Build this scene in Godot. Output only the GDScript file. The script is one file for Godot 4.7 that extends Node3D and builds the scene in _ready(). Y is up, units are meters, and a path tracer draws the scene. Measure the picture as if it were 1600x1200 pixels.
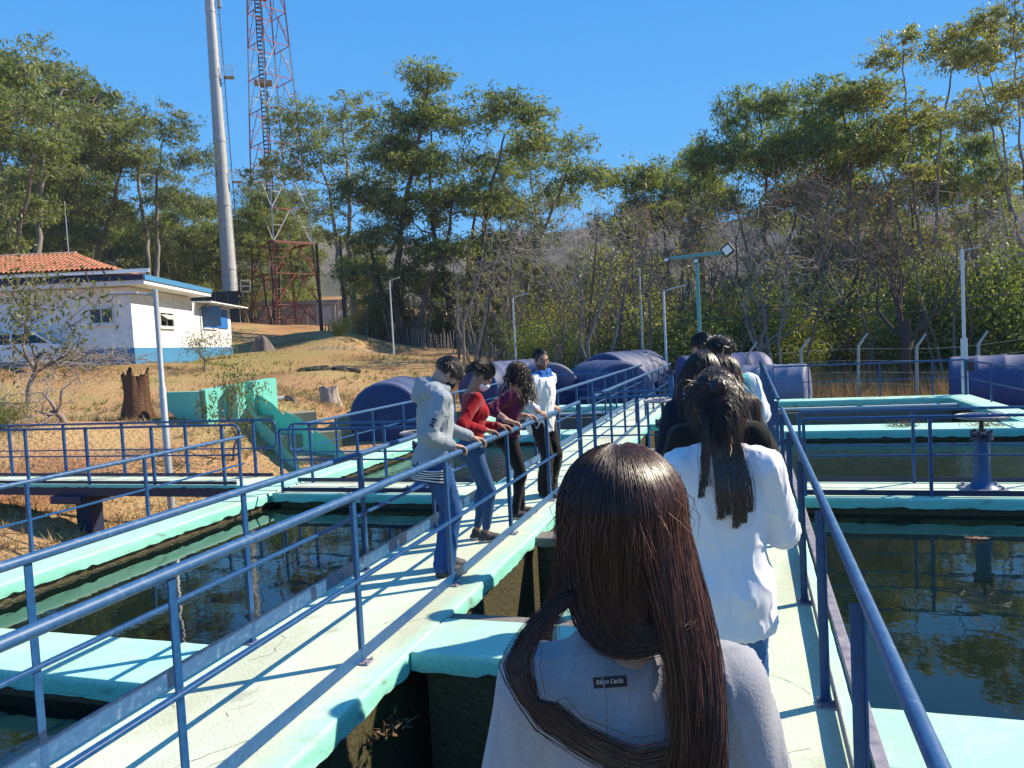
extends Node3D
# A water works: tanks, walkways with blue rails, two groups of visitors, a dry bank and eucalyptus woods behind.

const SUN := Vector3(0.646, 0.616, -0.449)      # towards the sun
var rng := RandomNumberGenerator.new()
var mat := {}
var taken := {}
var noise := FastNoiseLite.new()
var fine := FastNoiseLite.new()
var drape := FastNoiseLite.new()

# ---------------------------------------------------------------- mesh builder
class M:
	var v := PackedVector3Array()
	var n := PackedVector3Array()
	var c := PackedColorArray()
	var idx := PackedInt32Array()
	var col := Color(1, 1, 1)

	func quad(a: Vector3, b: Vector3, d: Vector3, e: Vector3) -> void:   # counter-clockwise from outside
		var nn := (b - a).cross(d - a).normalized()
		var i := v.size()
		v.append(a); v.append(b); v.append(d); v.append(e)
		for k in 4:
			n.append(nn); c.append(col)
		idx.append_array([i, i + 2, i + 1, i, i + 3, i + 2])

	func tri(a: Vector3, b: Vector3, d: Vector3) -> void:
		var nn := (b - a).cross(d - a).normalized()
		var i := v.size()
		v.append(a); v.append(b); v.append(d)
		for k in 3:
			n.append(nn); c.append(col)
		idx.append_array([i, i + 2, i + 1])

	func box(at: Vector3, size: Vector3, b := Basis(), bev := 0.0) -> void:
		var h := size * 0.5
		var e := minf(bev, minf(h.x, minf(h.y, h.z)) * 0.9)
		for ax in 3:
			for s in [-1.0, 1.0]:
				var u := (ax + 1) % 3
				var w := (ax + 2) % 3
				var p := []
				for k in [[-1, -1], [1, -1], [1, 1], [-1, 1]]:
					var q := Vector3()
					q[ax] = s * h[ax]
					q[u] = k[0] * (h[u] - e)
					q[w] = k[1] * (h[w] - e)
					p.append(at + b * q)
				if s > 0: quad(p[0], p[1], p[2], p[3])
				else: quad(p[3], p[2], p[1], p[0])
		if e > 0.0:
			for ax in 3:
				var u := (ax + 1) % 3
				var w := (ax + 2) % 3
				for k in [[-1.0, -1.0], [1.0, -1.0], [1.0, 1.0], [-1.0, 1.0]]:
					var p := []
					for t in [[-1.0, 0], [1.0, 0], [1.0, 1], [-1.0, 1]]:
						var q := Vector3()
						q[ax] = t[0] * (h[ax] - e)
						q[u] = k[0] * (h[u] - (e if t[1] == 1 else 0.0))
						q[w] = k[1] * (h[w] - (0.0 if t[1] == 1 else e))
						p.append(at + b * q)
					if k[0] * k[1] > 0: quad(p[0], p[1], p[2], p[3])
					else: quad(p[3], p[2], p[1], p[0])

	# a round bar along a path
	func tube(path: PackedVector3Array, rad: PackedFloat32Array, sides: int, cap := true, cols := PackedColorArray(), squash := 1.0) -> void:
		var m := path.size()
		if m < 2: return
		var t := (path[1] - path[0]).normalized()
		var u := t.cross(Vector3.UP if absf(t.y) < 0.9 else Vector3.RIGHT).normalized()
		var i0 := v.size()
		for i in m:
			var tt := (path[mini(i + 1, m - 1)] - path[maxi(i - 1, 0)]).normalized()
			u = (u - tt * u.dot(tt)).normalized()
			var w := tt.cross(u)
			var r: float = rad[mini(i, rad.size() - 1)]
			var cc: Color = cols[i] if cols.size() > i else col
			for k in sides:
				var a := TAU * k / sides
				var d := u * cos(a) + w * sin(a) * squash
				v.append(path[i] + d * r)
				n.append(d)
				c.append(cc)
		for i in m - 1:
			for k in sides:
				var a := i0 + i * sides + k
				var b := i0 + i * sides + (k + 1) % sides
				idx.append(a); idx.append(a + sides); idx.append(b)
				idx.append(b); idx.append(a + sides); idx.append(b + sides)
		if cap and sides > 3:
			for e in [0, m - 1]:
				var nn := (path[0] - path[1]).normalized() if e == 0 else (path[m - 1] - path[m - 2]).normalized()
				var j := v.size()
				for k in sides:
					v.append(v[i0 + e * sides + k]); n.append(nn); c.append(c[i0 + e * sides])
				for k in range(1, sides - 1):
					if e == 0: idx.append_array([j, j + k, j + k + 1])
					else: idx.append_array([j, j + k + 1, j + k])

	func bar(a: Vector3, b: Vector3, r: float, sides := 6) -> void:
		tube(PackedVector3Array([a, b]), PackedFloat32Array([r]), sides)

	# flat bar: a box stretched from a to b
	func strut(a: Vector3, b: Vector3, w: float, h: float, up := Vector3.UP, bev := 0.0) -> void:
		var z := (b - a).normalized()
		var x := up.cross(z)
		if x.length() < 0.01: x = Vector3.RIGHT.cross(z)
		x = x.normalized()
		box((a + b) * 0.5, Vector3(w, h, a.distance_to(b)), Basis(x, z.cross(x), z), bev)

	func lathe(prof: PackedVector2Array, sides: int, xf := Transform3D(), smooth := true) -> void:
		var m := prof.size()
		var nn: Array[Vector2] = []
		for i in m - 1:
			var d := prof[i + 1] - prof[i]
			nn.append(Vector2(d.y, -d.x).normalized())
		for i in m - 1:
			var n0 := nn[i]
			var n1 := nn[i]
			if smooth:
				if i > 0 and nn[i - 1].dot(nn[i]) > 0.6: n0 = (nn[i - 1] + nn[i]).normalized()
				if i < m - 2 and nn[i + 1].dot(nn[i]) > 0.6: n1 = (nn[i + 1] + nn[i]).normalized()
			var i0 := v.size()
			for k in sides + 1:
				var a := TAU * k / sides
				var ca := cos(a)
				var sa := sin(a)
				v.append(xf * Vector3(prof[i].x * ca, prof[i].y, prof[i].x * sa))
				v.append(xf * Vector3(prof[i + 1].x * ca, prof[i + 1].y, prof[i + 1].x * sa))
				n.append((xf.basis * Vector3(n0.x * ca, n0.y, n0.x * sa)).normalized())
				n.append((xf.basis * Vector3(n1.x * ca, n1.y, n1.x * sa)).normalized())
				c.append(col); c.append(col)
			for k in sides:
				var a := i0 + k * 2
				idx.append_array([a, a + 2, a + 1, a + 1, a + 2, a + 3])

	func ball(at: Vector3, r: Vector3, seg := 8) -> void:
		var pr := PackedVector2Array()
		for i in seg + 1:
			var a := -PI / 2 + PI * i / seg
			pr.append(Vector2(cos(a), sin(a)))
		lathe(pr, seg * 2, Transform3D(Basis.from_scale(r), at))

	func add(o: M) -> void:
		var i := v.size()
		v.append_array(o.v); n.append_array(o.n); c.append_array(o.c)
		for k in o.idx: idx.append(i + k)

	func to(am: ArrayMesh, m: Material) -> ArrayMesh:
		if v.is_empty(): return am
		var a := []
		a.resize(Mesh.ARRAY_MAX)
		a[Mesh.ARRAY_VERTEX] = v
		a[Mesh.ARRAY_NORMAL] = n
		a[Mesh.ARRAY_COLOR] = c
		a[Mesh.ARRAY_INDEX] = idx
		am.add_surface_from_arrays(Mesh.PRIMITIVE_TRIANGLES, a)
		am.surface_set_material(am.get_surface_count() - 1, m)
		return am

	func mesh(m: Material) -> ArrayMesh:
		return to(ArrayMesh.new(), m)

# ---------------------------------------------------------------- naming
func numbered(called: String) -> String:
	var k: int = taken.get(called, 0)
	taken[called] = k + 1
	return called if k == 0 else "%s_%03d" % [called, k]

func tag(o: Node, label: String, category: String, group := "") -> void:
	o.set_meta("label", label)
	o.set_meta("category", category)
	if group: o.set_meta("group", group)

func thing(called: String, label: String, category: String, at := Vector3.ZERO, turn := 0.0, group := "") -> Node3D:
	var o := Node3D.new()
	o.name = numbered(called)
	add_child(o)
	o.position = at
	o.rotation.y = turn
	tag(o, label, category, group)
	return o

func part(called: String, mesh: Mesh, parent: Node, xf := Transform3D()) -> MeshInstance3D:
	var o := MeshInstance3D.new()
	o.name = called
	o.mesh = mesh
	o.transform = xf
	parent.add_child(o, true)
	return o

func lone(called: String, mesh: Mesh, label: String, category: String, at := Vector3.ZERO, group := "") -> MeshInstance3D:
	var o := MeshInstance3D.new()
	o.name = numbered(called)
	o.mesh = mesh
	o.position = at
	add_child(o)
	tag(o, label, category, group)
	return o

func struct(called: String, mesh: Mesh, at := Vector3.ZERO) -> MeshInstance3D:
	var o := MeshInstance3D.new()
	o.name = numbered(called)
	o.mesh = mesh
	o.position = at
	add_child(o)
	o.set_meta("kind", "structure")
	return o

func stuff(o: Node) -> Node:
	o.set_meta("kind", "stuff")
	return o

func copy_of(o: Node3D, called: String, label: String, at: Vector3, turn: float, size: Vector3, group := "") -> Node3D:
	var r: Node3D = o.duplicate()
	r.name = numbered(called)
	add_child(r)
	r.position = at
	r.rotation = Vector3(0, turn, 0)
	r.scale = size
	r.set_meta("label", label)
	if group: r.set_meta("group", group)
	elif r.has_meta("group"): r.remove_meta("group")
	return r

# ---------------------------------------------------------------- materials
func srgb(r: float, g: float, b: float) -> Color:      # from real-world linear values
	return Color(r, g, b).linear_to_srgb()

func tex(freq: float, ramp: Array, size := 512, normal := false, bump := 4.0, kind := FastNoiseLite.TYPE_SIMPLEX_SMOOTH, oct := 5, sd := 1) -> NoiseTexture2D:
	var t := NoiseTexture2D.new()
	var f := FastNoiseLite.new()
	f.seed = sd
	f.noise_type = kind
	f.frequency = freq
	f.fractal_octaves = oct
	f.fractal_gain = 0.6
	t.noise = f
	t.width = size
	t.height = size
	t.seamless = true
	if normal:
		t.as_normal_map = true
		t.bump_strength = bump
	elif ramp:
		var g := Gradient.new()
		g.offsets = PackedFloat32Array(ramp.map(func(x): return x[0]))
		g.colors = PackedColorArray(ramp.map(func(x): return x[1]))
		t.color_ramp = g
	return t

func smat(name: String, color: Color, rough: float, opt := {}) -> StandardMaterial3D:
	var m := StandardMaterial3D.new()
	m.resource_name = name
	m.albedo_color = color
	m.roughness = rough
	if opt.get("vc", false): m.vertex_color_use_as_albedo = true
	if opt.has("tex"): m.albedo_texture = opt.tex
	if opt.has("normal"):
		m.normal_enabled = true
		m.normal_texture = opt.normal
		m.normal_scale = opt.get("ns", 1.0)
	if opt.has("rtex"):
		m.roughness_texture = opt.rtex
	if opt.has("tex") or opt.has("normal") or opt.has("rtex"):
		m.uv1_triplanar = true
		m.uv1_world_triplanar = opt.get("world", true)
		var s: float = opt.get("scale", 1.0)
		m.uv1_scale = Vector3(s, s, s)
	m.metallic = opt.get("metal", 0.0)
	m.metallic_specular = opt.get("spec", 0.5)
	if opt.has("back"):
		m.backlight_enabled = true
		m.backlight = opt.back
	if opt.has("rim"):
		m.rim_enabled = true
		m.rim = opt.rim
		m.rim_tint = 0.6
	m.cull_mode = BaseMaterial3D.CULL_DISABLED if opt.get("two", false) else BaseMaterial3D.CULL_BACK
	mat[name] = m
	return m

func grey(a: float) -> Color:
	return srgb(a, a, a)

func make_materials() -> void:
	var grain := tex(0.08, [[0.0, grey(0.5)], [0.25, grey(0.82)], [0.5, grey(0.93)], [0.75, grey(1.0)], [1.0, grey(0.92)]], 512, false, 4.0, FastNoiseLite.TYPE_VALUE_CUBIC, 6, 3)
	var rough_n := tex(0.09, [], 512, true, 6.0, FastNoiseLite.TYPE_VALUE_CUBIC, 5, 5)
	var soft := tex(0.012, [[0.0, grey(0.7)], [0.5, grey(0.95)], [1.0, grey(1.0)]], 512, false, 4.0, FastNoiseLite.TYPE_SIMPLEX_SMOOTH, 6, 8)
	smat("painted_concrete", Color.WHITE, 0.85, {"vc": true, "tex": grain, "normal": rough_n, "ns": 0.35, "scale": 2.6, "spec": 0.3})
	smat("wet_wall", Color.WHITE, 0.5, {"vc": true, "tex": grain, "normal": rough_n, "ns": 0.7, "scale": 0.8})
	var chips := tex(0.02, [[0.0, srgb(0.008, 0.045, 0.13)], [0.4, srgb(0.01, 0.065, 0.185)], [0.75, srgb(0.012, 0.08, 0.215)], [0.86, srgb(0.02, 0.09, 0.21)], [0.9, srgb(0.09, 0.13, 0.2)], [1.0, srgb(0.16, 0.16, 0.18)]], 512, false, 4.0, FastNoiseLite.TYPE_SIMPLEX_SMOOTH, 6, 11)
	smat("blue_paint", Color.WHITE, 0.38, {"tex": chips, "scale": 1.7})
	var chips2 := tex(0.02, [[0.0, srgb(0.015, 0.07, 0.18)], [0.6, srgb(0.025, 0.095, 0.22)], [0.78, srgb(0.06, 0.135, 0.26)], [1.0, srgb(0.24, 0.27, 0.32)]], 512, false, 4.0, FastNoiseLite.TYPE_SIMPLEX_SMOOTH, 6, 12)
	smat("faded_blue", Color.WHITE, 0.45, {"tex": chips2, "scale": 1.3})
	var primer := tex(0.03, [[0.0, srgb(0.09, 0.12, 0.2)], [0.4, srgb(0.24, 0.22, 0.25)], [1.0, srgb(0.38, 0.34, 0.36)]], 256, false, 4.0, FastNoiseLite.TYPE_SIMPLEX_SMOOTH, 5, 13)
	smat("worn_primer", Color.WHITE, 0.5, {"tex": primer, "scale": 1.5})
	smat("dark_blue", srgb(0.012, 0.025, 0.07), 0.5, {"tex": soft, "scale": 1.0})
	var ripple := tex(0.006, [], 1024, true, 1.6, FastNoiseLite.TYPE_SIMPLEX_SMOOTH, 4, 21)
	smat("water", srgb(0.004, 0.011, 0.008), 0.02, {"normal": ripple, "ns": 0.16, "scale": 0.3, "spec": 0.5})
	var ripple2 := tex(0.012, [], 1024, true, 2.5, FastNoiseLite.TYPE_SIMPLEX_SMOOTH, 4, 22)
	smat("rippled_water", srgb(0.004, 0.011, 0.008), 0.02, {"normal": ripple2, "ns": 0.9, "scale": 0.35, "spec": 0.5})
	smat("pit_water", srgb(0.006, 0.007, 0.005), 0.05, {"normal": ripple, "ns": 0.3, "scale": 0.4, "spec": 0.35})
	var dirt := tex(0.03, [[0.0, grey(0.5)], [0.4, grey(0.8)], [0.6, grey(0.95)], [1.0, grey(1.0)]], 1024, false, 4.0, FastNoiseLite.TYPE_SIMPLEX_SMOOTH, 7, 31)
	var dirt_n := tex(0.04, [], 512, true, 10.0, FastNoiseLite.TYPE_SIMPLEX_SMOOTH, 6, 32)
	smat("earth", Color.WHITE, 0.95, {"vc": true, "tex": dirt, "normal": dirt_n, "ns": 1.0, "scale": 0.35, "spec": 0.2})
	smat("hill", Color.WHITE, 1.0, {"vc": true, "spec": 0.1})
	smat("white_wall", srgb(0.8, 0.8, 0.8), 0.8, {"tex": soft, "scale": 0.4})
	smat("blue_band", srgb(0.05, 0.22, 0.42), 0.7, {"tex": soft, "scale": 0.5})
	smat("navy", srgb(0.01, 0.018, 0.05), 0.6)
	smat("roof_tile", Color.WHITE, 0.85, {"vc": true, "tex": soft, "scale": 1.5})
	smat("glass_dark", srgb(0.02, 0.025, 0.03), 0.08)
	smat("window_blue", srgb(0.03, 0.17, 0.5), 0.35)
	smat("galvanised", srgb(0.42, 0.44, 0.46), 0.45, {"metal": 0.3, "tex": soft, "scale": 1.0})
	smat("pole_white", srgb(0.6, 0.62, 0.62), 0.5)
	smat("mast_grey", srgb(0.45, 0.46, 0.46), 0.55, {"tex": soft, "scale": 0.2})
	smat("tower_paint", Color.WHITE, 0.6, {"vc": true})
	smat("black_metal", srgb(0.015, 0.016, 0.02), 0.5)
	smat("lamp_face", srgb(0.75, 0.8, 0.85), 0.15)
	smat("teal_metal", srgb(0.12, 0.32, 0.32), 0.45, {"tex": soft, "scale": 2.0})
	var plastic := tex(0.015, [[0.0, grey(0.7)], [0.6, grey(0.9)], [1.0, grey(1.0)]], 512, false, 4.0, FastNoiseLite.TYPE_SIMPLEX_SMOOTH, 5, 41)
	smat("blue_plastic", Color.WHITE, 0.6, {"vc": true, "tex": plastic, "scale": 0.5})
	smat("bark", Color.WHITE, 0.95, {"vc": true, "spec": 0.2})
	var wood_n := tex(0.05, [], 256, true, 8.0, FastNoiseLite.TYPE_SIMPLEX, 5, 44)
	smat("dead_wood", Color.WHITE, 0.95, {"vc": true, "normal": wood_n, "ns": 1.0, "scale": 1.5, "spec": 0.2})
	smat("leaf", Color.WHITE, 0.5, {"vc": true, "two": true, "spec": 0.5, "back": srgb(0.9, 1.0, 0.35)})
	smat("dry_leaf", Color.WHITE, 0.8, {"vc": true, "two": true, "back": srgb(0.5, 0.42, 0.3)})
	smat("tyre", srgb(0.02, 0.02, 0.02), 0.8)
	smat("pipe_white", srgb(0.6, 0.58, 0.52), 0.5)
	smat("car_white", srgb(0.75, 0.76, 0.78), 0.2)
	smat("concrete_grey", srgb(0.32, 0.3, 0.28), 0.9, {"tex": grain, "normal": rough_n, "ns": 0.6, "scale": 0.8})
	# people
	var knit_n := tex(0.12, [], 512, true, 5.0, FastNoiseLite.TYPE_VALUE, 2, 51)
	var heather := tex(0.07, [[0.0, grey(0.72)], [0.45, grey(0.9)], [1.0, grey(1.0)]], 512, false, 4.0, FastNoiseLite.TYPE_VALUE_CUBIC, 5, 52)
	var fold_n := tex(0.012, [], 512, true, 5.0, FastNoiseLite.TYPE_SIMPLEX_SMOOTH, 3, 53)
	smat("knit", Color.WHITE, 0.95, {"vc": true, "tex": heather, "normal": knit_n, "ns": 0.5, "scale": 7.0, "spec": 0.2, "rim": 0.4})
	smat("cloth", Color.WHITE, 0.9, {"vc": true, "normal": knit_n, "ns": 0.25, "scale": 9.0, "spec": 0.25, "rim": 0.2})
	var denim := tex(0.1, [[0.0, grey(0.5)], [0.5, grey(0.8)], [1.0, grey(1.0)]], 512, false, 4.0, FastNoiseLite.TYPE_VALUE_CUBIC, 5, 54)
	smat("denim", Color.WHITE, 0.9, {"vc": true, "tex": denim, "normal": fold_n, "ns": 0.25, "scale": 2.6, "spec": 0.2})
	smat("skin", Color.WHITE, 0.5, {"vc": true, "spec": 0.4})
	mat.skin.subsurf_scatter_enabled = true
	mat.skin.subsurf_scatter_strength = 0.12
	smat("hair", Color.WHITE, 0.36, {"vc": true, "spec": 0.55})
	smat("shoe", Color.WHITE, 0.7, {"vc": true})
	smat("black_cloth", srgb(0.012, 0.012, 0.014), 0.85)
	smat("mask_white", srgb(0.75, 0.77, 0.8), 0.85)
	smat("eye", Color.WHITE, 0.15, {"vc": true})
	smat("label_black", srgb(0.008, 0.009, 0.02), 0.8)
	smat("thread", srgb(0.55, 0.57, 0.62), 0.8)

# ---------------------------------------------------------------- camera, light, sky
func make_view() -> void:
	var cam := Camera3D.new()
	cam.name = "camera"
	cam.fov = 53.13
	cam.near = 0.05
	cam.far = 4000.0
	add_child(cam)
	cam.transform = Transform3D(Basis(Vector3(0.9547, -0.0520, -0.2930), Vector3(0.0342, 0.9973, -0.0656), Vector3(0.2957, 0.0527, 0.9539)).orthonormalized(), Vector3(0, 1.85, 0))
	var we := WorldEnvironment.new()
	we.name = "environment"
	var e := Environment.new()
	e.background_mode = Environment.BG_SKY
	var sm := ProceduralSkyMaterial.new()
	sm.sky_top_color = srgb(0.025, 0.172, 0.5)
	sm.sky_horizon_color = srgb(0.11, 0.385, 0.68)
	sm.sky_curve = 0.22
	sm.sky_energy_multiplier = 1.0
	sm.ground_bottom_color = srgb(0.12, 0.09, 0.06)
	sm.ground_horizon_color = srgb(0.25, 0.3, 0.35)
	sm.sun_angle_max = 1.0
	var sky := Sky.new()
	sky.sky_material = sm
	e.sky = sky
	e.tonemap_mode = Environment.TONE_MAPPER_LINEAR
	e.tonemap_exposure = 1.68
	e.fog_enabled = true
	e.fog_density = 0.00032
	e.fog_light_color = Color(0.78, 0.82, 0.92)
	e.sdfgi_enabled = true
	e.ssao_enabled = true
	e.ssil_enabled = true
	we.environment = e
	add_child(we)
	var sun := DirectionalLight3D.new()
	sun.name = "sun"
	sun.light_color = Color(1.0, 0.95, 0.86)
	sun.light_energy = 1.6
	sun.light_angular_distance = 0.5
	sun.shadow_enabled = true
	add_child(sun)
	sun.look_at_from_position(SUN * 100.0, Vector3.ZERO, Vector3.UP)

func _ready() -> void:
	rng.seed = 77
	noise.seed = 5
	noise.frequency = 0.05
	noise.fractal_octaves = 5
	drape.seed = 14
	drape.frequency = 1.0
	drape.fractal_octaves = 2
	drape.fractal_gain = 0.25
	fine.seed = 9
	fine.frequency = 2.2
	fine.fractal_octaves = 4
	make_view()
	make_materials()
	make_ground()
	make_hills()
	make_tanks_and_walkways()
	make_rails()
	make_site()
	make_far_structures()
	make_trees()
	make_people()

func flat_noise(x: float, y: float, z: float) -> float:
	return noise.get_noise_3d(x, y, z)

func paths(a: Array) -> PackedVector3Array:
	return PackedVector3Array(a)

# ---------------------------------------------------------------- ground
const SPOTS := [
	Vector3(-8, -1.35, 4), Vector3(-8, -1.35, 0), Vector3(-8, -1.35, -6), Vector3(-12, -1.15, -3), Vector3(-8.5, -1.25, -12), Vector3(-10, -1.0, -10.5), Vector3(-12.2, -0.5, -9.5),
	Vector3(-12, 0.1, -12.4), Vector3(-13.8, 0.45, -14.5), Vector3(-14.2, 0.75, -12.7), Vector3(-12.6, 0.75, -16.3), Vector3(-12.2, 1.05, -18.0), Vector3(-9.3, -0.3, -16), Vector3(-8.4, -0.6, -14.5), Vector3(-11.2, 0.25, -18.9),
	Vector3(-17, 1.2, -28), Vector3(-24.6, 1.8, -26.2), Vector3(-29.4, 1.93, -39), Vector3(-21, 1.4, -44), Vector3(-26, 2.7, -44.0), Vector3(-24.7, 2.1, -37.6), Vector3(-29, 3.5, -48),
	Vector3(-24.7, 2.95, -43.4), Vector3(-44, 4.7, -66), Vector3(-49, 5.1, -69), Vector3(-47, 5.2, -58), Vector3(-43.8, 4.4, -72.8), Vector3(-66, 8, -60), Vector3(-52, 3.4, -40), Vector3(-40, 2.4, -25),
	Vector3(-27, 1.95, -22), Vector3(-35, 2.0, -10), Vector3(-19, 1.15, -9), Vector3(-25, 1.5, 2), Vector3(-15, 0.1, 0), Vector3(-8, -0.55, -21), Vector3(-5, -1.0, -24), Vector3(0, -0.85, -23.5), Vector3(5, -0.8, -24), Vector3(3, -0.4, -27.5), Vector3(9, -0.4, -27),
	Vector3(8, -0.6, -20), Vector3(8, -0.8, -8), Vector3(8, -0.8, 2), Vector3(-4, -0.3, -30), Vector3(-11, 0.0, -42), Vector3(-14, 0.5, -30), Vector3(0, -0.2, -40), Vector3(12, -0.3, -40), Vector3(-21, 1.3, -56), Vector3(-18, 1.35, -43),
	Vector3(20, -0.3, -30), Vector3(0, 0.5, -62), Vector3(30, 0.5, -60), Vector3(-12, 0.6, -62), Vector3(60, 1, -40), Vector3(40, -0.5, 0), Vector3(-100, 14, -110), Vector3(-60, 10, -100), Vector3(0, 4, -140), Vector3(110, 4, -140), Vector3(-90, 6, 0),
	Vector3(0, -1, 90), Vector3(110, 0, 20), Vector3(-90, 2, 100),
]

func height(x: float, z: float) -> float:
	var s := 0.0
	var w := 0.0
	for p: Vector3 in SPOTS:
		var d := (p.x - x) * (p.x - x) + (p.z - z) * (p.z - z) + 1.2
		var k := 1.0 / (d * sqrt(d))
		s += p.y * k
		w += k
	return s / w + noise.get_noise_2d(x * 3.0, z * 3.0) * 0.09

func ground_at(x: float, z: float) -> Vector3:
	return Vector3(x, height(x, z), z)

func in_works(x: float, z: float) -> bool:
	return x > -6.85 and x < 5.15 and z > -21.6

func ground_color(x: float, z: float, y: float) -> Color:
	var a := noise.get_noise_2d(x * 1.1 + 40.0, z * 1.1) * 0.5 + 0.5
	var b := noise.get_noise_2d(x * 5.0, z * 5.0 + 90.0) * 0.5 + 0.5
	var soil := Color(0.46, 0.24, 0.115).lerp(Color(0.52, 0.31, 0.155), a)
	var straw := Color(0.52, 0.36, 0.165)
	var green := Color(0.22, 0.22, 0.06)
	var e := noise.get_noise_2d(x * 2.6 - 70.0, z * 2.6 + 20.0)
	soil = soil.lerp(Color(0.3, 0.14, 0.07), clampf(e * 2.2, 0.0, 0.75))
	var c := soil.lerp(straw, clampf(b * 2.6 - 1.0, 0.0, 0.85))
	var near_house := exp(-pow(Vector2(x + 25.0, z + 31.0).length() / 7.5, 2.0))
	var lower := exp(-pow((y + 1.1) / 0.5, 2.0)) * 0.5
	c = c.lerp(green.lerp(straw, 0.35), clampf((near_house * 1.3 + lower) * (a * 1.6 - 0.25) + clampf(b * 3.4 - 2.0, 0.0, 0.7), 0.0, 0.85))
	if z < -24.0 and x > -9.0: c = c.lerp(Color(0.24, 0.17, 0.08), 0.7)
	if x > -30.0 and x < -16.0:      # a faint track
		var t := absf(z + 40.6 - (x + 22.0) * -0.9)
		if t < 1.4: c = c.lerp(Color(0.33, 0.3, 0.26), (1.0 - t / 1.4) * 0.8)
	return c

func make_ground() -> void:
	var m := M.new()
	var k := 250
	for j in k + 1:
		for i in k + 1:
			var u := 2.0 * i / k - 1.0
			var w := 2.0 * j / k - 1.0
			var x := 48.0 * u + 700.0 * pow(absf(u), 5.0) * signf(u) - 9.0
			var z := 48.0 * w + 700.0 * pow(absf(w), 5.0) * signf(w) - 24.0
			var y := height(x, z)
			m.c.append(ground_color(x, z, y))
			if in_works(x, z): y = -2.4
			else: y += fine.get_noise_2d(x * 0.4, z * 0.4) * 0.05
			m.v.append(Vector3(x, y, z))
			m.n.append(Vector3.ZERO)
	for j in k:
		for i in k:
			var a := j * (k + 1) + i
			m.idx.append_array([a, a + 1, a + k + 1, a + 1, a + k + 2, a + k + 1])
	smooth_normals(m)
	struct("ground", m.mesh(mat.earth))

func smooth_normals(m: M) -> void:
	var acc := PackedVector3Array()
	acc.resize(m.v.size())
	for t in range(0, m.idx.size(), 3):
		var a := m.idx[t]
		var b := m.idx[t + 1]
		var d := m.idx[t + 2]
		var f := (m.v[d] - m.v[a]).cross(m.v[b] - m.v[a])
		acc[a] += f
		acc[b] += f
		acc[d] += f
	for i in acc.size():
		m.n[i] = acc[i].normalized()

func make_hills() -> void:
	var m := M.new()
	var na := 240
	var nr := 40
	for j in nr + 1:
		var r := 170.0 + 640.0 * j / nr
		for i in na + 1:
			var a := deg_to_rad(-105.0 + 185.0 * i / na)
			var x := r * sin(a)
			var z := -r * cos(a)
			var up := smoothstep(190.0, 620.0, r) * (1.0 - 0.25 * smoothstep(640.0, 820.0, r))
			var crest := 80.0 + 16.0 * noise.get_noise_1d(rad_to_deg(a) * 0.8 + 7.0) + 10.0 * clampf(-rad_to_deg(a) / 60.0, -0.6, 1.0)
			var y := up * crest + noise.get_noise_2d(x * 0.07, z * 0.07) * 14.0 * up - 4.0 * (1.0 - up)
			m.v.append(Vector3(x, y, z))
			m.n.append(Vector3.ZERO)
			var b := noise.get_noise_2d(x * 0.5, z * 0.5) * 0.5 + 0.5
			var g := noise.get_noise_2d(x * 1.7 + 50.0, z * 1.7) * 0.5 + 0.5
			m.c.append(Color(0.15, 0.115, 0.085).lerp(Color(0.055, 0.065, 0.03), clampf(b * 1.8 - 0.5, 0.0, 1.0)).lerp(Color(0.2, 0.15, 0.11), clampf(g * 1.6 - 0.8, 0.0, 0.6)))
	for j in nr:
		for i in na:
			var a := j * (na + 1) + i
			m.idx.append_array([a, a + na + 1, a + 1, a + 1, a + na + 1, a + na + 2])
	smooth_normals(m)
	for i in m.n.size():
		if m.n[i].y < 0: m.n[i] = -m.n[i]
	struct("hills", m.mesh(mat.hill))

# ---------------------------------------------------------------- concrete
const CREAM := Color(0.71, 0.77, 0.58)
const MINT := Color(0.4, 0.8, 0.63)
const TEAL := Color(0.13, 0.56, 0.43)

func deck_color(kind: String, p: Vector3, n: Vector3, across: float) -> Color:
	var a := fine.get_noise_3d(p.x * 0.35, p.y, p.z * 0.35) * 0.5 + 0.5
	var b := fine.get_noise_3d(p.x * 2.0 + 9.0, p.y * 2.0, p.z * 2.0) * 0.5 + 0.5
	if kind == "grey": return Color(0.3, 0.27, 0.235).lerp(Color(0.16, 0.14, 0.12), a)
	var mint := MINT.lerp(Color(0.5, 0.8, 0.6), a * 0.7)
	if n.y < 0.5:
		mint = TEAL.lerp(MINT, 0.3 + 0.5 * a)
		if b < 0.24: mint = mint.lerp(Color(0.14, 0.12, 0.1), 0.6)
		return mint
	if kind == "deck":
		var t := smoothstep(0.72, 0.95, across + (b - 0.5) * 0.35)
		var c := CREAM.lerp(Color(0.62, 0.74, 0.57), a).lerp(mint, t)
		return worn(c, p, b)
	return worn(mint.lerp(Color(0.62, 0.8, 0.66), clampf(b * 1.6 - 0.7, 0.0, 0.5)), p, b)

# trodden dirt, drips and bare spots
func worn(c: Color, p: Vector3, b: float) -> Color:
	var s := fine.get_noise_3d(p.x * 0.9 + 31.0, 0.0, p.z * 0.22 + 5.0)
	var q := fine.get_noise_3d(p.x * 0.25 - 11.0, 0.0, p.z * 0.25)
	c = c.lerp(Color(0.42, 0.38, 0.27), clampf(s * 1.5 - 0.22, 0.0, 0.4))
	c = c.lerp(Color(0.56, 0.52, 0.36), clampf(q * 1.2 - 0.1, 0.0, 0.3))
	if b > 0.76: c = c.lerp(Color(0.3, 0.28, 0.23), 0.45)
	return c

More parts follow.
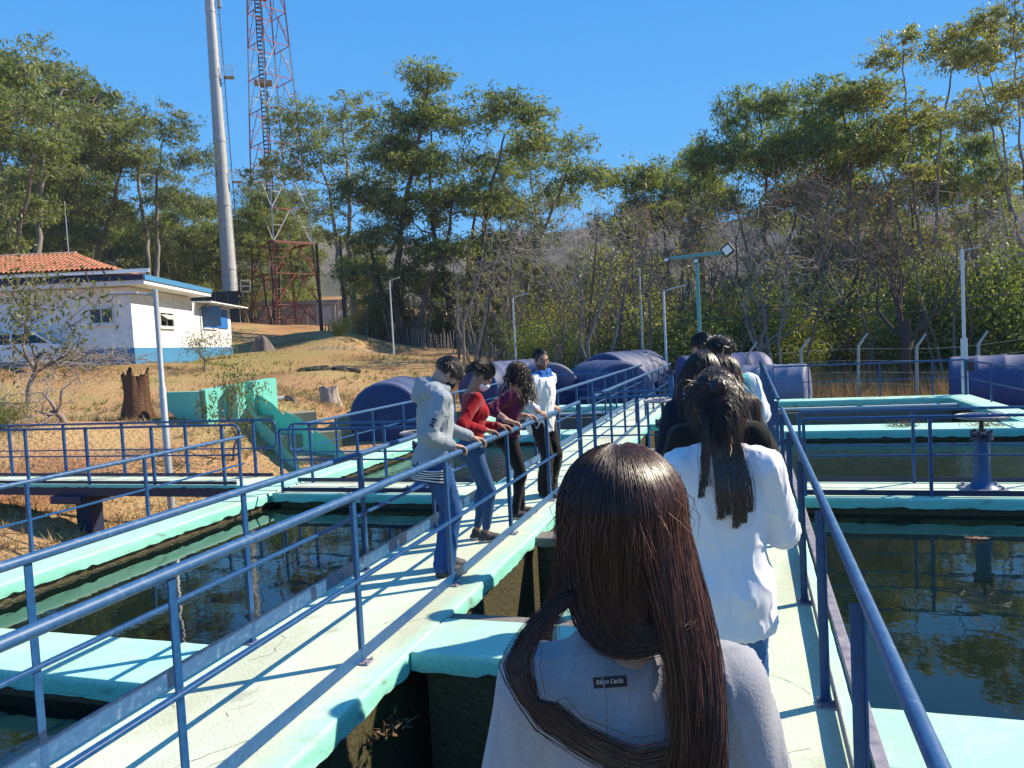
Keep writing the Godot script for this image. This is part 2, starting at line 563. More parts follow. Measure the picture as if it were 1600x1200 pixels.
# a rough-edged concrete bar along x or z, with worn paint
func slab(lo: Vector3, hi: Vector3, kind: String, jag := 0.006) -> ArrayMesh:
	var along := 2 if hi.z - lo.z > hi.x - lo.x else 0
	var ac := 0 if along == 2 else 2
	var m := M.new()
	var length: float = hi[along] - lo[along]
	var steps := clampi(int(length / 0.07), 4, 360)
	var w: float = hi[ac] - lo[ac]
	var h := hi.y - lo.y
	var r := minf(0.018, h * 0.3)
	var sec: Array[Vector2] = []
	var nrm: Array[Vector2] = []
	var add := func(x: float, y: float, nx: float, ny: float):
		sec.append(Vector2(x, y)); nrm.append(Vector2(nx, ny).normalized())
	add.call(0.0, 0.0, -1, -0.3)
	for k in 3: add.call(0.0, h * (0.25 + 0.22 * k), -1, 0)
	add.call(r * 0.3, h - r * 0.3, -1, 1)
	var cuts := maxi(3, int(w / 0.09))
	for k in cuts + 1: add.call(r + (w - 2 * r) * k / cuts, h, 0, 1)
	add.call(w - r * 0.3, h - r * 0.3, 1, 1)
	for k in 3: add.call(w, h * (0.69 - 0.22 * k), 1, 0)
	add.call(w, 0.0, 1, -0.3)
	var ns := sec.size()
	for j in steps + 1:
		for i in ns:
			var p := Vector3()
			p[along] = lo[along] + length * j / steps
			p[ac] = lo[ac] + sec[i].x
			p.y = lo.y + sec[i].y
			var nn := Vector3()
			nn[ac] = nrm[i].x
			nn.y = nrm[i].y
			var low := 1.0 - sec[i].y / h
			var f := fine.get_noise_3d(p.x * 1.5, p.y * 3.0, p.z * 1.5)
			var g := fine.get_noise_3d(p.x * 6.0, p.y * 6.0, p.z * 6.0)
			var out := jag * (f * (0.5 + 1.6 * low) + 0.35 * g) if absf(nrm[i].x) > 0.3 else jag * 0.22 * f
			p += nn * out
			if i == 0 or i == ns - 1: p.y += maxf(0.0, fine.get_noise_3d(p.x * 2.5, 3.0, p.z * 2.5)) * 0.045
			m.v.append(p)
			m.n.append(Vector3.ZERO)
			m.c.append(deck_color(kind, p, nn, absf(sec[i].x / w * 2.0 - 1.0)))
	for j in steps:
		for i in ns - 1:
			var a := j * ns + i
			if along == 2: m.idx.append_array([a, a + 1, a + ns, a + 1, a + ns + 1, a + ns])
			else: m.idx.append_array([a, a + ns, a + 1, a + 1, a + ns, a + ns + 1])
	# fix the turn of the faces, then close the bottom and the ends
	smooth_normals(m)
	if m.n[int(ns / 2.0)].y < 0:
		for t in range(0, m.idx.size(), 3):
			var q := m.idx[t + 1]
			m.idx[t + 1] = m.idx[t + 2]
			m.idx[t + 2] = q
		smooth_normals(m)
	m.col = Color(0.1, 0.09, 0.07)
	m.quad(Vector3(lo.x, lo.y + 0.02, lo.z), Vector3(hi.x, lo.y + 0.02, lo.z), Vector3(hi.x, lo.y + 0.02, hi.z), Vector3(lo.x, lo.y + 0.02, hi.z))
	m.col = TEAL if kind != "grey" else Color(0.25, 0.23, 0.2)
	for e in [lo[along], hi[along]]:
		var s := -1.0 if e == lo[along] else 1.0
		var p := []
		for q in [[0.0, 0.0], [w, 0.0], [w, h], [0.0, h]]:
			var g := Vector3()
			g[along] = e - s * 0.001
			g[ac] = lo[ac] + q[0]
			g.y = lo.y + q[1]
			p.append(g)
		var face: Vector3 = (p[1] - p[0]).cross(p[2] - p[0])
		if face[along] * s > 0: m.quad(p[0], p[1], p[2], p[3])
		else: m.quad(p[3], p[2], p[1], p[0])
	return m.mesh(mat.painted_concrete)

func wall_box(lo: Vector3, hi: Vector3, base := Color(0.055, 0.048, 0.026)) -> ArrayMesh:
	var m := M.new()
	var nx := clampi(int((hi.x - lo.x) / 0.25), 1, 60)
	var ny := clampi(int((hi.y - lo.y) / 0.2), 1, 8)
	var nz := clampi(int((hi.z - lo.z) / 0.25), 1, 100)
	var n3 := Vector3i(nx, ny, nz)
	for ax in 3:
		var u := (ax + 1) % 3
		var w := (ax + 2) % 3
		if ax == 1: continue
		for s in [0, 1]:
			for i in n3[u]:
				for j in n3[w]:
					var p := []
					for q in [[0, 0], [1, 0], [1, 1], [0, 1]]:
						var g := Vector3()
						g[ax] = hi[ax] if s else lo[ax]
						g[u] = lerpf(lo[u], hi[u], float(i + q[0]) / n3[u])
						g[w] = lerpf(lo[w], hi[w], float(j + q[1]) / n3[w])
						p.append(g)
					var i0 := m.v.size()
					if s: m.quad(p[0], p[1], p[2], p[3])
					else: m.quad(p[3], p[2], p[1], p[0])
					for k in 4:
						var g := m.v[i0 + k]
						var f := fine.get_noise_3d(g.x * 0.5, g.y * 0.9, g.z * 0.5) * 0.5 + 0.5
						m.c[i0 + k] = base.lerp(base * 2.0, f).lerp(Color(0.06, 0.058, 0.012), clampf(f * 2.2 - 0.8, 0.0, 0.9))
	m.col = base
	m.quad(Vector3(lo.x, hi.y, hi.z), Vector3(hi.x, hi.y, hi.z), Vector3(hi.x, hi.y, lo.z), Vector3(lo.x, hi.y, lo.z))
	return m.mesh(mat.wet_wall)

func beam(called: String, label: String, lo: Vector3, hi: Vector3, kind := "mint", category := "concrete beam", floor_y := -1.8, inset := 0.07) -> Node3D:
	var t := thing(called, label, category, Vector3((lo.x + hi.x) / 2, 0, (lo.z + hi.z) / 2))
	var off := Transform3D(Basis(), -t.position)
	part("coping", slab(lo, hi, kind), t, off)
	if floor_y < lo.y:
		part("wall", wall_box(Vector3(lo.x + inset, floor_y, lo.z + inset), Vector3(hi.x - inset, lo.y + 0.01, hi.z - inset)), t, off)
	return t

func walk(lo: Vector3, hi: Vector3, inset := 0.08) -> void:
	var s := struct("walkway", slab(lo, hi, "deck", 0.009))
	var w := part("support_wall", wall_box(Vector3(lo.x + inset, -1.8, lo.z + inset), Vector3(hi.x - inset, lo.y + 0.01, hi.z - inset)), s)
	w.set_meta("kind", "structure")
	if hi.z < 1.0: return
	# hairline cracks and scuffs near the viewer
	var c := M.new()
	for i in 22:
		var p := Vector3(rng.randf_range(lo.x + 0.05, hi.x - 0.05), 0.0026, rng.randf_range(-11.0, -1.6))
		var d := Vector3(rng.randfn(), 0, rng.randfn() * 0.5).normalized()
		c.col = Color(0.2, 0.19, 0.15).lerp(Color(0.4, 0.37, 0.28), rng.randf())
		for k in rng.randi_range(3, 9):
			d = (d + Vector3(rng.randfn(), 0, rng.randfn()) * 0.5).normalized()
			var q := p + d * rng.randf_range(0.03, 0.08)
			if q.x < lo.x + 0.03 or q.x > hi.x - 0.03: break
			var n := Vector3(-d.z, 0, d.x) * rng.randf_range(0.0008, 0.0022)
			c.quad(p + n, q + n, q - n, p - n)
			p = q
	for i in c.n.size(): c.n[i] = Vector3.UP
	stuff(part("crack", c.mesh(mat.painted_concrete), s))

func sheet(called: String, y: float, x0: float, x1: float, z0: float, z1: float, m: Material) -> void:
	var q := M.new()
	q.quad(Vector3(x0, 0, z1), Vector3(x1, 0, z1), Vector3(x1, 0, z0), Vector3(x0, 0, z0))
	struct(called, q.mesh(m), Vector3(0, y, 0))

func make_tanks_and_walkways() -> void:
	walk(Vector3(-3.3, -0.13, -23.7), Vector3(-2.05, 0, 2.0))
	walk(Vector3(-0.62, -0.13, -23.7), Vector3(0.43, 0, 2.0))
	walk(Vector3(-6.22, -0.12, -9.75), Vector3(-3.32, -0.003, -8.86))
	walk(Vector3(0.45, -0.12, -9.86), Vector3(4.58, -0.003, -8.92))
	walk(Vector3(-2.03, -0.12, -11.4), Vector3(-0.64, -0.003, -10.3))
	beam("tank_beam", "mint green concrete beam crossing the near tank, nearest the camera at the left", Vector3(-6.24, -0.13, -4.1), Vector3(-3.32, -0.004, -3.5))
	beam("tank_beam", "mint green concrete beam along the near edge of the large tank beside the handrail", Vector3(0.45, -0.13, -3.98), Vector3(4.58, -0.004, -3.42))
	beam("tank_beam", "mint green concrete bridge joining the two walkways beside the front woman", Vector3(-2.04, -0.13, -4.8), Vector3(-0.63, -0.004, -4.2))
	beam("channel_lip", "bare grey concrete lip along the back of the mint bridge between the walkways", Vector3(-2.12, -0.12, -4.97), Vector3(-0.63, -0.03, -4.806), "grey", "concrete lip")
	beam("channel_lip", "bare grey concrete lip farther up the dark channel beside the left walkway", Vector3(-2.12, -0.14, -7.38), Vector3(-0.63, -0.05, -7.1), "grey", "concrete lip")
	beam("channel_lip", "pale narrow concrete lip in the dark channel behind the channel valve", Vector3(-2.12, -0.14, -13.1), Vector3(-0.63, -0.05, -12.9), "grey", "concrete lip")
	beam("sluice_sill", "small teal concrete sill low in the dark channel beside the long brown hair", Vector3(-1.5, -0.3, -5.65), Vector3(-0.63, -0.2, -5.45), "mint", "sill")
	beam("tank_beam", "mint concrete beam across the channel behind the blue channel valve", Vector3(-2.04, -0.15, -16.9), Vector3(-0.63, -0.004, -16.3))
	beam("tank_beam", "mint concrete beam crossing the far tanks behind the people at the rail", Vector3(-6.24, -0.15, -15.6), Vector3(-3.32, -0.004, -14.8))
	beam("tank_beam", "mint concrete beam behind the rippled water and the valve wheel", Vector3(0.45, -0.15, -15.65), Vector3(4.58, -0.004, -14.75))
	beam("tank_beam", "mint concrete far edge of the tanks in front of the pale blue water tank", Vector3(0.45, -0.15, -21.6), Vector3(5.2, -0.004, -20.9), "mint", "concrete edge")
	beam("tank_beam", "mint concrete far edge of the tanks in front of the dark blue water tanks", Vector3(-6.9, -0.15, -21.6), Vector3(-3.32, -0.004, -20.9), "mint", "concrete edge")
	beam("tank_beam", "mint concrete end sill of the channel between the two walkways", Vector3(-2.04, -0.15, -21.6), Vector3(-0.63, -0.004, -20.9), "mint", "concrete edge")
	beam("tank_wall", "long mint concrete outer wall of the tanks along the dry bank", Vector3(-6.9, -0.13, -20.88), Vector3(-6.26, 0, 3.0), "mint", "tank wall", -2.2, 0.05)
	beam("tank_wall", "long mint concrete outer wall of the large tank toward the leaning dark blue tank", Vector3(4.6, -0.13, -20.88), Vector3(5.2, 0, 3.0), "mint", "tank wall", -2.2, 0.05)
	# grey unpainted inner walls of the drained far basins
	for s in [[0.5, 4.55], [-6.2, -3.4]]:
		var t := thing("baffle_wall", ("grey concrete baffle wall with dark openings inside the drained basin beside the handrail" if s[0] > 0 else "grey concrete baffle wall with dark openings behind the man in the white jacket"), "wall", Vector3(s[0], 0, -20.4))
		var m := M.new()
		var w: float = s[1] - s[0]
		m.col = Color(0.17, 0.165, 0.15)
		m.box(Vector3(w / 2, -0.42, 0), Vector3(w, 0.34, 0.12))
		var k := 0
		while k * 1.35 < w:
			m.box(Vector3(k * 1.35 + 0.45, -1.2, 0), Vector3(0.9, 1.22, 0.12))
			k += 1
		part("wall", m.mesh(mat.wet_wall), t)
		var p := M.new()
		p.bar(Vector3(0, -0.12, 0.5), Vector3(w, -0.1, 0.5), 0.045, 8)
		part("pipe", p.mesh(mat.pipe_white), t)
	sheet("tank_floor", -1.75, -6.9, 5.2, -21.6, 3.0, mat.wet_wall)
	sheet("water", -0.2, -6.3, -3.22, -3.6, 2.5, mat.water)
	sheet("water", -0.2, -6.3, -3.22, -8.95, -4.0, mat.water)
	sheet("water", -0.2, -6.3, -3.22, -14.9, -9.65, mat.rippled_water)
	sheet("water", -0.95, -6.3, -3.22, -21.0, -15.5, mat.water)
	sheet("water", -0.2, 0.35, 4.68, -3.5, 2.5, mat.water)
	sheet("water", -0.2, 0.35, 4.68, -9.0, -3.9, mat.water)
	sheet("water", -0.2, 0.35, 4.68, -14.85, -9.75, mat.rippled_water)
	sheet("water", -0.95, 0.35, 4.68, -21.0, -15.5, mat.water)
	sheet("water", -1.05, -2.14, -0.53, -21.0, 2.0, mat.pit_water)
	# debris caught on the ledges of the channel
	for d in [[-2.04, -2.75, 0.5, 11], [-2.05, -3.85, 0.14, 5], [-1.62, -3.3, 0.16, 7]]:
		var m := M.new()
		for i in d[3] * 6:
			var p := Vector3(rng.randf_range(-0.05, 0.08), rng.randf_range(0.0, 0.05), rng.randf_range(-d[2], d[2]))
			var q := p + Vector3(rng.randf_range(-0.07, 0.07), rng.randf_range(-0.02, 0.05), rng.randf_range(-0.09, 0.09))
			m.col = Color(0.24, 0.16, 0.09).lerp(Color(0.1, 0.06, 0.04), rng.randf())
			m.tube(paths([p, q]), PackedFloat32Array([rng.randf_range(0.004, 0.016), 0.002]), 4)
		var where := ["on the ledge under the left walkway nearest the camera", "on the ledge under the left walkway by the mint bridge", "floating on the dark water of the pit"]
		var k2: int = [11, 5, 7].find(d[3])
		lone("debris", m.mesh(mat.dead_wood), "brown clump of rotting leaves and twigs " + where[k2], "debris", Vector3(d[0], -0.34 if k2 < 2 else -1.03, d[1]))
	# a dead leaf on the water and dry plants by the valve
	var l := M.new()
	for i in 7:
		l.col = Color(0.3, 0.16, 0.1)
		l.tri(Vector3(0, 0.006, 0), Vector3(cos(i * 0.9) * 0.12, 0.012, sin(i * 0.9) * 0.05), Vector3(cos(i * 0.9 + 0.7) * 0.1, 0.008, sin(i * 0.9 + 0.7) * 0.04))
	lone("fallen_leaf", l.mesh(mat.dry_leaf), "reddish brown dead leaf floating on the dark tank water", "leaf", Vector3(1.97, -0.19, -8.0))
	for d in [Vector3(3.9, 0.0, -15.0), Vector3(2.6, 0.0, -15.1)]:
		var m := M.new()
		for i in 70:
			var p := Vector3(rng.randfn(0, 0.14), 0.01, rng.randfn(0, 0.1))
			m.col = Color(0.22, 0.15, 0.09).lerp(Color(0.3, 0.24, 0.15), rng.randf())
			m.tube(paths([p, p + Vector3(rng.randf_range(-0.14, 0.14), rng.randf_range(0.02, 0.12), rng.randf_range(-0.1, 0.1))]), PackedFloat32Array([0.006, 0.002]), 3)
		var dp := lone("dry_plants", m.mesh(mat.dead_wood), "heap of dry brown weeds at the end of the far beam" if d.x > 3 else "dry pale weeds lying on the far beam behind the valve wheel", "weeds", d)
		stuff(dp)

# ---------------------------------------------------------------- rails
# POSTS: bases along one line. opt: h, mid, r (tube), angle (angle-iron posts), toe (height of a toe plate), side (which way it faces), loop (round end), bend
func rail(label: String, posts: Array, opt := {}) -> Node3D:
	var a: Vector3 = posts[0]
	var b: Vector3 = posts[posts.size() - 1]
	var d := (b - a).normalized()
	var s := Vector3.UP.cross(d)
	var h: float = opt.get("h", 1.0)
	var mid: float = opt.get("mid", 0.5)
	var r: float = opt.get("r", 0.026)
	var t := thing("guard_rail", label, "railing", a, 0.0, opt.get("group", ""))
	var body: Material = mat.blue_paint
	var pm := M.new()
	if opt.get("angle", false):
		pm.box(Vector3(0, h / 2 - r * 0.5, 0) + s * 0.004, Vector3(0.042, h - r, 0.006) if absf(d.x) > 0.5 else Vector3(0.006, h - r, 0.042), Basis(), 0.001)
		pm.box(Vector3(0, h / 2 - r * 0.5, 0) + d * 0.02 + s * 0.026, Vector3(0.006, h - r, 0.038) if absf(d.x) > 0.5 else Vector3(0.038, h - r, 0.006), Basis(), 0.001)
	else:
		var w: float = opt.get("post", 0.035)
		pm.box(Vector3(0, h / 2 - r * 0.5, 0), Vector3(w, h - r, w), Basis(), 0.003)
	var pmesh := pm.mesh(body)
	var bm := M.new()
	bm.box(Vector3(0, 0.004, 0) + s * 0.01, Vector3(0.11, 0.01, 0.09), Basis(), 0.002)
	for k in 4:
		var q := Vector3(0.042 if k & 1 else -0.042, 0, 0.033 if k & 2 else -0.033) + s * 0.01
		bm.lathe(PackedVector2Array([Vector2(0, 0.022), Vector2(0.008, 0.022), Vector2(0.008, 0.008)]), 6, Transform3D(Basis(), q), false)
	var bmesh := bm.mesh(mat.worn_primer)
	for p: Vector3 in posts:
		part("post", pmesh, t, Transform3D(Basis(), p - a))
		if opt.get("plate", true): part("base_plate", bmesh, t, Transform3D(Basis(), p - a))
	var o0: float = opt.get("before", 0.0)
	var o1: float = opt.get("after", 0.0)
	var A := -d * o0
	var B := (b - a) + d * o1
	var line := [A + Vector3.UP * h]
	var cnt := maxi(1, int(A.distance_to(B) / 1.5))
	for i in range(1, cnt + 1):
		line.append(A.lerp(B, float(i) / cnt) + Vector3.UP * (h + (fine.get_noise_2d(a.x * 7.0 + i * 3.1, a.z) * 0.008 if i < cnt else 0.0)))
	if opt.get("loop", false):
		var R := 0.1
		for k in range(1, 5):
			var g := PI / 2 * k / 4
			line.append(B + d * sin(g) * R + Vector3.UP * (h - R + cos(g) * R))
		for k in range(0, 5):
			var g := PI / 2 * k / 4
			line.append(B + d * cos(g) * R + Vector3.UP * (mid + R - sin(g) * R))
		line.append(b - a + Vector3.UP * mid)
	if opt.get("bend", false):
		line[0] = A + Vector3.UP * h
	var tm := M.new()
	tm.tube(paths(line), PackedFloat32Array([r]), 10)
	part("top_rail", tm.mesh(mat.faded_blue if opt.get("faded", true) else body), t)
	var mm := M.new()
	var mw: float = opt.get("midw", 0.034)
	var shift: Vector3 = s * opt.get("mids", 0.0)
	var n := posts.size()
	mm.strut(A + Vector3.UP * mid + shift, B + Vector3.UP * mid + shift, mw, opt.get("midh", 0.02), Vector3.UP, 0.003)
	part("mid_rail", mm.mesh(mat.worn_primer if opt.get("worn", false) else body), t)
	if opt.has("toe"):
		var q := M.new()
		var ty: float = opt.get("toe_y", 0.045)
		q.strut(A + Vector3.UP * ty + s * opt.side, B + Vector3.UP * ty + s * opt.side, 0.006, opt.toe, Vector3.UP, 0.001)
		part("toe_plate", q.mesh(mat[opt.get("toe_mat", "blue_paint")]), t)
	return t

func line_of(a: Vector3, b: Vector3, step: float) -> Array:
	var n := maxi(1, roundi(a.distance_to(b) / step))
	var out := []
	for i in n + 1: out.append(a.lerp(b, float(i) / n))
	return out

func make_rails() -> void:
	var z := func(x: float, list: Array) -> Array: return list.map(func(k): return Vector3(x, 0, k))
	rail("blue tubular rail on angle iron posts that four visitors lean on", z.call(-2.25, [0.6, -1.0, -2.5, -4.0, -5.46, -7.04, -8.58, -10.32]), {"angle": true, "toe": 0.075, "side": 0.006, "toe_y": 0.055, "after": 0.0, "r": 0.025, "mids": 0.0, "toe_mat": "blue_paint"})
	rail("blue rail of the walkway farther on, past the channel valve", z.call(-2.25, [-11.4, -12.9, -14.4, -15.9, -17.4, -18.9, -20.4, -21.9, -23.4]), {"angle": true, "toe": 0.07, "side": 0.0, "toe_y": 0.05, "r": 0.026})
	rail("blue tubular rail with pale toe plate behind the four visitors", z.call(-3.12, [0.4, -1.1, -2.6, -4.15, -5.72, -7.2, -8.8]), {"angle": true, "toe": 0.11, "side": 0.005, "toe_y": 0.1, "r": 0.024, "toe_mat": "faded_blue"})
	rail("blue rail beyond the visitors in front of the dark blue tanks", z.call(-3.12, [-9.8, -11.2, -12.7, -14.2, -15.7, -17.2, -18.7, -20.2, -21.7, -23.5]), {"angle": true, "toe": 0.1, "side": 0.005, "toe_y": 0.09, "r": 0.026, "toe_mat": "faded_blue"})
	rail("long worn blue handrail beside the queue of visitors", z.call(0.325, [0.9, -1.0, -2.6, -3.94, -5.42, -6.95, -8.45]), {"angle": true, "toe": 0.08, "side": -0.022, "toe_y": 0.05, "r": 0.022, "worn": true, "mids": -0.02, "midw": 0.045, "toe_mat": "worn_primer", "after": 0.45, "h": 0.985})
	rail("far run of the blue handrail beyond the row of heads", z.call(0.325, [-9.9, -11.4, -12.9, -14.4, -15.9, -17.4, -18.9, -20.4, -21.9, -23.4]), {"angle": true, "toe": 0.08, "side": -0.02, "toe_y": 0.05, "r": 0.022, "worn": true})
	var thin := {"h": 0.85, "mid": 0.44, "r": 0.017, "post": 0.034, "midw": 0.024, "midh": 0.02, "toe": 0.06, "side": 0.0, "toe_y": 0.035, "faded": false, "plate": false, "toe_mat": "dark_blue"}
	var x := func(zz: float, list: Array) -> Array: return list.map(func(k): return Vector3(k, 0, zz))
	rail("thin dark blue rail along the near side of the crossing with the valve wheel", x.call(-9.0, [0.55, 1.8, 3.05, 4.3]), thin)
	rail("thin dark blue rail just behind the valve wheel, over the rippled water", x.call(-9.78, [0.55, 1.78, 3.05, 4.3]), thin)
	rail("thin dark blue rail along the near side of the tank crossing beside the grey hoodie", x.call(-8.94, [-6.1, -4.93, -3.62]), thin)
	rail("thin dark blue rail with a round corner along the far side of the tank crossing", x.call(-9.66, [-3.62, -4.9, -6.08]), thin.merged({"loop": true, "after": 0.25}))
	var tall := thin.merged({"h": 1.05, "mid": 0.53}, true)
	rail("thin dark blue rail on the near side of the channel crossing by the valve", x.call(-10.34, [-2.25, -1.45, -0.7]), tall)
	rail("thin dark blue rail on the far side of the channel crossing by the valve", x.call(-11.37, [-2.25, -1.45, -0.7]), tall)
	var outer := {"h": 0.74, "mid": 0.36, "r": 0.024, "post": 0.034, "midw": 0.022, "midh": 0.022, "plate": false}
	rail("blue rail on the outer tank wall along the dry bank, up to the footbridge", z.call(-6.84, [2.2, 0.4, -1.2, -2.7, -4.2, -5.75, -7.3, -9.05]), outer.merged({"after": 0.1}))
	rail("blue rail on the outer tank wall between the footbridge and the fat blue tank", z.call(-6.84, [-10.4, -11.7, -13.05, -14.4, -15.8, -17.3, -18.8, -20.6]), outer)
	rail("blue rail on the outer wall running toward the dark blue tank at the picture's edge", z.call(5.12, [-21.4, -19.4, -17.2, -15.2, -13.2, -11.2]), outer.merged({"h": 0.85, "mid": 0.42}, true))
	rail("blue rail along the far end of the large tank before the dry grass", x.call(-21.45, [0.6, 1.47, 3.17, 4.37, 5.1]), outer.merged({"h": 0.87, "mid": 0.44, "faded": false}, true))
	rail("blue rail along the far end of the tanks before the dark blue water tanks", x.call(-21.45, [-6.8, -5.6, -4.4, -3.3]), outer.merged({"h": 0.87, "mid": 0.44, "faded": false}, true))
	# the footbridge from the bank
	var f := thing("footbridge", "pale narrow footbridge on a dark steel post reaching the tanks from the bank", "footbridge", Vector3(-10.3, 0, -9.75))
	part("deck", slab(Vector3(-5.0, -0.05, -0.36), Vector3(3.38, 0, 0.36), "deck", 0.003), f)
	var s1 := M.new()
	for e in [-0.3, 0.3]: s1.box(Vector3(-0.8, -0.12, e), Vector3(8.3, 0.13, 0.06))
	part("beam", s1.mesh(mat.dark_blue), f)
	var s2 := M.new()
	s2.box(Vector3(0, -1.0, 0), Vector3(0.3, 1.5, 0.26), Basis(), 0.01)
	s2.box(Vector3(0, -0.24, 0), Vector3(0.62, 0.12, 0.9), Basis(), 0.01)
	part("pier", s2.mesh(mat.dark_blue), f)
	rail("dark blue rail with a round end along the near side of the footbridge", x.call(-9.41, [-14.9, -13.65, -12.4, -11.13, -9.9, -8.65, -7.39]), {"h": 0.88, "mid": 0.44, "r": 0.018, "post": 0.04, "midw": 0.022, "midh": 0.02, "toe": 0.05, "side": 0.0, "toe_y": 0.03, "faded": false, "plate": false, "loop": true, "after": 0.2, "toe_mat": "dark_blue"})
	rail("dark blue rail with a round end along the bank side of the footbridge", x.call(-10.1, [-14.8, -13.55, -12.3, -11.1, -9.87, -8.62, -7.35]), {"h": 0.88, "mid": 0.44, "r": 0.018, "post": 0.04, "midw": 0.022, "midh": 0.02, "toe": 0.05, "side": 0.0, "toe_y": 0.03, "faded": false, "plate": false, "loop": true, "after": 0.3, "toe_mat": "dark_blue"})
	# valves
	valve(Vector3(2.38, 0, -9.4), "blue valve pedestal with pale spoked wheel on the crossing over the large tank", 0.64, 0.8, true)
	valve(Vector3(-4.2, 0, -9.3), "blue valve pedestal with spoked wheel partly hidden by the grey hoodie", 0.62, 0.74, true)
	valve(Vector3(-1.17, 0, -10.8), "blue valve pedestal with dark wheel standing in the channel between the walkways", 0.68, 0.95, true)
	valve(Vector3(-1.95, 0, -20.2), "plain blue valve post without a wheel at the far end of the channel", 0.95, 1.02, false)

func valve(at: Vector3, label: String, top: float, wheel_y: float, wheel: bool) -> void:
	var t := thing("valve", label, "valve", at)
	var m := M.new()
	m.box(Vector3(0, 0.012, 0), Vector3(0.42, 0.024, 0.36), Basis(), 0.004)
	for i in 4: m.lathe(PackedVector2Array([Vector2(0.0, 0.055), Vector2(0.016, 0.055), Vector2(0.016, 0.02)]), 6, Transform3D(Basis(), Vector3(0.16 * (1 if i & 1 else -1), 0, 0.13 * (1 if i & 2 else -1))), false)
	part("base_plate", m.mesh(mat.worn_primer), t)
	m = M.new()
	m.lathe(PackedVector2Array([Vector2(0.16, 0.024), Vector2(0.12, 0.05), Vector2(0.092, 0.1), Vector2(0.082, 0.2), Vector2(0.075, top - 0.12), Vector2(0.072, top - 0.06), Vector2(0.0, top - 0.06)]), 20)
	part("column", m.mesh(mat.blue_paint), t)
	m = M.new()
	for y in [top - 0.075, top - 0.03]:
		m.lathe(PackedVector2Array([Vector2(0.0, y - 0.014), Vector2(0.108, y - 0.014), Vector2(0.108, y + 0.014), Vector2(0.0, y + 0.014)]), 16, Transform3D(), false)
	for i in 6:
		m.lathe(PackedVector2Array([Vector2(0.0, top + 0.01), Vector2(0.018, top + 0.01), Vector2(0.018, top - 0.11), Vector2(0.0, top - 0.11)]), 6, Transform3D(Basis(), Vector3(cos(i * TAU / 6), 0, sin(i * TAU / 6)) * 0.094), false)
	part("flange", m.mesh(mat.dark_blue), t)
	m = M.new()
	m.bar(Vector3(0, top - 0.06, 0), Vector3(0, wheel_y + 0.03, 0), 0.024, 8)
	part("stem", m.mesh(mat.black_metal), t)
	if not wheel: return
	m = M.new()
	var ring := []
	for i in 25: ring.append(Vector3(cos(i * TAU / 24) * 0.25, wheel_y, sin(i * TAU / 24) * 0.25))
	m.tube(paths(ring), PackedFloat32Array([0.016]), 8, false)
	for i in 5: m.bar(Vector3(0, wheel_y - 0.01, 0), Vector3(cos(i * TAU / 5 + 0.3) * 0.245, wheel_y, sin(i * TAU / 5 + 0.3) * 0.245), 0.011, 6)
	m.lathe(PackedVector2Array([Vector2(0.0, wheel_y - 0.025), Vector2(0.045, wheel_y - 0.025), Vector2(0.045, wheel_y + 0.025), Vector2(0.0, wheel_y + 0.025)]), 10, Transform3D(), false)
	part("handwheel", m.mesh(mat.worn_primer), t)

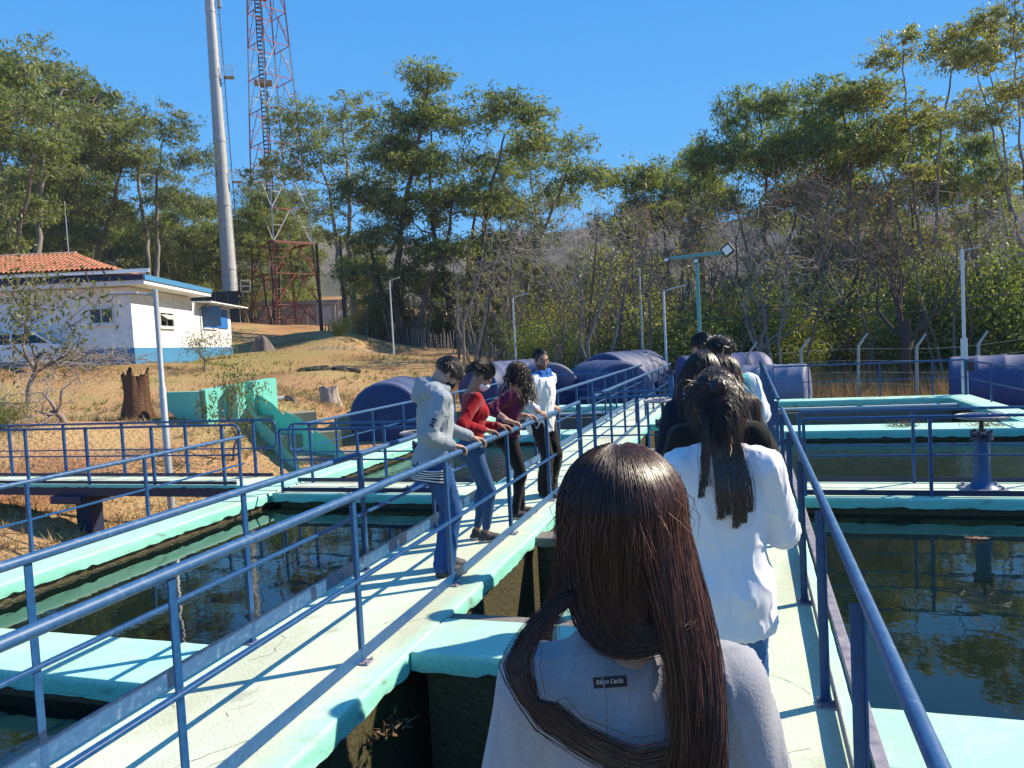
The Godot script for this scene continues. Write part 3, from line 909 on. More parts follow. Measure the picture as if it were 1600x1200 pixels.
# ---------------------------------------------------------------- mast, lattice tower, things on the rise
func make_far_structures() -> void:
	var base := ground_at(-45.2, -60.2) - Vector3.UP * 0.6
	var t := thing("telecom_mast", "tall tapered grey steel mast with a ladder and small side platforms", "mast", base)
	var m := M.new()
	var r := 0.72
	var y := 0.0
	while y < 44.0:
		var r2 := r - 0.055
		var pr := PackedVector2Array([Vector2(r, y), Vector2(r2, y + 5.4), Vector2(r2 + 0.035, y + 5.42), Vector2(r2 + 0.03, y + 5.75), Vector2(r2, y + 5.77)])
		m.lathe(pr, 12, Transform3D(), false)
		y += 5.76
		r = r2
	part("shaft", m.mesh(mat.mast_grey), t)
	var lat := Vector3(0.8, 0, -0.6)
	m = M.new()
	for s in [-0.2, 0.2]:
		m.bar(lat * 0.95 + Vector3(-0.6, 0, -0.8) * s + Vector3.UP * 1.5, lat * 0.62 + Vector3(-0.6, 0, -0.8) * s + Vector3.UP * 44.0, 0.045, 4)
	for i in 140:
		var f := i / 139.0
		var p := lat * lerpf(0.95, 0.62, f) + Vector3.UP * lerpf(1.6, 43.8, f)
		m.bar(p - Vector3(-0.6, 0, -0.8) * 0.2, p + Vector3(-0.6, 0, -0.8) * 0.2, 0.03, 3)
		if i % 4 == 0: m.bar(p, p - lat * 0.3, 0.02, 3)
	stuff(part("ladder", m.mesh(mat.black_metal), t))
	for py: float in [3.4, 13.4, 22.8, 32.6]:
		m = M.new()
		var c := lat * (1.35 - py * 0.008) + Vector3.UP * py
		m.box(c, Vector3(0.9, 0.08, 0.8), Basis(lat, Vector3.UP, Vector3(-0.6, 0, -0.8).normalized()))
		for k: int in 4:
			var q := c + lat * (0.42 if k & 1 else -0.42) + Vector3(-0.6, 0, -0.8) * (0.38 if k & 2 else -0.38)
			m.bar(q, q + Vector3.UP * 1.0, 0.03, 4)
		for e in [0.5, 1.0]:
			m.bar(c + lat * 0.42 + Vector3(-0.6, 0, -0.8) * 0.38 + Vector3.UP * e, c + lat * 0.42 - Vector3(-0.6, 0, -0.8) * 0.38 + Vector3.UP * e, 0.025, 4)
			for s in [-0.38, 0.38]: m.bar(c + lat * 0.42 + Vector3(-0.6, 0, -0.8) * s + Vector3.UP * e, c - lat * 0.42 + Vector3(-0.6, 0, -0.8) * s + Vector3.UP * e, 0.025, 4)
		part("platform", m.mesh(mat.mast_grey), t)
	m = M.new()
	m.box(lat * 0.75 + Vector3.UP * 29.3, Vector3(0.35, 0.7, 0.5), Basis(lat, Vector3.UP, Vector3(-0.6, 0, -0.8).normalized()), 0.03)
	part("antenna", m.mesh(mat.mast_grey), t)
	lattice_tower()
	# dark fence and pale concrete slab wall around the compound
	t = thing("compound_wall", "pinkish grey concrete slab wall behind the foot of the lattice tower", "wall", ground_at(-51, -74))
	for i in 7:
		m = M.new()
		m.box(Vector3(i * 1.75 * 0.83, 1.3, i * 1.75 * -0.55), Vector3(1.7, 3.4, 0.12), Basis(Vector3.UP, atan2(0.55, 0.83)))
		part("panel", m.mesh(mat.concrete_grey), t)
	t = thing("dark_fence", "black sheet fence beside the foot of the grey mast", "fence", ground_at(-45.5, -57.0))
	for i in 6:
		m = M.new()
		m.box(Vector3((i - 3) * 0.98 * 0.83 + 0.5, 1.2, (i - 3) * 0.98 * -0.55), Vector3(0.95, 2.8, 0.06), Basis(Vector3.UP, atan2(0.55, 0.83)))
		part("panel", m.mesh(mat.black_metal), t)
	for k in 3:
		t = thing("equipment_cabinet", ["pale grey equipment hut at the foot of the lattice tower", "white equipment cabinet beside the grey hut by the tower", "small white cabinet at the far leg of the lattice tower"][k], "cabinet", ground_at(-41.6 + k * 1.5, -70.5 - k * 1.0))
		m = M.new()
		var s: Vector3 = [Vector3(2.0, 2.4, 1.6), Vector3(1.3, 1.7, 1.1), Vector3(1.0, 1.3, 0.8)][k]
		m.box(Vector3(0, s.y / 2, 0), s, Basis(Vector3.UP, 0.6), 0.05)
		part("cabinet", m.mesh(mat.white_wall if k else mat.concrete_grey), t)
		m = M.new()
		m.box(Vector3(0, s.y + 0.05, 0), Vector3(s.x + 0.3, 0.08, s.z + 0.3), Basis(Vector3.UP, 0.6))
		part("roof", m.mesh(mat.galvanised), t)
		m = M.new()
		m.box(Basis(Vector3.UP, 0.6) * Vector3(0, 0, s.z / 2 + 0.01) + Vector3(0, s.y * 0.48, 0), Vector3(s.x * 0.5, s.y * 0.8, 0.03), Basis(Vector3.UP, 0.6))
		part("door", m.mesh(mat.galvanised), t)

func lattice_tower() -> void:
	var c := Vector3(-46.4, 4.4, -70.8)
	var t := thing("lattice_tower", "red and white steel lattice tower with a wide rusty base", "tower", c)
	var lat := Vector3(0.833, 0, -0.553)
	var dep := Vector3(-0.553, 0, -0.833)
	var phi := deg_to_rad(15.0)
	var corner := func(k: int, y: float) -> Vector3:
		var R := 3.75 - y * 0.07
		if y > 9.0: R = 3.12 - (y - 9.0) * 0.049
		var a := phi + k * PI / 2
		return lat * (R * cos(a)) - dep * (R * sin(a)) + Vector3.UP * y
	var rust := Color(0.2, 0.06, 0.03)
	var red := Color(0.36, 0.07, 0.04)
	var white := Color(0.6, 0.58, 0.57)
	var tint := func(y: float, k: int) -> Color:
		if y < 9.1: return rust.lerp(red, 0.3 * (k % 2))
		var b := int((y - 9.0) / 6.8) % 2
		return red.lerp(white, 0.25) if b == 1 else white
	var levels := [0.0, 2.6, 5.8, 9.0]
	while levels[levels.size() - 1] < 50.0: levels.append(levels[levels.size() - 1] + 3.4)
	for k: int in 4:
		var m := M.new()
		for i in levels.size() - 1:
			m.col = tint.call(levels[i] + 0.1, k)
			var w := 0.2 if levels[i] < 8.9 else 0.15
			m.strut(corner.call(k, levels[i]), corner.call(k, levels[i + 1]), w, w, lat)
		part("leg", m.mesh(mat.tower_paint), t)
	var m := M.new()
	for i in levels.size() - 1:
		var y0: float = levels[i]
		var y1: float = levels[i + 1]
		for k: int in 4:
			m.col = tint.call(y0 + 0.1, k + (i % 2))
			var a: Vector3 = corner.call(k, y0)
			var b: Vector3 = corner.call((k + 1) % 4, y0)
			var a1: Vector3 = corner.call(k, y1)
			var b1: Vector3 = corner.call((k + 1) % 4, y1)
			var w := 0.1 if y0 < 8.9 else 0.075
			if i > 0:
				m.col = red if y0 >= 9.0 else rust
				m.strut(a, b, w, w)
			m.col = tint.call(y0 + 0.1, k + 1)
			var mid := (a1 + b1) * 0.5
			m.strut(a, mid, w, w, lat)
			m.strut(b, mid, w, w, lat)
			m.strut(a.lerp(mid, 0.5), a.lerp(a1, 0.5), w * 0.6, w * 0.6, lat)
			m.strut(b.lerp(mid, 0.5), b.lerp(b1, 0.5), w * 0.6, w * 0.6, lat)
		if i == 3:
			for k: int in 4:
				m.col = rust
				m.strut(corner.call(k, 9.0), corner.call((k + 1) % 4, 9.0), 0.24, 0.24)
	stuff(part("bracing", m.mesh(mat.tower_paint), t))
	m = M.new()
	var l0 := lat * -0.9 - dep * 0.3
	for s in [-0.32, 0.32]:
		m.col = Color(0.03, 0.025, 0.025)
		m.strut(l0 + lat * s, l0 * 0.75 + lat * s + Vector3.UP * 50.0, 0.1, 0.1, lat)
	for i in 120:
		var y := i * 0.42
		m.col = Color(0.05, 0.035, 0.03) if y > 9.0 else Color(0.08, 0.03, 0.02)
		var p := l0.lerp(l0 * 0.75, y / 50.0) + Vector3.UP * y
		m.strut(p - lat * 0.32, p + lat * 0.32, 0.16, 0.1)
	stuff(part("cable_ladder", m.mesh(mat.tower_paint), t))
	for y: float in [17.4, 25.6, 34.3]:
		m = M.new()
		m.col = Color(0.42, 0.09, 0.04) if y != 25.6 else Color(0.4, 0.3, 0.22)
		var p := l0.lerp(l0 * 0.75, y / 50.0) + Vector3.UP * y
		m.box(p, Vector3(1.8, 0.35, 1.2), Basis(lat, Vector3.UP, -dep), 0.05)
		part("rest_platform", m.mesh(mat.tower_paint), t)
	for k: int in 4:
		m = M.new()
		m.box(corner.call(k, 0.0) + Vector3(0, -0.3, 0), Vector3(0.9, 0.9, 0.9), Basis(Vector3.UP, 0.4), 0.05)
		part("footing", m.mesh(mat.concrete_grey), t)

# ---------------------------------------------------------------- the bank: building, tanks, stumps, poles
func frame_of(at: Vector3, side: Vector3, back: Vector3) -> Transform3D:      # local x along SIDE, z along BACK
	return Transform3D(Basis(side.normalized(), Vector3.UP, side.normalized().cross(Vector3.UP)), at) if back == Vector3.ZERO else Transform3D(Basis(side.normalized(), Vector3.UP, back.normalized()), at)

func make_site() -> void:
	make_white_building()
	make_tiled_house()
	make_drop_channel()
	make_small_things()
	make_blue_tanks()
	make_poles()
	make_fence()

# a window with frame, panes and sill; local x along the wall, z outwards
func window_in(t: Node3D, at: Transform3D, w: float, h: float, panes: int, frame_mat: Material, pane_mat: Material) -> void:
	var f := M.new()
	for s in [-1.0, 1.0]:
		f.box(Vector3(s * w / 2, 0, 0.02), Vector3(0.06, h + 0.06, 0.07))
		f.box(Vector3(0, s * h / 2, 0.021), Vector3(w - 0.06, 0.06, 0.068))
	for i in range(1, panes): f.box(Vector3(-w / 2 + w * i / panes, 0, 0.02), Vector3(0.05, h - 0.06, 0.06))
	var fr := part("window", f.mesh(frame_mat), t, at)
	for i in panes:
		var p := M.new()
		p.box(Vector3(-w / 2 + w * (i + 0.5) / panes, 0, 0.006), Vector3(w / panes - 0.056, h - 0.06, 0.012))
		part("pane", p.mesh(pane_mat), fr)
	var s := M.new()
	s.box(Vector3(0, -h / 2 - 0.07, 0.05), Vector3(w + 0.2, 0.07, 0.12))
	part("sill", s.mesh(mat.white_wall), fr)

func make_white_building() -> void:
	var c := Vector3(-24.65, 1.7, -26.24)
	var d1 := Vector3(-0.35, 0, -0.937).normalized()
	var out := Vector3(0.937, 0, -0.35).normalized()         # out of the long wall, towards the right
	var t := thing("office_building", "low white building with a blue base band and blue roof edge on the bank", "building", c)
	var loc := Transform3D(Basis(-d1, Vector3.UP, out).orthonormalized(), Vector3.ZERO)       # x towards the viewer along the long wall, z out of it
	var B := loc.basis
	var boxm := func(called: String, lo: Vector3, hi: Vector3, m: Material):
		var q := M.new()
		q.box((lo + hi) / 2, hi - lo)
		part(called, q.mesh(m), t, loc)
	# x: 0 at the corner, negative away; z: 0 at the wall face, negative inwards
	boxm.call("wall", Vector3(-7.1, 0.8, -6.0), Vector3(0, 3.35, 0), mat.white_wall)
	boxm.call("base_band", Vector3(-7.1, -0.6, -6.02), Vector3(0.02, 0.8, 0.02), mat.blue_band)
	boxm.call("annex_wall", Vector3(-13.7, 0.8, -5.0), Vector3(-7.102, 3.12, -0.03), mat.white_wall)
	boxm.call("annex_band", Vector3(-13.72, -0.6, -5.0), Vector3(-7.122, 0.8, -0.01), mat.blue_band)
	# sloping roof slab with a blue edge
	var q := M.new()
	q.box(Vector3(-3.4, 3.46, -2.8), Vector3(8.3, 0.16, 7.4))
	part("soffit", q.mesh(mat.white_wall), t, loc)
	q = M.new()
	q.box(Vector3(-3.4, 3.655, 0.93), Vector3(8.34, 0.22, 0.06))
	part("roof_edge", q.mesh(mat.blue_band), t, loc)
	q = M.new()
	q.box(Vector3(0.78, 3.655, -2.8), Vector3(0.06, 0.22, 7.36))
	part("roof_edge", q.mesh(mat.navy), t, loc)
	q = M.new()
	q.box(Vector3(-7.54, 3.655, -2.8), Vector3(0.06, 0.22, 7.36))
	part("roof_edge", q.mesh(mat.navy), t, loc)
	q = M.new()
	q.box(Vector3(-11.2, 3.24, -2.3), Vector3(6.9, 0.05, 6.2), Basis(Vector3.RIGHT, 0.03))
	part("annex_roof", q.mesh(mat.dead_wood), t, loc)
	q = M.new()
	for x in [-8.3, -10.6, -13.3]:
		q.strut(Vector3(x, 2.8, 0.0), Vector3(x, 3.18, 0.62), 0.03, 0.03)
		q.strut(Vector3(x, 3.18, 0.0), Vector3(x, 3.18, 0.62), 0.03, 0.03)
	part("bracket", q.mesh(mat.black_metal), t, loc)
	# windows: louvre in the long wall, blue one with an open leaf in the annex, grey one on the short wall
	window_in(t, loc * Transform3D(Basis(), Vector3(-3.7, 2.1, 0.0)), 1.6, 0.66, 2, mat.pole_white, mat.glass_dark)
	var lv := M.new()
	lv.box(Vector3(-3.7, 2.2, 0.2), Vector3(1.4, 0.03, 0.4), Basis(Vector3.RIGHT, 0.6))
	part("awning_pane", lv.mesh(mat.pipe_white), t, loc)
	window_in(t, loc * Transform3D(Basis(), Vector3(-9.85, 2.42, -0.03)), 2.1, 1.08, 2, mat.window_blue, mat.glass_dark)
	for k in 2:
		var p := M.new()
		p.box(Vector3(0, 0, 0), Vector3(1.9 if k == 0 else 0.95, 1.1, 0.04), Basis(), 0.01)
		if k == 0: part("shutter", p.mesh(mat.window_blue), t, loc * Transform3D(Basis(), Vector3(-12.0, 2.42, 0.02)))
		else: part("shutter", p.mesh(mat.faded_blue), t, loc * Transform3D(Basis(Vector3.UP, PI / 2 - 0.1), Vector3(-8.62, 2.42, 0.5)))
	var short := Transform3D(Basis(-B.z, Vector3.UP, B.x), Vector3.ZERO)      # x away to the left, z towards the viewer
	window_in(t, Transform3D(Basis(B.z, Vector3.UP, -B.x).rotated(Vector3.UP, PI), B * Vector3(0.0, 2.19, -1.22)), 0.95, 0.62, 2, mat.pole_white, mat.glass_dark)

func make_tiled_house() -> void:
	var c := Vector3(-24.65, 1.8, -26.24)
	var u := Vector3(-0.937, 0, 0.35).normalized()
	var back := Vector3(-0.35, 0, -0.937).normalized()
	var t := thing("tiled_house", "long white house under an orange tile roof behind a thin bare tree", "house", c)
	var loc := Transform3D(Basis(u, Vector3.UP, back), Vector3.ZERO)
	var boxm := func(called: String, lo: Vector3, hi: Vector3, m: Material):
		var q := M.new()
		q.box((lo + hi) / 2, hi - lo)
		part(called, q.mesh(m), t, loc)
	boxm.call("wall", Vector3(2.62, -0.6, 4.4), Vector3(22, 4.05, 6.2), mat.white_wall)
	boxm.call("side_wall", Vector3(6.2, -0.5, 3.2), Vector3(6.4, 3.9, 4.38), mat.white_wall)
	boxm.call("blue_band", Vector3(2.64, 1.75, 4.34), Vector3(22, 2.2, 4.397), mat.blue_band)
	boxm.call("parapet", Vector3(2.63, 0.85, 1.9), Vector3(22, 1.35, 2.05), mat.white_wall)
	boxm.call("parapet_base", Vector3(2.63, -0.4, 1.92), Vector3(22, 0.85, 2.03), mat.blue_band)
	for x in [3.6, 7.4, 9.6, 13.0, 16.5, 20.0]:
		boxm.call("pillar", Vector3(x - 0.17, 1.352, 1.8), Vector3(x + 0.17, 3.95, 2.14), mat.white_wall)
	boxm.call("window", Vector3(4.3, 1.5, 4.3), Vector3(5.6, 2.6, 4.35), mat.glass_dark)
	boxm.call("window", Vector3(8.3, 1.5, 4.3), Vector3(9.4, 2.6, 4.35), mat.glass_dark)
	boxm.call("door", Vector3(11.0, 0.2, 4.3), Vector3(11.9, 2.5, 4.35), mat.dead_wood)
	boxm.call("eave_board", Vector3(-0.4, 3.96, 1.1), Vector3(22.6, 4.12, 1.18), mat.pole_white)
	# roof: rows of barrel tiles, one slope in view, hipped at its end
	var m := M.new()
	var pitch := 0.21
	var cols := int(23.0 / pitch)
	for i in cols:
		var x0 := -0.4 + i * pitch
		var top := minf(2.6, maxf(0.2, (x0 + 0.5) * 0.9))
		var rows := maxi(1, int(top / 0.36))
		for r in rows:
			var z0 := 1.05 + top * r / rows
			var z1 := 1.05 + top * (r + 1) / rows + 0.04
			var y0 := 4.14 + (z0 - 1.05) * 0.42
			var y1 := 4.14 + (z1 - 1.05) * 0.42 - 0.012
			var tone := Color(0.46, 0.165, 0.07).lerp(Color(0.36, 0.12, 0.055), rng.randf()).lerp(Color(0.5, 0.26, 0.15), rng.randf() * 0.4)
			m.col = tone
			m.tube(paths([Vector3(x0 + 0.1, y0, z0), Vector3(x0 + 0.1, y1, z1)]), PackedFloat32Array([0.1, 0.085]), 6, false)
	m.col = Color(0.28, 0.1, 0.05)
	m.quad(Vector3(22.6, 4.1, 1.05), Vector3(-0.4, 4.1, 1.05), Vector3(2.5, 5.19, 3.65), Vector3(22.6, 5.19, 3.65))
	m.quad(Vector3(2.5, 5.19, 3.65), Vector3(-0.4, 4.1, 6.3), Vector3(22.6, 4.1, 6.3), Vector3(22.6, 5.19, 3.65))
	m.tri(Vector3(-0.4, 4.1, 1.05), Vector3(-0.4, 4.1, 6.3), Vector3(2.5, 5.19, 3.65))
	stuff(part("roof_tiles", m.mesh(mat.roof_tile), t, loc * Transform3D(Basis(), Vector3(1.4, 0, 0))))
	var q := M.new()
	q.col = Color(0.5, 0.3, 0.2)
	var g := 0
	while g < 50:
		q.tube(paths([Vector3(2.4 + g * 0.38, 5.22, 3.65), Vector3(2.4 + g * 0.38 + 0.4, 5.22, 3.65)]), PackedFloat32Array([0.13, 0.11]), 6)
		g += 1
	part("ridge", q.mesh(mat.roof_tile), t, loc * Transform3D(Basis(), Vector3(1.4, 0, 0)))
	# two white cars in front of the house
	for k in 2:
		var at: Vector3 = c + loc.basis * Vector3(4.6 + k * 3.6, 0, -0.6)
		at.y = height(at.x, at.z)
		car(at, ["white hatchback parked by the house behind the bare tree", "white car at the picture's edge, its wheel and door in view"][k], atan2(u.x, u.z) + PI / 2 + 0.25)

func car(at: Vector3, label: String, turn: float) -> void:
	var t := thing("parked_car", label, "car", at, turn, "")
	var m := M.new()
	var prof := [[-2.0, 0.35, 0.75], [-1.95, 0.3, 0.88], [-1.0, 0.28, 0.98], [1.2, 0.28, 1.0], [1.9, 0.3, 0.92], [2.0, 0.36, 0.7]]
	for i in prof.size() - 1:
		var a: Array = prof[i]
		var b: Array = prof[i + 1]
		for s in [-1.0, 1.0]:
			var p := [Vector3(a[0], a[1], s * 0.82), Vector3(b[0], b[1], s * 0.82), Vector3(b[0], b[2], s * 0.78), Vector3(a[0], a[2], s * 0.78)]
			if s > 0: m.quad(p[0], p[1], p[2], p[3])
			else: m.quad(p[3], p[2], p[1], p[0])
		m.quad(Vector3(a[0], a[2], 0.78), Vector3(b[0], b[2], 0.78), Vector3(b[0], b[2], -0.78), Vector3(a[0], a[2], -0.78))
	m.quad(Vector3(-2.0, 0.35, -0.82), Vector3(-2.0, 0.35, 0.82), Vector3(-2.0, 0.75, 0.78), Vector3(-2.0, 0.75, -0.78))
	m.quad(Vector3(2.0, 0.36, 0.82), Vector3(2.0, 0.36, -0.82), Vector3(2.0, 0.7, -0.78), Vector3(2.0, 0.7, 0.78))
	m.box(Vector3(0.1, 1.42, 0), Vector3(1.7, 0.06, 1.16), Basis(), 0.03)
	for s in [-1.0, 1.0]:
		m.strut(Vector3(-1.25, 0.98, s * 0.72), Vector3(-0.7, 1.42, s * 0.56), 0.06, 0.06)
		m.strut(Vector3(0.95, 1.42, s * 0.56), Vector3(1.6, 0.96, s * 0.72), 0.08, 0.08)
		m.strut(Vector3(0.15, 0.98, s * 0.74), Vector3(0.15, 1.42, s * 0.57), 0.06, 0.06)
	part("body", m.mesh(mat.car_white), t)
	m = M.new()
	for s in [-1.0, 1.0]:
		var p := [Vector3(-1.2, 0.98, s * 0.74), Vector3(1.5, 0.98, s * 0.74), Vector3(0.95, 1.4, s * 0.57), Vector3(-0.68, 1.4, s * 0.57)]
		if s > 0: m.quad(p[0], p[1], p[2], p[3])
		else: m.quad(p[3], p[2], p[1], p[0])
	m.quad(Vector3(-1.24, 0.98, -0.7), Vector3(-1.24, 0.98, 0.7), Vector3(-0.7, 1.4, 0.56), Vector3(-0.7, 1.4, -0.56))
	m.quad(Vector3(1.55, 0.97, 0.7), Vector3(1.55, 0.97, -0.7), Vector3(0.95, 1.4, -0.56), Vector3(0.95, 1.4, 0.56))
	part("window", m.mesh(mat.glass_dark), t)
	for x in [-1.25, 1.3]:
		for s in [-1.0, 1.0]:
			var w := M.new()
			w.lathe(PackedVector2Array([Vector2(0.19, -0.1), Vector2(0.31, -0.1), Vector2(0.32, 0.08), Vector2(0.19, 0.1)]), 18, Transform3D(Basis(Vector3.RIGHT, PI / 2), Vector3(x, 0.32, s * 0.76)), false)
			var n := part("wheel", w.mesh(mat.tyre), t)
			w = M.new()
			w.lathe(PackedVector2Array([Vector2(0.0, -0.08), Vector2(0.19, -0.08), Vector2(0.19, 0.09), Vector2(0.0, 0.09)]), 14, Transform3D(Basis(Vector3.RIGHT, PI / 2), Vector3(x, 0.32, s * 0.765)), false)
			part("rim", w.mesh(mat.galvanised), n)
	for s in [-0.55, 0.55]:
		m = M.new()
		m.ball(Vector3(-1.97, 0.66, s), Vector3(0.04, 0.08, 0.16), 6)
		part("headlight", m.mesh(mat.lamp_face), t)

# two stepped teal chutes that bring water down the bank
func make_drop_channel() -> void:
	var t := thing("drop_channel", "mint green concrete channel stepping down the dry bank to the tanks", "channel", Vector3(-12.6, 0, -16.2))
	var o := t.position
	var prism := func(called: String, poly: Array, thick: Vector3):          # a vertical slab: outline of points, given a thickness
		var m := M.new()
		m.col = Color(0.2, 0.64, 0.5)
		var n := poly.size()
		var ctr := Vector3.ZERO
		for p: Vector3 in poly: ctr += p / n
		var turn := 1.0
		if ((poly[1] - poly[0]).cross(poly[2] - poly[0])).dot(thick) < 0: turn = -1.0
		for i in range(1, n - 1):
			var a: Vector3 = poly[0] - o
			var b: Vector3 = poly[i] - o
			var c: Vector3 = poly[i + 1] - o
			if turn > 0:
				m.tri(a + thick, b + thick, c + thick); m.tri(c, b, a)
			else:
				m.tri(c + thick, b + thick, a + thick); m.tri(a, b, c)
		for i in n:
			var a: Vector3 = poly[i] - o
			var b: Vector3 = poly[(i + 1) % n] - o
			if turn > 0: m.quad(a, b, b + thick, a + thick)
			else: m.quad(b, a, a + thick, b + thick)
		part(called, m.mesh(mat.painted_concrete), t)
	var lat := Vector3(0.78, 0, -0.62)        # across the view
	var dep := Vector3(-0.62, 0, -0.78)       # away from the viewer
	var e1 := Vector3(0.98, 0, 0.2)           # along the wing wall
	var e2 := Vector3(0.2, 0, -0.98)          # along the head walls, which look east into the sun
	var a := Vector3(-13.3, 0, -15.0)
	var h := a + e1 * 1.4
	prism.call("wing_wall", [a + Vector3.UP * 0.72, a + Vector3.UP * 1.12, h + Vector3.UP * 1.12, h + Vector3.UP * -0.1], e2 * 0.16)
	prism.call("head_wall", [h + e1 * 0.002 + Vector3.UP * -0.2, h + e1 * 0.002 + Vector3.UP * 1.16, h + e2 * 0.62 + Vector3.UP * 1.2, h + e2 * 0.62 + Vector3.UP * -0.2], e1 * -0.2)
	prism.call("head_wall", [h + e2 * 0.64 + e1 * 0.3 + Vector3.UP * -0.2, h + e2 * 0.64 + e1 * 0.3 + Vector3.UP * 1.2, h + e2 * 0.9 + e1 * 0.3 + Vector3.UP * 1.22, h + e2 * 0.9 + e1 * 0.3 + Vector3.UP * -0.2], e1 * -0.5)
	var g := h + e2 * 1.15 + e1 * 0.3
	prism.call("head_wall", [g + Vector3.UP * -0.2, g + Vector3.UP * 1.26, g + e2 * 0.75 + Vector3.UP * 1.3, g + e2 * 0.75 + Vector3.UP * -0.2], e1 * -0.3)
	prism.call("back_wall", [h + e2 * 1.0 - e1 * 0.2 + Vector3.UP * 0.1, h + e2 * 1.0 - e1 * 0.2 + Vector3.UP * 1.22, g + e2 * 0.9 - e1 * 0.34 + Vector3.UP * 1.26, g + e2 * 0.9 - e1 * 0.34 + Vector3.UP * 0.1], e2 * 0.15)
	# the two side walls of the chute, stepping down towards the tanks
	var s0 := h + e2 * 0.95 + e1 * 0.3 + Vector3.UP * 0.62
	var e0 := Vector3(-8.75, -0.62, -13.6)
	var r0 := g + e1 * 0.02 + e2 * 0.1 + Vector3.UP * 0.75
	var f1 := Vector3(-8.2, -0.42, -14.4)
	for k in 2:
		var s: Vector3 = s0 if k == 0 else r0
		var e: Vector3 = e0 if k == 0 else f1
		var d := e - s
		for j in 3:
			var p: Vector3 = s + d * (j / 3.0)
			var q: Vector3 = s + d * ((j + 1) / 3.0) * 0.995
			var lip := Vector3.UP * (0.2 if k == 1 else 0.1)
			prism.call("side_wall", [p + lip, p.lerp(q, 0.55) + lip * (1.0 if j != 1 else 1.3), q + lip * 0.4, q - Vector3.UP * 0.75, p - Vector3.UP * 0.75], dep * 0.16)
	for j in 3:
		var p := s0.lerp(e0, j / 3.0 + 0.05).lerp(r0.lerp(f1, j / 3.0 + 0.05), 0.5)
		var m := M.new()
		m.col = Color(0.33, 0.27, 0.19)
		m.box(p - o - Vector3.UP * 0.42 + lat * 0.6, Vector3(1.5, 0.5, 0.7), Basis(lat, Vector3.UP, -dep))
		part("step", m.mesh(mat.painted_concrete), t)

func make_small_things() -> void:
	# stumps
	stump(ground_at(-14.0, -14.9), "tall dark rotting tree stump on the dry bank", 0.27, 1.25, Color(0.1, 0.055, 0.034), 3)
	stump(ground_at(-11.2, -18.9), "small pale grey tree stump on the bank beside the pipe", 0.22, 0.62, Color(0.28, 0.24, 0.2), 4)
	# boulder-like old stump on the mound
	stump(ground_at(-26.3, -37.5) - Vector3.UP * 0.3, "grey rounded stump on the shady mound below the lattice tower", 0.55, 1.3, Color(0.12, 0.1, 0.09), 5, true)
	# pipe with an elbow
	var t := thing("drain_pipe", "white pipe with a dark elbow sticking out of the bank", "pipe", Vector3(-11.8, 0.55, -17.4))
	var m := M.new()
	m.tube(paths([Vector3(-0.15, 0.14, 0.1), Vector3(0.15, 0.15, -0.05)]), PackedFloat32Array([0.085]), 12)
	part("pipe", m.mesh(mat.pipe_white), t)
	m = M.new()
	var el := []
	for i in 7: el.append(Vector3(0.15 + sin(i * PI / 12) * 0.24, 0.15 - (1 - cos(i * PI / 12)) * 0.24, -0.05 - sin(i * PI / 12) * 0.12))
	el.append(el[6] + Vector3(0.0, -0.12, 0))
	m.tube(paths(el), PackedFloat32Array([0.105]), 12)
	part("elbow", m.mesh(mat.black_metal), t)
	m = M.new()
	m.tube(paths([el[7] + Vector3(0, 0.03, 0), el[7] + Vector3(0, -0.5, 0)]), PackedFloat32Array([0.085]), 12)
	part("downpipe", m.mesh(mat.pipe_white), t)
	# half-buried tyres
	var where := [Vector3(-17.53, 0, -27.96), Vector3(-17.05, 0, -28.3), Vector3(-17.2, 0, -27.8), Vector3(-16.4, 0, -28.65), Vector3(-15.95, 0, -28.9)]
	var says := ["dark old tyre lying on the dirt, the one nearest the building", "dark old tyre lying on the dirt, second of the row from the building", "dark old tyre nearest the tanks, in front of the row", "dark old tyre lying on the dirt, fourth of the row", "dark old tyre at the far end of the row, toward the trees"]
	var tm := M.new()
	var ring := []
	for i in 21: ring.append(Vector3(cos(i * TAU / 20) * 0.27, 0, sin(i * TAU / 20) * 0.27))
	tm.tube(paths(ring), PackedFloat32Array([0.1]), 10, false)
	var tmesh := tm.mesh(mat.tyre)
	for i in 5:
		var o := lone("tyre", tmesh, says[i], "tyre", ground_at(where[i].x, where[i].z) + Vector3.UP * 0.06, "old tyres on the dirt")
		o.rotation = Vector3(0.12 * sin(i * 2.0), i, 0.1)
	# brushwood heap by the building
	m = M.new()
	var hc := ground_at(-24.6, -23.0)
	for i in 420:
		var p := Vector3(rng.randfn(0, 1.5), 0, rng.randfn(0, 0.9))
		p.y = maxf(0.0, rng.randf() * (0.9 - p.length() * 0.22))
		var d := Vector3(rng.randfn(), rng.randfn() * 0.35, rng.randfn()).normalized() * rng.randf_range(0.3, 1.0)
		m.col = Color(0.2, 0.17, 0.15).lerp(Color(0.38, 0.33, 0.28), rng.randf())
		m.tube(paths([p, p + d * 0.5 + Vector3(0, 0.05, 0), p + d]), PackedFloat32Array([rng.randf_range(0.008, 0.025), 0.01, 0.004]), 3)
	stuff(part("twigs", m.mesh(mat.bark), thing("brushwood_heap", "heap of cut grey branches piled at the foot of the white building", "brushwood", hc)))
	# concrete kerb below the parked cars
	m = M.new()
	m.col = Color(0.25, 0.23, 0.21)
	m.box(Vector3(0, 0.06, 0), Vector3(9, 0.18, 0.2), Basis(Vector3.UP, -0.36))
	struct("kerb", m.mesh(mat.concrete_grey), ground_at(-28.5, -22.6))

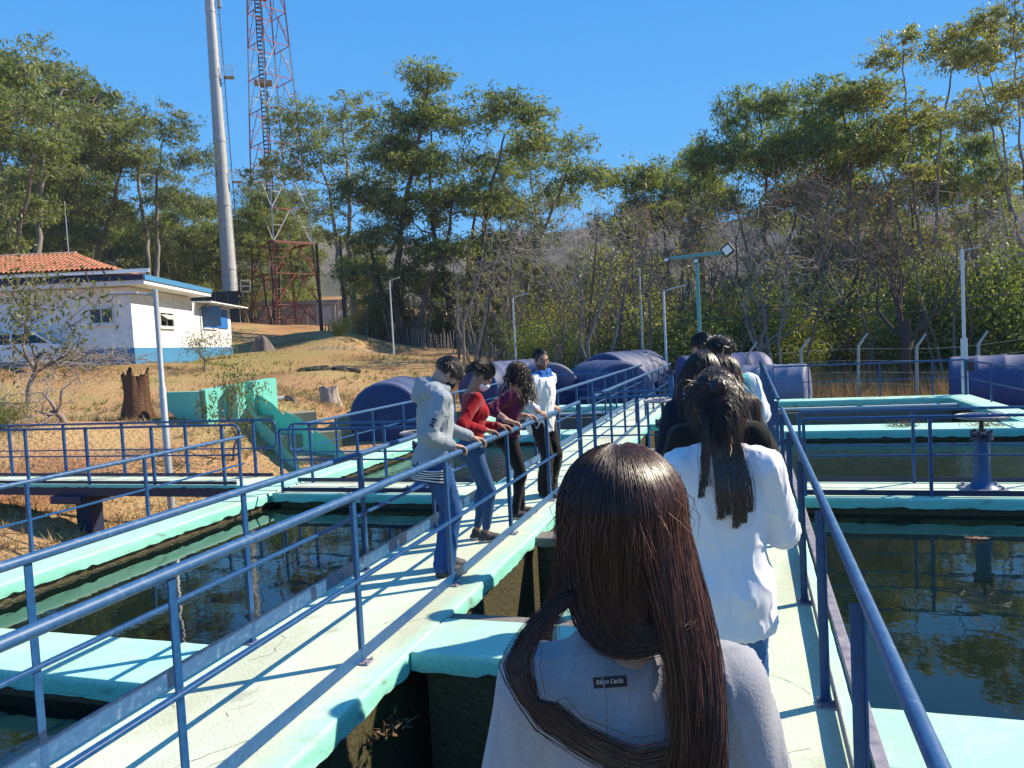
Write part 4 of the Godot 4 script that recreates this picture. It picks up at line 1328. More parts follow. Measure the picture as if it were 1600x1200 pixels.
func stump(at: Vector3, label: String, r: float, h: float, tone: Color, sd: int, round := false) -> void:
	var m := M.new()
	var ring := 28
	var rows := 9
	for j in rows + 1:
		var f := float(j) / rows
		for i in ring:
			var a := TAU * i / ring
			var g := noise.get_noise_3d(cos(a) * 26.0 + sd * 50.0, f * 9.0, sin(a) * 26.0)
			var g2 := noise.get_noise_3d(cos(a) * 80.0 + sd * 70.0, f * 5.0, sin(a) * 80.0)
			var rr := r * (1.0 + 0.45 * g + 0.3 * g2 + (0.5 * pow(1.0 - f, 3.0)))
			var y := f * h
			if round: rr *= sqrt(maxf(0.02, 1.0 - f * f * 0.97))
			elif j == rows: y = h * (0.93 + 0.3 * noise.get_noise_2d(cos(a) * 25.0 + sd * 9.0, sin(a) * 25.0))
			m.v.append(Vector3(cos(a) * rr, y - 0.08, sin(a) * rr))
			m.n.append(Vector3.ZERO)
			m.c.append(tone.lerp(tone * 1.9, clampf(g2 + 0.4, 0, 1)))
	for j in rows:
		for i in ring:
			var a := j * ring + i
			var b := j * ring + (i + 1) % ring
			m.idx.append_array([a, b, a + ring, b, b + ring, a + ring])
	var c := m.v.size()
	m.v.append(Vector3(0, h * (0.5 if not round else 0.93), 0)); m.n.append(Vector3.UP); m.c.append(tone * 0.6)
	for i in ring: m.idx.append_array([rows * ring + i, rows * ring + (i + 1) % ring, c])
	smooth_normals(m)
	if m.n[ring * 3].dot(Vector3(m.v[ring * 3].x, 0, m.v[ring * 3].z)) < 0:
		for i in m.n.size(): m.n[i] = -m.n[i]
	lone("tree_stump", m.mesh(mat.dead_wood), label, "tree stump", at)

func make_blue_tanks() -> void:
	var b := func(label: String, end: Vector3, axis: Vector3, length: float, r: float, tint: Color): blue_tank(label, end, axis, length, r, tint)
	var deep := Color(0.004, 0.032, 0.14)
	var pale := Color(0.17, 0.19, 0.3)
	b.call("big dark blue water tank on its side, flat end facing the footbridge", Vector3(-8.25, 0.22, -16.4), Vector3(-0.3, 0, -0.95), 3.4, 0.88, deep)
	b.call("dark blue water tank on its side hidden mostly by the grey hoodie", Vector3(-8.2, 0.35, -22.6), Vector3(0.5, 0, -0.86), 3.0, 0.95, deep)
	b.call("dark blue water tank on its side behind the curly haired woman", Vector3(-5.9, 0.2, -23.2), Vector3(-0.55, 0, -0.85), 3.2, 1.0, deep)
	b.call("blue tank with a sun bleached top and painted sky glare, back one of the pair beside the white jacket", Vector3(-4.6, 0.3, -25.0), Vector3(0.35, 0, -0.93), 3.2, 1.08, deep)
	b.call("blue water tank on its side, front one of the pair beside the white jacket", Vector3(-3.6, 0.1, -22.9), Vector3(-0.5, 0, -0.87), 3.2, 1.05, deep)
	b.call("blue water tank with a pale dusty top and painted sky glare behind the row of heads", Vector3(-2.2, 0.2, -26.0), Vector3(0.93, 0, -0.35), 3.0, 0.95, Color(0.05, 0.07, 0.2))
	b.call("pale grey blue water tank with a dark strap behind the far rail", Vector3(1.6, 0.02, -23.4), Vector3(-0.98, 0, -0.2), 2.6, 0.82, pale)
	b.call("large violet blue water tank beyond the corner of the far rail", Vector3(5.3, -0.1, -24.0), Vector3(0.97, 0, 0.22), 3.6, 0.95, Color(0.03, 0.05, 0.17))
	var m := M.new()
	m.lathe(PackedVector2Array([Vector2(0, 0), Vector2(0.42, 0), Vector2(0.42, 0.5), Vector2(0.36, 0.58), Vector2(0, 0.6)]), 20)
	lone("white_drum", m.mesh(mat.pipe_white), "squat white drum below the pale topped tank at the walkway's end", "drum", ground_at(-1.5, -24.2))

func blue_tank(label: String, end: Vector3, axis: Vector3, length: float, r: float, tint: Color) -> void:
	var t := thing("water_tank", label, "water tank", Vector3(end.x, end.y - r, end.z))
	var y := axis.normalized()
	var x := Vector3.UP.cross(y).normalized()
	var xf := Transform3D(Basis(x, y, x.cross(y)), Vector3(0, r, 0))
	var m := M.new()
	m.col = tint
	var pr := PackedVector2Array([Vector2(0, 0.03), Vector2(r * 0.3, 0.025), Vector2(r * 0.31, 0.0), Vector2(r * 0.9, 0.0), Vector2(r * 0.975, 0.03), Vector2(r, 0.1)])
	var k := 5
	for i in k:
		var a := 0.14 + (length - 0.5) * i / k
		var b := 0.14 + (length - 0.5) * (i + 1) / k
		pr.append_array([Vector2(r, a), Vector2(r, b - 0.14), Vector2(r * 1.018, b - 0.1), Vector2(r * 1.018, b - 0.05)])
	pr.append_array([Vector2(r, length - 0.34), Vector2(r * 0.97, length - 0.2), Vector2(r * 0.85, length - 0.06), Vector2(r * 0.5, length), Vector2(0, length)])
	var pts := PackedVector2Array()
	for p in pr: pts.append(p)
	m.lathe(pts, 48, xf)
	for i in m.v.size():          # dust, bleaching and sky glare, all painted into the upper side's colour
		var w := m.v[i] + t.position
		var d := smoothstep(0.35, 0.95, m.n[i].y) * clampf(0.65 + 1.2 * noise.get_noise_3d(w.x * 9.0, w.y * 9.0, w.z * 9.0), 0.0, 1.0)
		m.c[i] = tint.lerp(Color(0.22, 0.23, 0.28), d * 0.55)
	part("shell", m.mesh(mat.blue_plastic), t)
	m = M.new()
	m.lathe(PackedVector2Array([Vector2(0, r * 1.07), Vector2(0.28, r * 1.06), Vector2(0.3, r * 1.02), Vector2(0.3, r * 0.93)]), 20, xf * Transform3D(Basis(Vector3.UP, 0.0) * Basis(Vector3.RIGHT, PI / 2 * 0.62), Vector3(0, length * 0.55, 0)))
	m.col = tint
	part("hatch", m.mesh(mat.blue_plastic), t)
	m = M.new()
	var ring := PackedVector2Array([Vector2(r * 1.022, length * 0.7), Vector2(r * 1.022, length * 0.7 + 0.04)])
	m.lathe(ring, 40, xf)
	part("strap", m.mesh(mat.black_metal), t)

func make_poles() -> void:
	# street lamp on the bank
	var t := thing("street_lamp", "grey steel lamp post with one arm in front of the white building", "lamp post", Vector3(-9.75, -1.2, -10.95))
	var m := M.new()
	m.lathe(PackedVector2Array([Vector2(0.065, 0), Vector2(0.058, 2.6), Vector2(0.045, 2.62), Vector2(0.045, 4.3), Vector2(0, 4.31)]), 12)
	part("pole", m.mesh(mat.galvanised), t)
	m = M.new()
	m.tube(paths([Vector3(0, 4.2, 0), Vector3(-0.25, 4.24, 0.12)]), PackedFloat32Array([0.025]), 8)
	part("arm", m.mesh(mat.galvanised), t)
	m = M.new()
	m.box(Vector3(-0.45, 4.25, 0.22), Vector3(0.46, 0.05, 0.16), Basis(Vector3.UP, 0.45), 0.015)
	part("lamp_head", m.mesh(mat.galvanised), t)
	# floodlight post at the end of the channel
	t = thing("floodlight_post", "teal floodlight post with a crossbar behind the row of heads", "floodlight", Vector3(-1.28, -0.5, -21.9))
	m = M.new()
	m.box(Vector3(0, 2.2, 0), Vector3(0.1, 4.4, 0.1), Basis(), 0.012)
	part("pole", m.mesh(mat.teal_metal), t)
	m = M.new()
	m.box(Vector3(-0.02, 4.5, 0), Vector3(1.42, 0.09, 0.1), Basis(Vector3.BACK, 0.03), 0.01)
	part("crossbar", m.mesh(mat.teal_metal), t)
	for k in [[0.83, 4.58, 0.35], [-0.8, 4.44, 0.0], [0.0, 4.34, 0.0]]:
		m = M.new()
		var s := 0.3 if k[0] > 0.5 else 0.16
		var bb := Basis(Vector3.BACK, 0.6 if k[0] > 0.5 else 0.0) * Basis(Vector3.UP, -0.25)
		m.box(Vector3(k[0], k[1], 0.08), Vector3(s, s if k[0] > 0.5 else 0.1, 0.1), bb, 0.015)
		var hd := part("lamp_head", m.mesh(mat.black_metal), t)
		m = M.new()
		m.box(Vector3(k[0], k[1], 0.08) + bb * Vector3(0, 0, 0.053), Vector3(s * 0.72, (s if k[0] > 0.5 else 0.1) * 0.7, 0.012), bb)
		part("lamp_glass", m.mesh(mat.lamp_face), hd)
	# post at the far corner
	t = thing("corner_post", "pale green lamp post with a short arm at the corner of the far rail", "lamp post", Vector3(5.16, 0, -21.75))
	m = M.new()
	m.box(Vector3(0, 0.7, 0), Vector3(0.15, 1.4, 0.05), Basis(), 0.01)
	m.box(Vector3(0, 2.5, 0), Vector3(0.075, 2.2, 0.06), Basis(), 0.01)
	part("pole", m.mesh(mat.pole_white), t)
	m = M.new()
	m.box(Vector3(0.12, 0.72, 0.06), Vector3(0.16, 0.3, 0.1), Basis(), 0.01)
	part("switch_box", m.mesh(mat.black_metal), t)
	m = M.new()
	m.bar(Vector3(0, 3.58, 0), Vector3(0.42, 3.62, 0), 0.02)
	part("arm", m.mesh(mat.galvanised), t)
	# slender poles along the wood's edge
	var list := [[-2.77, -27.36, 3.9, 1, "slender pale lamp pole at the wood's edge between the floodlight and the white jacket"], [-19.6, -40.5, 4.3, 1, "thin white pole on the bank in front of the forked trunks"], [-9.56, -31.6, 3.6, 1, "thin white pole behind the curly haired woman"],
		[-3.7, -28.3, 4.7, 0, "thin grey pole among the trunks behind the pair of blue tanks"], [-46.5, -44.0, 10.5, 0, "tall thin pale mast rising behind the tiled roof"], [-49.5, -38.0, 6.5, 0, "short thin mast behind the ridge of the tiled roof"]]
	for p in list:
		t = thing("pole", p[4], "pole", ground_at(p[0], p[1]))
		m = M.new()
		m.lathe(PackedVector2Array([Vector2(0.05, -0.2), Vector2(0.035, p[2]), Vector2(0, p[2])]), 8)
		part("shaft", m.mesh(mat.pole_white if p[3] else mat.galvanised), t)
		if p[3]:
			m = M.new()
			m.tube(paths([Vector3(0, p[2] - 0.02, 0), Vector3(0.35, p[2] + 0.06, 0.1), Vector3(0.75, p[2] + 0.12, 0.2)]), PackedFloat32Array([0.022]), 6)
			part("arm", m.mesh(mat.pole_white), t)
	# dark utility poles by the lattice tower
	for p in [[-33.5, -56.0, 8.0, "dark wooden pole beside the lattice tower, the one nearer to it"], [-31.6, -56.5, 8.6, "dark wooden pole between the lattice tower and the domed eucalyptus"]]:
		t = thing("wooden_pole", p[3], "utility pole", ground_at(p[0], p[1]))
		m = M.new()
		m.col = Color(0.08, 0.06, 0.05)
		m.tube(paths([Vector3(0, -0.3, 0), Vector3(0.05, p[2], 0)]), PackedFloat32Array([0.16, 0.11]), 8)
		part("shaft", m.mesh(mat.bark), t)
	# wires across the wood
	for k in 2:
		var w := M.new()
		var line := []
		for i in 17:
			var f := i / 16.0
			line.append(Vector3(-3.0 + f * 22.0, 2.75 - k * 0.35 - sin(f * PI) * 0.35 + f * 0.3, -27.5 - k * 0.8 + f * 2.0))
		w.tube(paths(line), PackedFloat32Array([0.014]), 4)
		lone("power_line", w.mesh(mat.black_metal), ["upper thin dark wire strung before the wood", "lower thin dark wire strung before the wood"][k], "wire")

func make_fence() -> void:
	# concrete posts with bent tops and wires beyond the tanks
	var t := thing("wire_fence", "wire fence on pale concrete posts with bent tops before the undergrowth", "fence", ground_at(-6, -26.5))
	var o := t.position
	for i in range(7, 17):
		var p := ground_at(-13.0 + i * 1.62, -26.2 + sin(i * 1.7) * 0.15 + i * 0.04)
		var m := M.new()
		m.col = Color(0.42, 0.39, 0.35)
		var lean := rng.randf_range(-0.06, 0.06)
		m.tube(paths([p - o + Vector3(0, -0.2, 0), p - o + Vector3(lean, 1.75, 0), p - o + Vector3(lean + 0.28, 2.12, -0.1)]), PackedFloat32Array([0.05, 0.045, 0.035]), 6)
		part("post", m.mesh(mat.bark), t)
	for k in 5:
		var m := M.new()
		var line := []
		for i in range(14, 33): line.append(ground_at(-13.0 + i * 0.81, -26.2 + i * 0.02) - o + Vector3(0, 0.25 + k * 0.36, 0))
		m.tube(paths(line), PackedFloat32Array([0.005]), 3)
		part("wire", m.mesh(mat.galvanised), t)
	# rough wooden pickets along the wood on the bank
	t = thing("picket_fence", "ragged grey stick fence along the foot of the tall eucalyptus trees", "fence", ground_at(-24, -52))
	o = t.position
	for i in 110:
		var f := i / 109.0
		var p := ground_at(lerpf(-34.0, -9.5, f) + rng.randf_range(-0.05, 0.05), lerpf(-57.0, -40.0, f) + sin(f * 9.0) * 0.4)
		var m := M.new()
		m.col = Color(0.2, 0.17, 0.14).lerp(Color(0.34, 0.3, 0.26), rng.randf())
		m.tube(paths([p - o + Vector3(0, -0.1, 0), p - o + Vector3(rng.randf_range(-0.1, 0.1), rng.randf_range(1.0, 1.5), 0)]), PackedFloat32Array([0.045, 0.03]), 4)
		part("picket", m.mesh(mat.bark), t)

# ---------------------------------------------------------------- trees and plants: kind, place, height of the top, spread, words
const TALL := [
	["A", -55.0, -46.5, 27.6, 1.30, "tallest eucalyptus at the picture's edge above the tiled roof, broad layered crown"],
	["C", -52.1, -40.5, 23.7, 1.10, "eucalyptus cut by the picture's edge, its crown reaching over the tiled roof"],
	["C", -58.7, -54.4, 26.9, 1.15, "many stemmed eucalyptus between the tallest tree and the domed tree with a bare white trunk"],
	["E", -61.4, -60.2, 27.0, 0.90, "dark dense eucalyptus close behind the domed tree above the building"],
	["A", -52.3, -57.9, 25.2, 1.15, "domed eucalyptus with one bare white trunk above the white building"],
	["F", -61.0, -76.7, 21.3, 0.90, "small airy tree close to the grey mast, on the building's side"],
	["A", -62.6, -90.5, 26.0, 0.80, "small domed eucalyptus seen through the lattice tower"],
	["F", -55.8, -88.9, 23.7, 0.90, "slim tree behind the lattice tower's outer leg"],
	["A", -31.4, -58.1, 22.8, 1.30, "broad dome shaped eucalyptus with pale twin trunks beside the lattice tower"],
	["B", -23.0, -49.9, 21.2, 1.25, "tallest leaning eucalyptus with dark forked trunks in the middle of the view"],
	["C", -19.7, -53.5, 19.8, 1.30, "wide many stemmed eucalyptus with round topped crown beside the tallest leaning one"],
	["A", -17.0, -63.8, 18.4, 0.95, "thin eucalyptus with a small crown beyond the wide many stemmed one"],
	["F", -18.1, -57.2, 13.4, 1.20, "low ragged tree under the crown of the wide eucalyptus"],
	["F", -8.2, -61.5, 15.4, 1.00, "small dark crowned tree over the bare branches behind the floodlight"],
	["E", -6.4, -65.7, 15.9, 1.00, "dense green tree between the floodlight and the tall round eucalyptus"],
	["E", -3.7, -69.9, 18.3, 0.90, "pale green topped tree behind the floodlight post"],
	["E", 1.6, -58.0, 19.0, 1.15, "tall round eucalyptus with drooping foliage, first of the pair above the bare trees"],
	["E", 6.5, -53.6, 17.5, 1.25, "tall round eucalyptus with brighter green foliage, second of the pair above the bare trees"],
	["F", 6.5, -67.7, 18.1, 1.00, "thin tree standing behind the pair of round eucalyptus"],
	["D", 10.4, -48.9, 18.1, 1.30, "very tall thin stemmed eucalyptus with open feathery crown above the corner post"],
	["D", 12.9, -45.2, 16.2, 1.05, "very tall open eucalyptus cut by the picture's edge"],
	["D", 12.9, -40.0, 16.0, 1.00, "tall eucalyptus whose twigs hang in from outside the frame"],
	["E", 13.7, -54.3, 13.4, 0.90, "lower green eucalyptus between the two feathery tall ones"],
	["F", 12.1, -64.9, 16.2, 1.00, "slim green tree below the feathery tall eucalyptus"],
]
const BARE := [
	["T", -14.2, -13.0, 2.0, 1.00, "small gnarled thorn tree with bare pale branches on the bank before the house"],
	["G", -8.8, -34.9, 8.7, 1.00, "pale grey bare tree behind the man in the white jacket"],
	["G", -7.9, -40.2, 10.0, 1.10, "pale bare spreading tree above the pair of blue tanks"],
	["G", -14.0, -41.7, 9.3, 0.90, "slim grey bare tree among the undergrowth behind the curly haired woman"],
	["H", -4.4, -37.7, 8.7, 1.00, "bare tree with brown seed pods behind the floodlight's arm"],
	["H", -1.8, -40.0, 9.6, 1.05, "bare grey tree with reddish brown pods behind the floodlight post"],
	["G", 0.6, -29.0, 6.7, 0.95, "bare tree with a bent pale trunk rising behind the end of the handrail"],
	["H", 1.3, -35.0, 8.8, 1.00, "bare tree with forked pale trunk and brown pods beyond the pale blue tank"],
	["H", 3.4, -37.8, 9.3, 1.10, "bare tree with thin straight trunk and brown pods before the pair of round eucalyptus"],
	["K", 4.7, -27.1, 6.9, 1.15, "dark wide spreading bare tree with a stout trunk in front of the undergrowth"],
	["G", 8.1, -29.9, 7.5, 1.20, "bare tree with two slanting dark stems behind the violet tank"],
	["G", -6.8, -46.5, 9.7, 1.00, "faint bare tree deep in the wood beside the floodlight"],
]
const FILL := [
	[-75.9, -67.6, 24.3, 0],
	[-68.0, -79.4, 23.4, 0],
	[-89.0, -68.2, 26.9, 0],
	[-88.1, -78.3, 26.9, 0],
	[-57.1, -81.1, 19.1, 0],
	[-80.3, -67.4, 20.8, 0],
	[-73.3, -80.3, 20.4, 0],
	[-85.7, -67.9, 23.7, 0],
	[-60.8, -56.6, 17.1, 0],
	[-74.2, -78.3, 19.0, 0],
	[-71.0, -90.7, 23.5, 0],
	[-57.6, -79.3, 17.2, 0],
	[-48.0, -70.8, 19.3, 0],
	[-87.8, -77.0, 26.9, 0],
	[-59.8, -71.0, 18.6, 0],
	[-67.3, -66.5, 21.4, 0],
	[-75.2, -86.4, 21.4, 0],
	[-61.3, -94.7, 19.1, 0],
	[-55.4, -68.2, 16.0, 0],
	[-60.7, -97.2, 22.2, 0],
	[-15.7, -65.0, 7.0, 1],
	[-19.9, -67.1, 11.0, 1],
	[-18.4, -97.9, 14.1, 1],
	[-15.3, -73.7, 10.9, 1],
	[-34.3, -83.5, 9.3, 1],
	[-38.7, -74.3, 13.6, 1],
	[-16.7, -69.9, 7.2, 1],
	[-11.0, -78.5, 6.7, 1],
	[-23.0, -56.8, 8.0, 1],
	[-30.9, -58.7, 9.6, 1],
	[-17.5, -62.1, 10.3, 1],
	[-12.8, -70.0, 6.5, 1],
	[-12.5, -72.8, 9.1, 1],
	[-25.7, -81.1, 10.1, 1],
	[10.6, -74.8, 6.4, 2],
	[8.0, -67.9, 7.4, 2],
	[-0.7, -63.4, 6.3, 2],
	[9.0, -72.3, 11.9, 2],
	[5.5, -73.8, 12.5, 2],
	[12.5, -75.0, 11.7, 2],
	[11.8, -68.7, 7.4, 2],
	[3.6, -78.8, 8.6, 2],
	[-6.6, -53.9, 7.5, 2],
	[18.4, -58.7, 6.9, 2],
	[9.9, -63.4, 8.7, 2],
	[1.7, -66.0, 8.4, 2],
]
const BUSH := [
	[-48.4, -45.3, 4.8, 0],
	[-55.8, -43.2, 4.7, 0],
	[-45.7, -43.2, 4.9, 0],
	[-46.3, -41.5, 3.8, 0],
	[-55.4, -71.2, 3.5, 0],
	[-55.1, -52.9, 3.8, 0],
	[-51.2, -76.1, 3.5, 0],
	[-48.8, -60.2, 3.9, 0],
	[-45.4, -40.3, 4.1, 0],
	[-57.3, -49.6, 5.0, 0],
	[-48.6, -41.9, 4.9, 0],
	[-47.9, -58.7, 3.5, 0],
	[-49.6, -41.1, 4.9, 0],
	[-48.4, -44.4, 3.8, 0],
	[-46.8, -48.0, 5.3, 0],
	[-44.4, -37.5, 5.3, 0],
	[-60.3, -91.7, 3.8, 0],
	[-56.7, -92.4, 3.2, 0],
	[-63.6, -85.3, 4.5, 0],
	[-43.1, -47.8, 3.5, 0],
	[-44.5, -39.5, 4.3, 0],
	[-55.6, -51.6, 2.6, 0],
	[-55.8, -86.9, 5.3, 0],
	[-58.6, -90.5, 4.2, 0],
	[-59.0, -45.3, 3.0, 0],
	[-53.0, -49.6, 4.1, 0],
	[-55.1, -56.2, 4.3, 0],
	[-45.7, -44.2, 5.1, 0],
	[-51.3, -55.0, 3.6, 0],
	[-52.6, -45.8, 5.0, 0],
	[-57.3, -49.0, 5.3, 0],
	[-61.2, -86.7, 2.5, 0],
	[-49.0, -59.4, 2.6, 0],
	[-47.1, -43.2, 4.1, 0],
	[-23.8, -58.5, 3.5, 1],
	[-27.0, -51.0, 2.1, 1],
	[-25.6, -51.9, 3.9, 1],
	[-13.5, -46.5, 2.9, 1],
	[-24.5, -56.0, 2.6, 1],
	[-18.6, -53.8, 2.6, 1],
	[-26.2, -55.4, 2.1, 1],
	[-20.6, -55.5, 2.6, 1],
	[-26.8, -52.9, 2.6, 1],
	[-20.3, -56.8, 2.6, 1],
	[-16.8, -55.1, 2.7, 1],
	[-24.7, -58.5, 3.3, 1],
	[-25.0, -61.1, 2.8, 1],
	[-26.7, -58.1, 3.3, 1],
	[-28.4, -55.7, 2.7, 1],
	[-17.2, -60.5, 2.6, 1],
	[-16.3, -58.2, 2.4, 1],
	[-21.6, -54.5, 3.6, 1],
	[-20.1, -58.7, 3.5, 1],
	[-19.2, -56.3, 3.0, 1],
	[-28.9, -57.8, 1.8, 1],
	[-29.4, -60.3, 1.9, 1],
	[-26.2, -52.1, 3.7, 1],
	[-24.7, -51.7, 3.7, 1],
	[-10.5, -42.4, 3.4, 2],
	[-3.4, -45.2, 3.1, 2],
	[-2.6, -31.4, 3.6, 2],
	[-6.3, -41.3, 1.9, 2],
	[-4.3, -44.8, 1.8, 2],
	[-7.6, -38.7, 3.8, 2],
	[-7.2, -32.9, 2.2, 2],
	[-5.3, -42.0, 2.6, 2],
	[-6.8, -36.3, 2.5, 2],
	[-5.5, -31.8, 2.9, 2],
	[-1.6, -37.2, 3.5, 2],
	[-9.6, -40.2, 3.6, 2],
	[-4.4, -38.5, 2.9, 2],
	[-5.3, -44.1, 2.0, 2],
	[-10.4, -40.9, 4.0, 2],
	[-5.6, -37.2, 3.5, 2],
	[-7.9, -34.1, 2.1, 2],
	[-4.7, -35.4, 2.2, 2],
	[-4.9, -45.0, 2.4, 2],
	[-3.9, -37.0, 3.8, 2],
	[-4.7, -34.7, 2.2, 2],
	[-10.1, -36.8, 2.6, 2],
	[0.5, -35.4, 2.6, 3],
	[8.4, -30.8, 4.6, 3],
	[5.9, -38.9, 3.0, 3],
	[12.2, -41.3, 3.3, 3],
	[6.2, -40.9, 4.2, 3],
	[4.8, -41.3, 4.5, 3],
	[4.8, -32.9, 2.3, 3],
	[9.8, -39.4, 4.5, 3],
	[9.7, -32.1, 2.2, 3],
	[1.7, -32.5, 3.7, 3],
	[12.9, -42.4, 2.4, 3],
	[10.2, -33.1, 2.9, 3],
	[7.6, -30.0, 1.9, 3],
	[9.7, -32.9, 2.7, 3],
	[7.7, -39.9, 1.6, 3],
	[3.2, -36.6, 3.1, 3],
	[1.2, -39.1, 4.5, 3],
	[4.3, -38.2, 2.0, 3],
	[2.5, -40.4, 1.9, 3],
	[13.4, -42.4, 1.9, 3],
	[11.4, -33.8, 3.9, 3],
	[8.8, -33.2, 3.6, 3],
	[9.3, -41.8, 2.4, 3],
	[11.6, -43.9, 3.6, 3],
	[5.4, -30.9, 3.1, 3],
	[3.9, -41.2, 3.6, 3],
	[6.0, -31.9, 3.5, 3],
	[6.8, -31.7, 4.3, 3],
	[6.9, -30.8, 4.4, 3],
	[-0.0, -35.0, 3.8, 3],
	[7.6, -37.9, 3.5, 3],
	[4.9, -34.3, 2.1, 3],
	[-1.5, -41.3, 3.9, 3],
	[7.3, -41.1, 2.7, 3],
	[2.0, -35.8, 4.2, 3],
	[-1.8, -37.8, 2.3, 3],
	[9.2, -34.1, 2.6, 3],
	[4.5, -38.2, 3.9, 3],
	[4.1, -43.3, 1.9, 3],
	[1.8, -31.1, 1.9, 3],
]
const STEMS := [
	[-26.2, -60.1, 3.7, 0],
	[-12.3, -39.7, 4.1, 0],
	[-10.1, -42.6, 5.6, 0],
	[-16.9, -45.1, 5.1, 0],
	[-26.0, -58.4, 3.5, 0],
	[-21.6, -49.8, 4.2, 0],
	[-23.4, -60.5, 4.6, 0],
	[-24.2, -51.7, 7.0, 0],
	[-26.7, -55.4, 4.6, 0],
	[-14.1, -43.9, 5.8, 0],
	[-17.7, -48.6, 6.6, 0],
	[-13.8, -40.3, 3.4, 0],
	[-11.8, -47.4, 3.9, 0],
	[-12.2, -48.9, 6.0, 0],
	[-11.6, -43.6, 4.6, 0],
	[-10.9, -41.0, 6.1, 0],
	[-26.6, -56.3, 5.9, 0],
	[-13.3, -53.6, 5.1, 0],
	[-22.7, -51.0, 5.2, 0],
	[-14.0, -38.8, 6.6, 0],
	[-5.7, -38.1, 4.0, 1],
	[-5.8, -30.1, 4.5, 1],
	[-6.6, -34.7, 4.6, 1],
	[-3.9, -40.6, 3.9, 1],
	[-5.4, -32.0, 5.7, 1],
	[-2.4, -32.7, 6.1, 1],
	[-5.5, -30.1, 6.1, 1],
	[-5.7, -32.0, 4.9, 1],
	[-6.8, -34.6, 4.9, 1],
	[-6.0, -36.8, 4.3, 1],
	[-6.7, -30.8, 3.6, 1],
	[-5.0, -34.3, 6.3, 1],
	[-5.7, -38.2, 6.9, 1],
	[-6.7, -29.9, 3.7, 1],
	[3.7, -35.3, 6.0, 2],
	[3.6, -39.5, 3.2, 2],
	[8.7, -30.5, 6.5, 2],
	[-2.1, -39.6, 6.1, 2],
	[11.6, -33.7, 3.9, 2],
	[10.9, -32.4, 3.5, 2],
	[6.7, -34.1, 5.0, 2],
	[0.1, -30.8, 5.4, 2],
	[4.1, -30.6, 4.9, 2],
	[8.8, -36.0, 5.0, 2],
	[3.6, -33.1, 4.1, 2],
	[0.8, -34.2, 3.6, 2],
	[8.7, -35.9, 5.5, 2],
	[-1.9, -33.3, 4.8, 2],
	[-1.0, -39.6, 6.1, 2],
	[5.6, -36.5, 4.0, 2],
	[1.3, -35.0, 6.0, 2],
	[6.1, -28.9, 5.5, 2],
	[11.1, -35.6, 6.7, 2],
	[10.3, -30.2, 4.3, 2],
	[6.7, -39.2, 4.6, 2],
	[11.9, -36.5, 5.2, 2],
]

var protos := {}

func leaf(m: M, p: Vector3, d: Vector3, s: Vector3) -> void:      # one leaf: a small pointed blade with a fold
	var i := m.v.size()
	var nn := d.cross(s).normalized()
	m.v.append(p - d * 0.5); m.v.append(p + s * 0.5 + nn * s.length() * 0.12); m.v.append(p + d * 0.5); m.v.append(p - s * 0.5 + nn * s.length() * 0.12)
	for k in 4:
		m.n.append(nn); m.c.append(m.col * 1.7)
	m.idx.append(i); m.idx.append(i + 1); m.idx.append(i + 2)
	m.idx.append(i); m.idx.append(i + 2); m.idx.append(i + 3)

func rand_dir() -> Vector3:
	var z := rng.randf_range(-1, 1)
	var a := rng.randf() * TAU
	var r := sqrt(1.0 - z * z)
	return Vector3(r * cos(a), z, r * sin(a))

